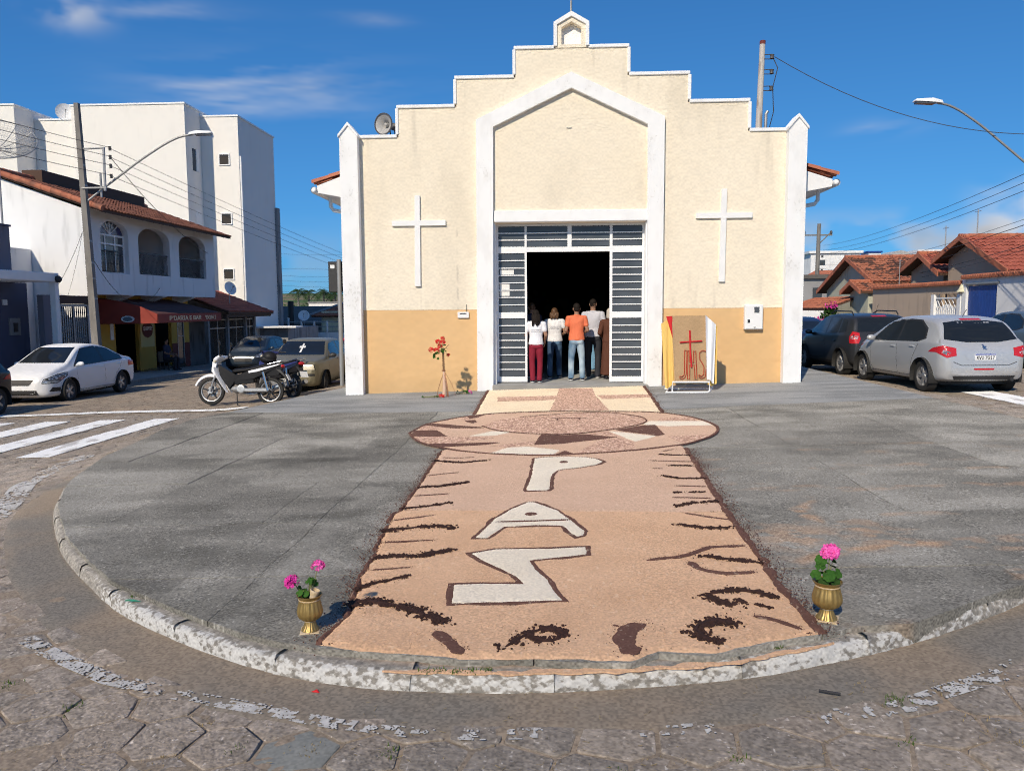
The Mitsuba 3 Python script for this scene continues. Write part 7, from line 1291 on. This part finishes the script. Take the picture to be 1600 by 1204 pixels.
# ================================================================ right street: houses, walls, gates
def gable_house(label, x0, x1, y0, y1, yr, zr_, ze0, ze1, wall, over=.45, base=-1.5, pitch=.22, bs='roof_tile_red'):
    """ridge along x at y=yr; eaves at y0 (near) and y1 (far)"""
    k = thing('tiled_house', label, 'house'); sl0 = (zr_-ze0)/(yr-y0); sl1 = (zr_-ze1)/(y1-yr)
    for xx in (x0, x1): add(k+'__gable_wall', ext_yz(Polygon([(y0+over, base), (y1-over, base), (y1-over, ze1+sl1*over-.12), (yr, zr_-.12), (y0+over, ze0+sl0*over-.12)]), xx, xx+.2), wall)
    add(k+'__near_wall', box(x0+.2, x1, y0+over, y0+over+.2, base, ze0+sl0*over-.14), wall); add(k+'__far_wall', box(x0+.2, x1, y1-over-.2, y1-over, base, ze1+sl1*over-.14), wall)
    roof(k, (x0-.45, y0, ze0), (x1+.3, y0, ze0), (x0-.45, yr, zr_), (x1+.3, yr, zr_), bs, pitch=pitch); roof(k, (x1+.3, y1, ze1), (x0-.45, y1, ze1), (x1+.3, yr, zr_), (x0-.45, yr, zr_), bs, pitch=pitch); ridge(k, (x0-.5, yr, zr_+.06), (x1+.3, yr, zr_+.06))
    for a_, b_ in (((y0, ze0), (yr, zr_)), ((y1, ze1), (yr, zr_))):
        add(k+'__barge_board', ext_yz(Polygon([(a_[0], a_[1]-.14), (a_[0], a_[1]+.08), (b_[0], b_[1]+.10), (b_[0], b_[1]-.12)]), x0-.50, x0-.452), 'roof_tile')
    return k
gable_house('greenish house with weathered tile roof, farthest of the three along the right wall', 16.2, 27, 25.6, 34.2, 29.5, 4.12, 2.7, 2.35, 'plaster_green', bs='roof_tile_mix')
gable_house('small green gabled porch in front of the greenish house', 15.2, 18, 24.5, 27.3, 25.9, 2.68, 2.2, 2.2, 'plaster_green', .2, bs='roof_tile_mix')
gable_house('low house with red tile roof in the middle of the three on the right', 16.3, 26, 18.9, 23.0, 20.8, 3.74, 2.85, 3.0, 'plaster_beige', .5)
gable_house('house with large bright red tile roof above the blue gate', 16.2, 30, 13.5, 19.3, 17.0, 4.16, 2.70, 3.35, 'plaster_beige', .5)
k = thing('tiled_canopy', 'low orange tiled canopy over the entrance of the greenish house', 'canopy'); roof(k, (13.7, 33.4, 1.35), (13.7, 26.6, 1.35), (15.4, 33.4, 1.95), (15.4, 26.6, 1.95))
for y in (27, 33): add(k+'__post', box(13.85, 14.05, y-.1, y+.1, -1.3, 1.35), 'plaster_green')
def wall(label, y0, y1, z1, b, tiles=True):
    k = thing('boundary_wall', label, 'wall'); add(k+'__wall', box(15.0, 15.2, y0, y1, -1.2, z1), b)
    if tiles: t = add(k+'__coping', cat([tube([(14.86, y, z1+.03), (15.32, y, z1+.09)], .075, 8) for y in np.arange(y0+.08, y1, .165)]), 'roof_tile', 40); labels[t] = {'label': 'row of red coping tiles on the wall', 'kind': 'stuff'}
    return k
wall('plain beige boundary wall with tile coping left of the white gate', 17.66, 23.6, 2.3, 'plaster_beige'); wall('beige lintel wall with tile coping above the white gate', 15.12, 17.64, 2.3, 'plaster_beige', True)
meshes = [k_ for k_ in scene if k_.startswith('boundary_wall_001__wall')]
scene[meshes[0]] = mikit.ply(box(15.0, 15.2, 15.12, 17.64, 1.95, 2.3), 'plaster_beige')
wk = wall('white boundary wall with tile coping around the blue gate', 10., 12.75, 2.5, 'plaster_white'); add(wk+'__pillar', box(14.98, 15.22, 14.82, 15.1, -1.2, 2.5), 'plaster_white'); add(wk+'__lintel', box(15.0, 15.2, 12.76, 14.8, 2.25, 2.5), 'plaster_white'); t = add(wk+'__coping', cat([tube([(14.86, y, 2.53), (15.32, y, 2.59)], .075, 8) for y in np.arange(12.8, 15.1, .165)]), 'roof_tile', 40); labels[t] = {'label': 'red coping tiles above the blue gate', 'kind': 'stuff'}
add(wk+'__intercom', box(14.94, 15.0, 12.35, 12.5, .75, 1.0), 'dark_metal')
g = thing('white_gate', 'white gate of vertical bars in the beige wall', 'gate')
for y in (15.3, 17.4): add(g+'__post', box(14.96, 15.2, y-.13, y+.13, -1.2, 1.93), 'white_plain')
for y in np.arange(15.5, 17.25, .15): add(g+'__bar', box(15.05, 15.08, y-.035, y+.035, -1.0, 1.25+.3*math.sin((y-15.45)/1.8*math.pi)), 'white_metal')
for i, y in enumerate(np.arange(15.6, 17.1, .3)): add(g+'__diagonal_bar', tube([[15.06, y, 1.3], [15.06, y+.4, 1.75]], .018, 6), 'white_metal')
add(g+'__rail', cat([box(15.02, 15.05, 15.43, 17.27, z, z+.06) for z in (-.9, 1.1, 1.75)]), 'white_metal')
lc = one('wall_lantern', mv(lathe([(0, 0), (.2, 0), (.12, .12), (.05, .3), (0, .34)], 16), (15.0, 15.12, 2.0)), 'plaster_cream', 'cream cone shaped lantern on the pillar between the white and blue gates', 'lantern', 40)
mat('gate_blue', lambda p, n, uv: mi.Color3f(.012, .05, .25)*(.8+.4*fbm(p.x*4, p.y*4, p.z*1.5, 3)), .45)
g = thing('blue_gate', 'deep blue sheet metal gate in the white wall', 'gate')
for y in np.arange(12.78, 14.78, .2): add(g+'__panel', box(15.06, 15.09, y+.004, y+.196, -1.05, 2.2, .006), 'gate_blue')
add(g+'__track', box(14.94, 14.99, 12.6, 14.9, 2.26, 2.32), 'grey_metal')
k = one('red_post', box(14.85, 15.0, 9.98, 10.12, -1.2, 3.0), 'plaster_maroon', 'dark red post at the right end of the white wall', 'post')
for y, z, h_ in ((22.6, 2.35, 1.3), (20.0, 3.9, 1.0), (17.4, 4.2, 1.1)):
    k = thing('roof_antenna', f'thin roof antenna mast {"by the beige wall" if h_ == 1.3 else "on the middle house" if h_ == 1. else "behind the ridge of the big red roof"}', 'antenna'); add(k+'__mast', cyl((15.8 if h_ == 1.3 else 16.6, y, z-.6), (15.8 if h_ == 1.3 else 16.6, y, z+h_), .022, 8), 'grey_metal'); add(k+'__crossbar', cyl((15.8 if h_ == 1.3 else 16.6, y-.25, z+h_-.08), (15.8 if h_ == 1.3 else 16.6, y+.25, z+h_-.08), .012, 6), 'grey_metal')
# ================================================================ leaves, bushes, palms, trees
def leaf_cloud(c, r, n, s, rs_, squash=.8):
    c = np.array(c); d = rs_.normal(0, 1, (n, 3)); d /= np.linalg.norm(d, axis=1, keepdims=True); q = c+d*(rs_.random((n, 1))**.45)*r*[1, 1, squash]*(.75+.5*meshkit.noise(d*2.2+c, 2)[:, None])
    a = rs_.normal(0, 1, (n, 3)); a /= np.linalg.norm(a, axis=1, keepdims=True); b = np.cross(a, rs_.normal(0, 1, (n, 3))); b /= np.linalg.norm(b, axis=1, keepdims=True)+1e-9; sz = s*rs_.uniform(.6, 1.4, (n, 1))
    v = np.stack([q-a*sz, q+b*sz*.45, q+a*sz, q-b*sz*.45], 1).reshape(-1, 3); k = np.arange(n)*4; return M(v, np.vstack([np.stack([k, k+1, k+2], 1), np.stack([k, k+2, k+3], 1)]))
rg_ = np.random.default_rng(77)
k = thing('flowering_bush', 'dark leafy bush with pink flowers under the tiled canopy on the right', 'bush')
add(k+'__trunk', tube([[13.3, 24.6, -1.0], [13.35, 24.6, -.2], [13.3, 24.7, .4]], [.07, .05, .03], 8), 'wood_dark'); add(k+'__foliage', cat([leaf_cloud((13.3+dx, 24.6+dy, z), r, 260, .09, rg_) for dx, dy, z, r in ((0, 0, .9, .5), (-.3, .2, .4, .5), (.3, -.2, .5, .45), (.1, 0, 1.3, .3))]), 'leaf_dark'); add(k+'__blossom', cat([leaf_cloud((13.3+dx, 24.6+dy, z), .3, 70, .06, rg_) for dx, dy, z in ((-.55, 0, .3), (.4, -.3, .6), (-.5, .1, .8), (0, -.3, 1.5))]), 'petal_magenta')
scene['leaf_far'] = {'type': 'principledthin', 'base_color': rgb(.045, .085, .035), 'roughness': .6, 'diff_trans': .5, 'spec_trans': 0.}
def palm(label, x, y, zb, h_, r):
    k = thing('palm_tree', label, 'palm'); t = np.array([[x, y, zb], [x+.15, y, zb+h_*.5], [x+.1, y, zb+h_]]); add(k+'__trunk', tube(t, [.28, .2, .16], 8), 'pole_concrete'); out = []
    for i in range(16):
        a = i*2.4; el_ = rg_.uniform(-.2, .9); d = np.array([math.cos(a)*math.cos(el_), math.sin(a)*math.cos(el_), math.sin(el_)]); p = [t[-1]+d*r*s_+np.array([0, 0, -.75*r*s_*s_]) for s_ in np.linspace(0, 1, 7)]
        sd = np.cross(d, [0, 0, 1]); sd /= np.linalg.norm(sd)
        for j in range(6):
            for sg_ in (-1, 1):
                for f_ in (0, .5):
                    q = p[j]+(p[j+1]-p[j])*f_; l_ = .32*r*math.sin(math.pi*(.15+.8*(j+f_)/6)); tip = q+sd*sg_*l_+(p[j+1]-p[j])*.6+np.array([0, 0, -.45*l_]); out.append((q, q+(p[j+1]-p[j])*.35, tip))
    v = np.array(out).reshape(-1, 3); add(k+'__crown', M(v, np.arange(len(v)).reshape(-1, 3)), 'leaf_far')
def tree(label, x, y, zb, h_, r, n=900, s=.35):
    k = thing('broadleaf_tree', label, 'tree'); add(k+'__trunk', tube([[x, y, zb], [x+.1, y, zb+h_*.5], [x, y, zb+h_*.8]], [.3*r/2, .2*r/2, .08], 8), 'wood_dark')
    add(k+'__crown', cat([leaf_cloud((x+dx*r, y+dy*r, zb+h_*(.72+dz)), r*q, n//5, s, rg_) for dx, dy, dz, q in ((0, 0, .12, .7), (-.5, .1, 0, .6), (.5, -.1, .02, .6), (.1, .4, -.1, .6), (-.1, -.4, -.08, .55))]), 'leaf_far')
for i, (x, h_, r, nm) in enumerate(((-48.4, 9.4, 2.4, 'leftmost of the four palms on the far hill'), (-46.6, 9.2, 2.3, 'second palm from the left on the far hill'), (-44.0, 9.3, 2.5, 'third palm from the left on the far hill'), (-42.0, 9.0, 2.4, 'fourth palm from the left, nearest the dark sign'))): palm('tall palm, '+nm, x, 133+i*.8, -4.5, h_, r)
for i, (x, y, h_, r) in enumerate(((-44.5, 128, 6.5, 3.2), (-49.5, 130, 6.3, 3.4), (-53, 126, 5.8, 3.2), (-38.5, 127, 7.0, 3.2), (-41., 136, 6.5, 3.5), (-56, 136, 6.5, 4), (-35.5, 129, 6.2, 3.2), (-60, 125, 6, 4))):
    tree(['round far tree below the palms', 'far tree left of the palms', 'low far tree at the left of the hill gap', 'dark far tree beside the sign panel', 'far tree behind the palms', 'far tree near the apartment block edge', 'far tree behind the church corner', 'outer far tree behind the apartments'][i], x, y, -4.5, h_, r)
tree('small tree behind the grey roofed shed', -24.2, 62, -3.2, 4.2, 1.5, 700, .2); tree('tree on the far right hilltop above the middle roof', 90.5, 188, 6, 9.3, 1.2, 700, .3)
# far houses left
k = thing('far_house', 'far house with red tile roof and cream wall left of the church', 'house'); add(k+'__wall', box(-17.8, -8, 43.6, 50, -2, 1.35), 'plaster_cream'); roof(k, (-18.4, 43.1, 1.0), (-7.6, 43.1, 1.0), (-15.9, 46.8, 2.2), (-7.6, 46.8, 2.2)); add(k+'__barge_board', tube([(-18.5, 43.1, 1.08), (-16.0, 46.8, 2.3)], .09, 6), 'plaster_grey')
k = thing('grey_shed', 'low shed with dark fibre cement roof beside the apartment block', 'shed'); add(k+'__wall', box(-24.4, -18.2, 46, 52, -2, .6), 'plaster_grey'); add(k+'__roof', M([[-24.6, 45.6, .35], [-18, 45.6, .35], [-18, 52, 1.75], [-24.6, 52, 1.75], [-24.6, 45.6, .25], [-18, 45.6, .25], [-18, 52, 1.65], [-24.6, 52, 1.65]], [[0, 1, 2], [0, 2, 3], [4, 6, 5], [4, 7, 6], [0, 4, 5], [0, 5, 1], [1, 5, 6], [1, 6, 2], [3, 2, 6], [3, 6, 7], [0, 3, 7], [0, 7, 4]]), 'fibre_roof')
k = thing('far_house', 'pale flat roofed house beyond the grey shed', 'house'); add(k+'__wall', box(-27.5, -22.0, 72, 78, -3, 2.15), 'plaster_ivory'); add(k+'__parapet_cap', box(-27.6, -21.9, 71.9, 78.1, 2.153, 2.3), 'plaster_grey'); add(k+'__window', box(-23.6, -22.9, 71.97, 72.0, .9, 1.5), 'window_glass')
one('dark_post', cyl((-19.9, 42.8, -2), (-19.85, 42.8, 2.1), .22, 10), 'black_plastic', 'thick dark post in front of the grey shed roof', 'post', 40); dish('small satellite dish on the eave of the far tiled house', (-18.9, 42.9, 1.0), (.2, -.9, .4), .42)
k = thing('panel_fence', 'white panelled fence with dark openings beyond the parked cars on the left', 'fence'); add(k+'__rail', cat([box(-19.6, -13, 41.4, 41.5, z, z+.08) for z in (.55, .2, -.15)]), 'grey_metal')
for x in np.arange(-19.6, -13, .95): add(k+'__post', box(x-.05, x+.05, 41.38, 41.5, -2, .65 if x > -19 else .9), 'white_plain'); add(k+'__panel', box(x+.07, x+.88, 41.42, 41.48, -1.9, -.18), 'plate_white')
k = thing('far_house', 'dim grey wall and awning between the porch and the far fence', 'house'); add(k+'__wall', box(-19.6, -17.0, 33.5, 40, -1.9, .35), 'plaster_grey'); add(k+'__awning', box(-19.4, -16.2, 32.6, 34, .38, .48), 'plate_white')
# far buildings right
k = thing('far_building', 'long white flat roofed building on the far right hill', 'building'); add(k+'__wall', box(64, 76, 190, 200, 2, 14.4), 'plaster_white'); add(k+'__roof_slab', box(63.4, 76.6, 189.4, 200.6, 14.4, 15.0), 'plate_white'); add(k+'__window', box(66, 67.5, 189.9, 190, 11.5, 12.8), 'window_glass')
k = thing('far_building', 'grey arched roof hall on the far right hill', 'building'); add(k+'__wall', box(83.5, 90, 192, 200, 2, 13.8), 'plaster_grey'); add(k+'__roof', mv(tf(lathe([(0, 0), (3.4, 0), (3.4, 8), (0, 8)], 20), trimesh.transformations.rotation_matrix(-math.pi/2, [1, 0, 0])), (86.75, 192, 11.7)), 'horn_grey', 40)
k = thing('far_building', 'white block with small square windows at the right of the far hill', 'building'); add(k+'__wall', box(91, 104, 192, 200, 2, 15.2), 'plaster_white')
for x in (94, 97, 100, 103): add(k+'__window', box(x-.5, x+.5, 191.9, 192, 13.2, 14.0), 'window_glass')
k = thing('far_building', 'small white rooftop hut between the far buildings', 'building'); add(k+'__wall', box(78.5, 81.5, 191, 196, 2, 14.5), 'plate_white'); add(k+'__roof_slab', box(78.2, 81.8, 190.7, 196, 14.52, 14.9), 'gate_blue')
rb = np.random.default_rng(9)
hh = sorted([(1256+i*15.5+rb.uniform(-4, 4), rb.uniform(118, 185)) for i in range(15)]); OR_ = 'first second third fourth fifth sixth seventh eighth ninth tenth eleventh twelfth thirteenth fourteenth fifteenth'.split()
for i, (u_, y) in enumerate(hh):
    x = -.35+(y+16)*((u_-800)/1250*.9986-.0523)*1.0; z = .2+(y-120)*.07+rb.uniform(-.5, .6)+(x-52)*.01; w, d, h_ = rb.uniform(5, 9), rb.uniform(5, 8), rb.uniform(2.6, 4.2); mt = ['plaster_white', 'plaster_ivory', 'plaster_cream', 'plaster_grey', 'plaster_beige'][rb.integers(5)]
    red = rb.random() < .65; k = thing('hillside_house', f"small {mt.split('_')[1]} house with {'red' if red else 'grey'} roof, {OR_[i]} from the left on the right hillside", 'house', 'small houses on the far right hillside'); add(k+'__wall', box(x-w/2, x+w/2, y, y+d, z-6, z+h_), mt)
    add(k+'__roof', hull([(x-w/2-.3, y-.3, z+h_), (x+w/2+.3, y-.3, z+h_), (x-w/2-.3, y+d+.3, z+h_), (x+w/2+.3, y+d+.3, z+h_), (x-w/2+1, y+d/2, z+h_+1.1), (x+w/2-1, y+d/2, z+h_+1.1)]) if red else box(x-w/2-.1, x+w/2+.1, y-.1, y+d+.1, z+h_+.003, z+h_+.25), 'roof_tile' if red else 'fibre_roof')
    for q in (-.25, .25): add(k+'__window', box(x+q*w-.5, x+q*w+.5, y-.04, y, z+.9, z+1.9), 'window_glass')
k = thing('grey_building', 'old grey two storey building behind the right church pillar', 'building'); add(k+'__wall', box(16.8, 21.5, 48, 56, -2, 3.6), 'plaster_grey'); add(k+'__roof', box(16.5, 21.8, 47.7, 56, 3.603, 3.9), 'fibre_roof'); add(k+'__lower_wall', box(16.6, 20.5, 45.5, 47.9, -2, 1.4), 'plate_white')
for x in (17.4, 18.6, 20.2): add(k+'__window', box(x-.35, x+.35, 47.94, 48.0, 1.7, 2.9), 'window_glass')
# ================================================================ poles and cables
u2 = thing('utility_pole', 'distant utility pole with crossarm right of the church', 'utility pole'); add(u2+'__shaft', tube([[21.7, 53, -2], [21.8, 53, 8.3]], [.22, .15], 10), 'pole_concrete'); add(u2+'__crossarm', cat([box(19.6, 22.9, 52.95, 53.05, 7.3, 7.42), tube([[22.8, 53, 7.6], [21.8, 53, 6.6]], .05, 6)]), 'pole_concrete')
for x in (19.7, 20.6, 22.8): add(u2+'__insulator', mv(lathe([(0, 0), (.09, 0), (.12, .2), (.06, .3), (0, .32)], 10), (x, 53, 7.42)), 'horn_dark', 40)
for z in (3.9, 4.4, 4.9, 5.5): add(u2+'__spool', mv(lathe([(0, 0), (.12, 0), (.07, .08), (.12, .16), (0, .16)], 10), (22.1, 52.9, z)), 'horn_dark', 40)
mat('pole_pale', lambda p, n, uv: mix((.48, .46, .43), (.30, .25, .21), smoothstep(.5, .75, fbm(p.x*9, p.y*9, p.z*2.2, 4))), .8)
u3 = thing('service_pole', 'pale wooden service pole with insulators rising behind the right gable step', 'pole'); add(u3+'__shaft', tube([[4.98, 5.9, -.3], [5.05, 5.95, 6.0], [5.12, 6.0, 8.35]], [.10, .085, .07], 10), 'pole_pale'); add(u3+'__conduit', tube([[5.2, 5.95, 3], [5.24, 5.95, 6.55], [5.28, 5.95, 6.62]], .04, 8), 'grey_metal')
for z in (8.0, 7.62, 7.2): add(u3+'__insulator', cat([mv(rot(lathe([(0, -.05), (.06, -.05), (.045, 0), (.06, .05), (0, .05)], 12), [0, 1, 0], 0), (5.36, 5.95, z)), tube([[5.1, 5.95, z+.05], [5.36, 5.95, z+.06], [5.36, 5.95, z-.06], [5.1, 5.95, z-.05]], .012, 6)]), 'horn_dark', 40)
add(u3+'__cap', cyl((5.12, 6, 8.33), (5.125, 6, 8.42), .075, 10), 'plaster_maroon')
l2 = thing('street_lamp', 'street lamp on a curved grey arm reaching in from the right edge', 'street lamp'); add(l2+'__pole', tube([[13.1, 6.1, -.6], [13.0, 6.1, 5.2]], [.14, .11], 10), 'pole_concrete'); ap = [[13.0, 6.1, 4.4], [12.0, 6.15, 5.25], [10.9, 6.2, 6.2], [10.3, 6.2, 6.62], [9.95, 6.2, 6.78], [9.75, 6.2, 6.80]]; add(l2+'__arm', tube(smooth_path(dens(ap, .15), 3), .032, 8), 'grey_metal', True); lamp_head(l2, ap[-1], (-1, 0, .05))
mat('cable_grey', (.06, .062, .068), .7)
def cable(a_, b_, sag, r, label, group=None, n=18):
    a_, b_ = np.array(a_, float), np.array(b_, float); t = np.linspace(0, 1, n)[:, None]; p = a_*(1-t)+b_*t; p[:, 2] -= sag*4*(t*(1-t))[:, 0]
    return one('overhead_cable', tube(p, r*.62, 5), 'cable_grey', label, 'cable', True, group)
cable((5.42, 5.95, 8.0), (13.05, 6.1, 5.95), .62, .016, 'thick dark cable sagging from the service pole to the right edge'); one('cable_tail', tube([[5.4, 5.95, 7.95], [5.5, 5.9, 7.7], [5.38, 5.9, 7.2], [5.42, 5.9, 6.6], [5.3, 5.9, 6.1], [5.46, 5.9, 5.9]], .012, 6), 'black_plastic', 'loose dark cable tail hanging on the service pole', 'cable', True)
G1 = 'overhead cables over the right street'
for i, (z0, z1) in enumerate(((5.7, 7.7), (5.45, 7.3), (5.2, 7.0))): cable((13.2, 4, z0), (22.2, 53, z1-1.2), .5, .016, 'thin overhead cable of the upper bundle over the right street, '+['topmost', 'second from the top', 'third from the top', 'fourth from the top', 'fifth from the top', 'sixth from the top', 'seventh from the top', 'lowest'][i], G1)
G2 = 'lower cables over the right street'
for i, (z0, z1) in enumerate(((4.35, 5.0), (4.2, 4.6), (3.95, 4.2), (3.6, 3.6), (3.5, 3.2))): cable((13.4, 5, z0), (21.8, 53, z1), .7, .02 if i in (1, 3) else .013, 'overhead cable of the lower bundle above the red tile roofs, '+['topmost', 'second from the top', 'third from the top', 'fourth from the top', 'fifth from the top', 'sixth from the top', 'seventh from the top', 'lowest'][i], G2)
G3 = 'cables from the left utility pole down the street'
for i, q in enumerate(INS): cable(q, (-12.6+i*.3, 58, 4.0-i*.45), .35, .014, 'thin cable from the pole insulators down the left street, '+['topmost', 'second from the top', 'third from the top', 'fourth from the top', 'fifth from the top', 'sixth from the top', 'seventh from the top', 'lowest'][i], G3); cable(q+[0, 0, .03], (-17.5+i*.1, -8, 7.4-i*.25), .3, .014, 'thin cable from the pole insulators out of the left edge, '+['topmost', 'second from the top', 'third from the top', 'fourth from the top', 'fifth from the top', 'sixth from the top', 'seventh from the top', 'lowest'][i], 'cables leaving the left edge')
G4 = 'cables crossing behind the apartment block'
for i, (z0, z1) in enumerate(((6.9, 6.9), (5.6, 5.5), (4.9, 4.8), (4.4, 4.5), (4.0, 3.6), (3.3, 3.9), (2.9, 3.4), (2.6, 2.9))): cable((-30, 60+i, z0), (-8, 62+i, z1), .25, .018, 'thin cable crossing the gap between apartments and church, '+['topmost', 'second from the top', 'third from the top', 'fourth from the top', 'fifth from the top', 'sixth from the top', 'seventh from the top', 'lowest'][i], G4)
cable(pa(.56)+[-.1, -.1, 0], (-18.3, 12.05, 2.2), .15, .012, 'dark cable drooping from the utility pole across the white gable wall'); cable(pa(.56)+[-.1, -.1, 0], (-18.0, 12.05, 1.6), .25, .008, 'thin second cable drooping across the white gable wall'); cable(pa(.47)+[.1, 0, 0], (-16.95, 17.2, 2.45), 1.0, .016, 'black cable looping from the utility pole under the arched window'); cable(pa(.40)+[-.1, 0, 0], (-17.2, 12.05, 1.2), .3, .012, 'lower dark cable dropping to the dark gate')
cable(INS[1], (-16.9, 22.0, 4.2), .3, .02, 'thick service cable from the utility pole to the far end of the white house')
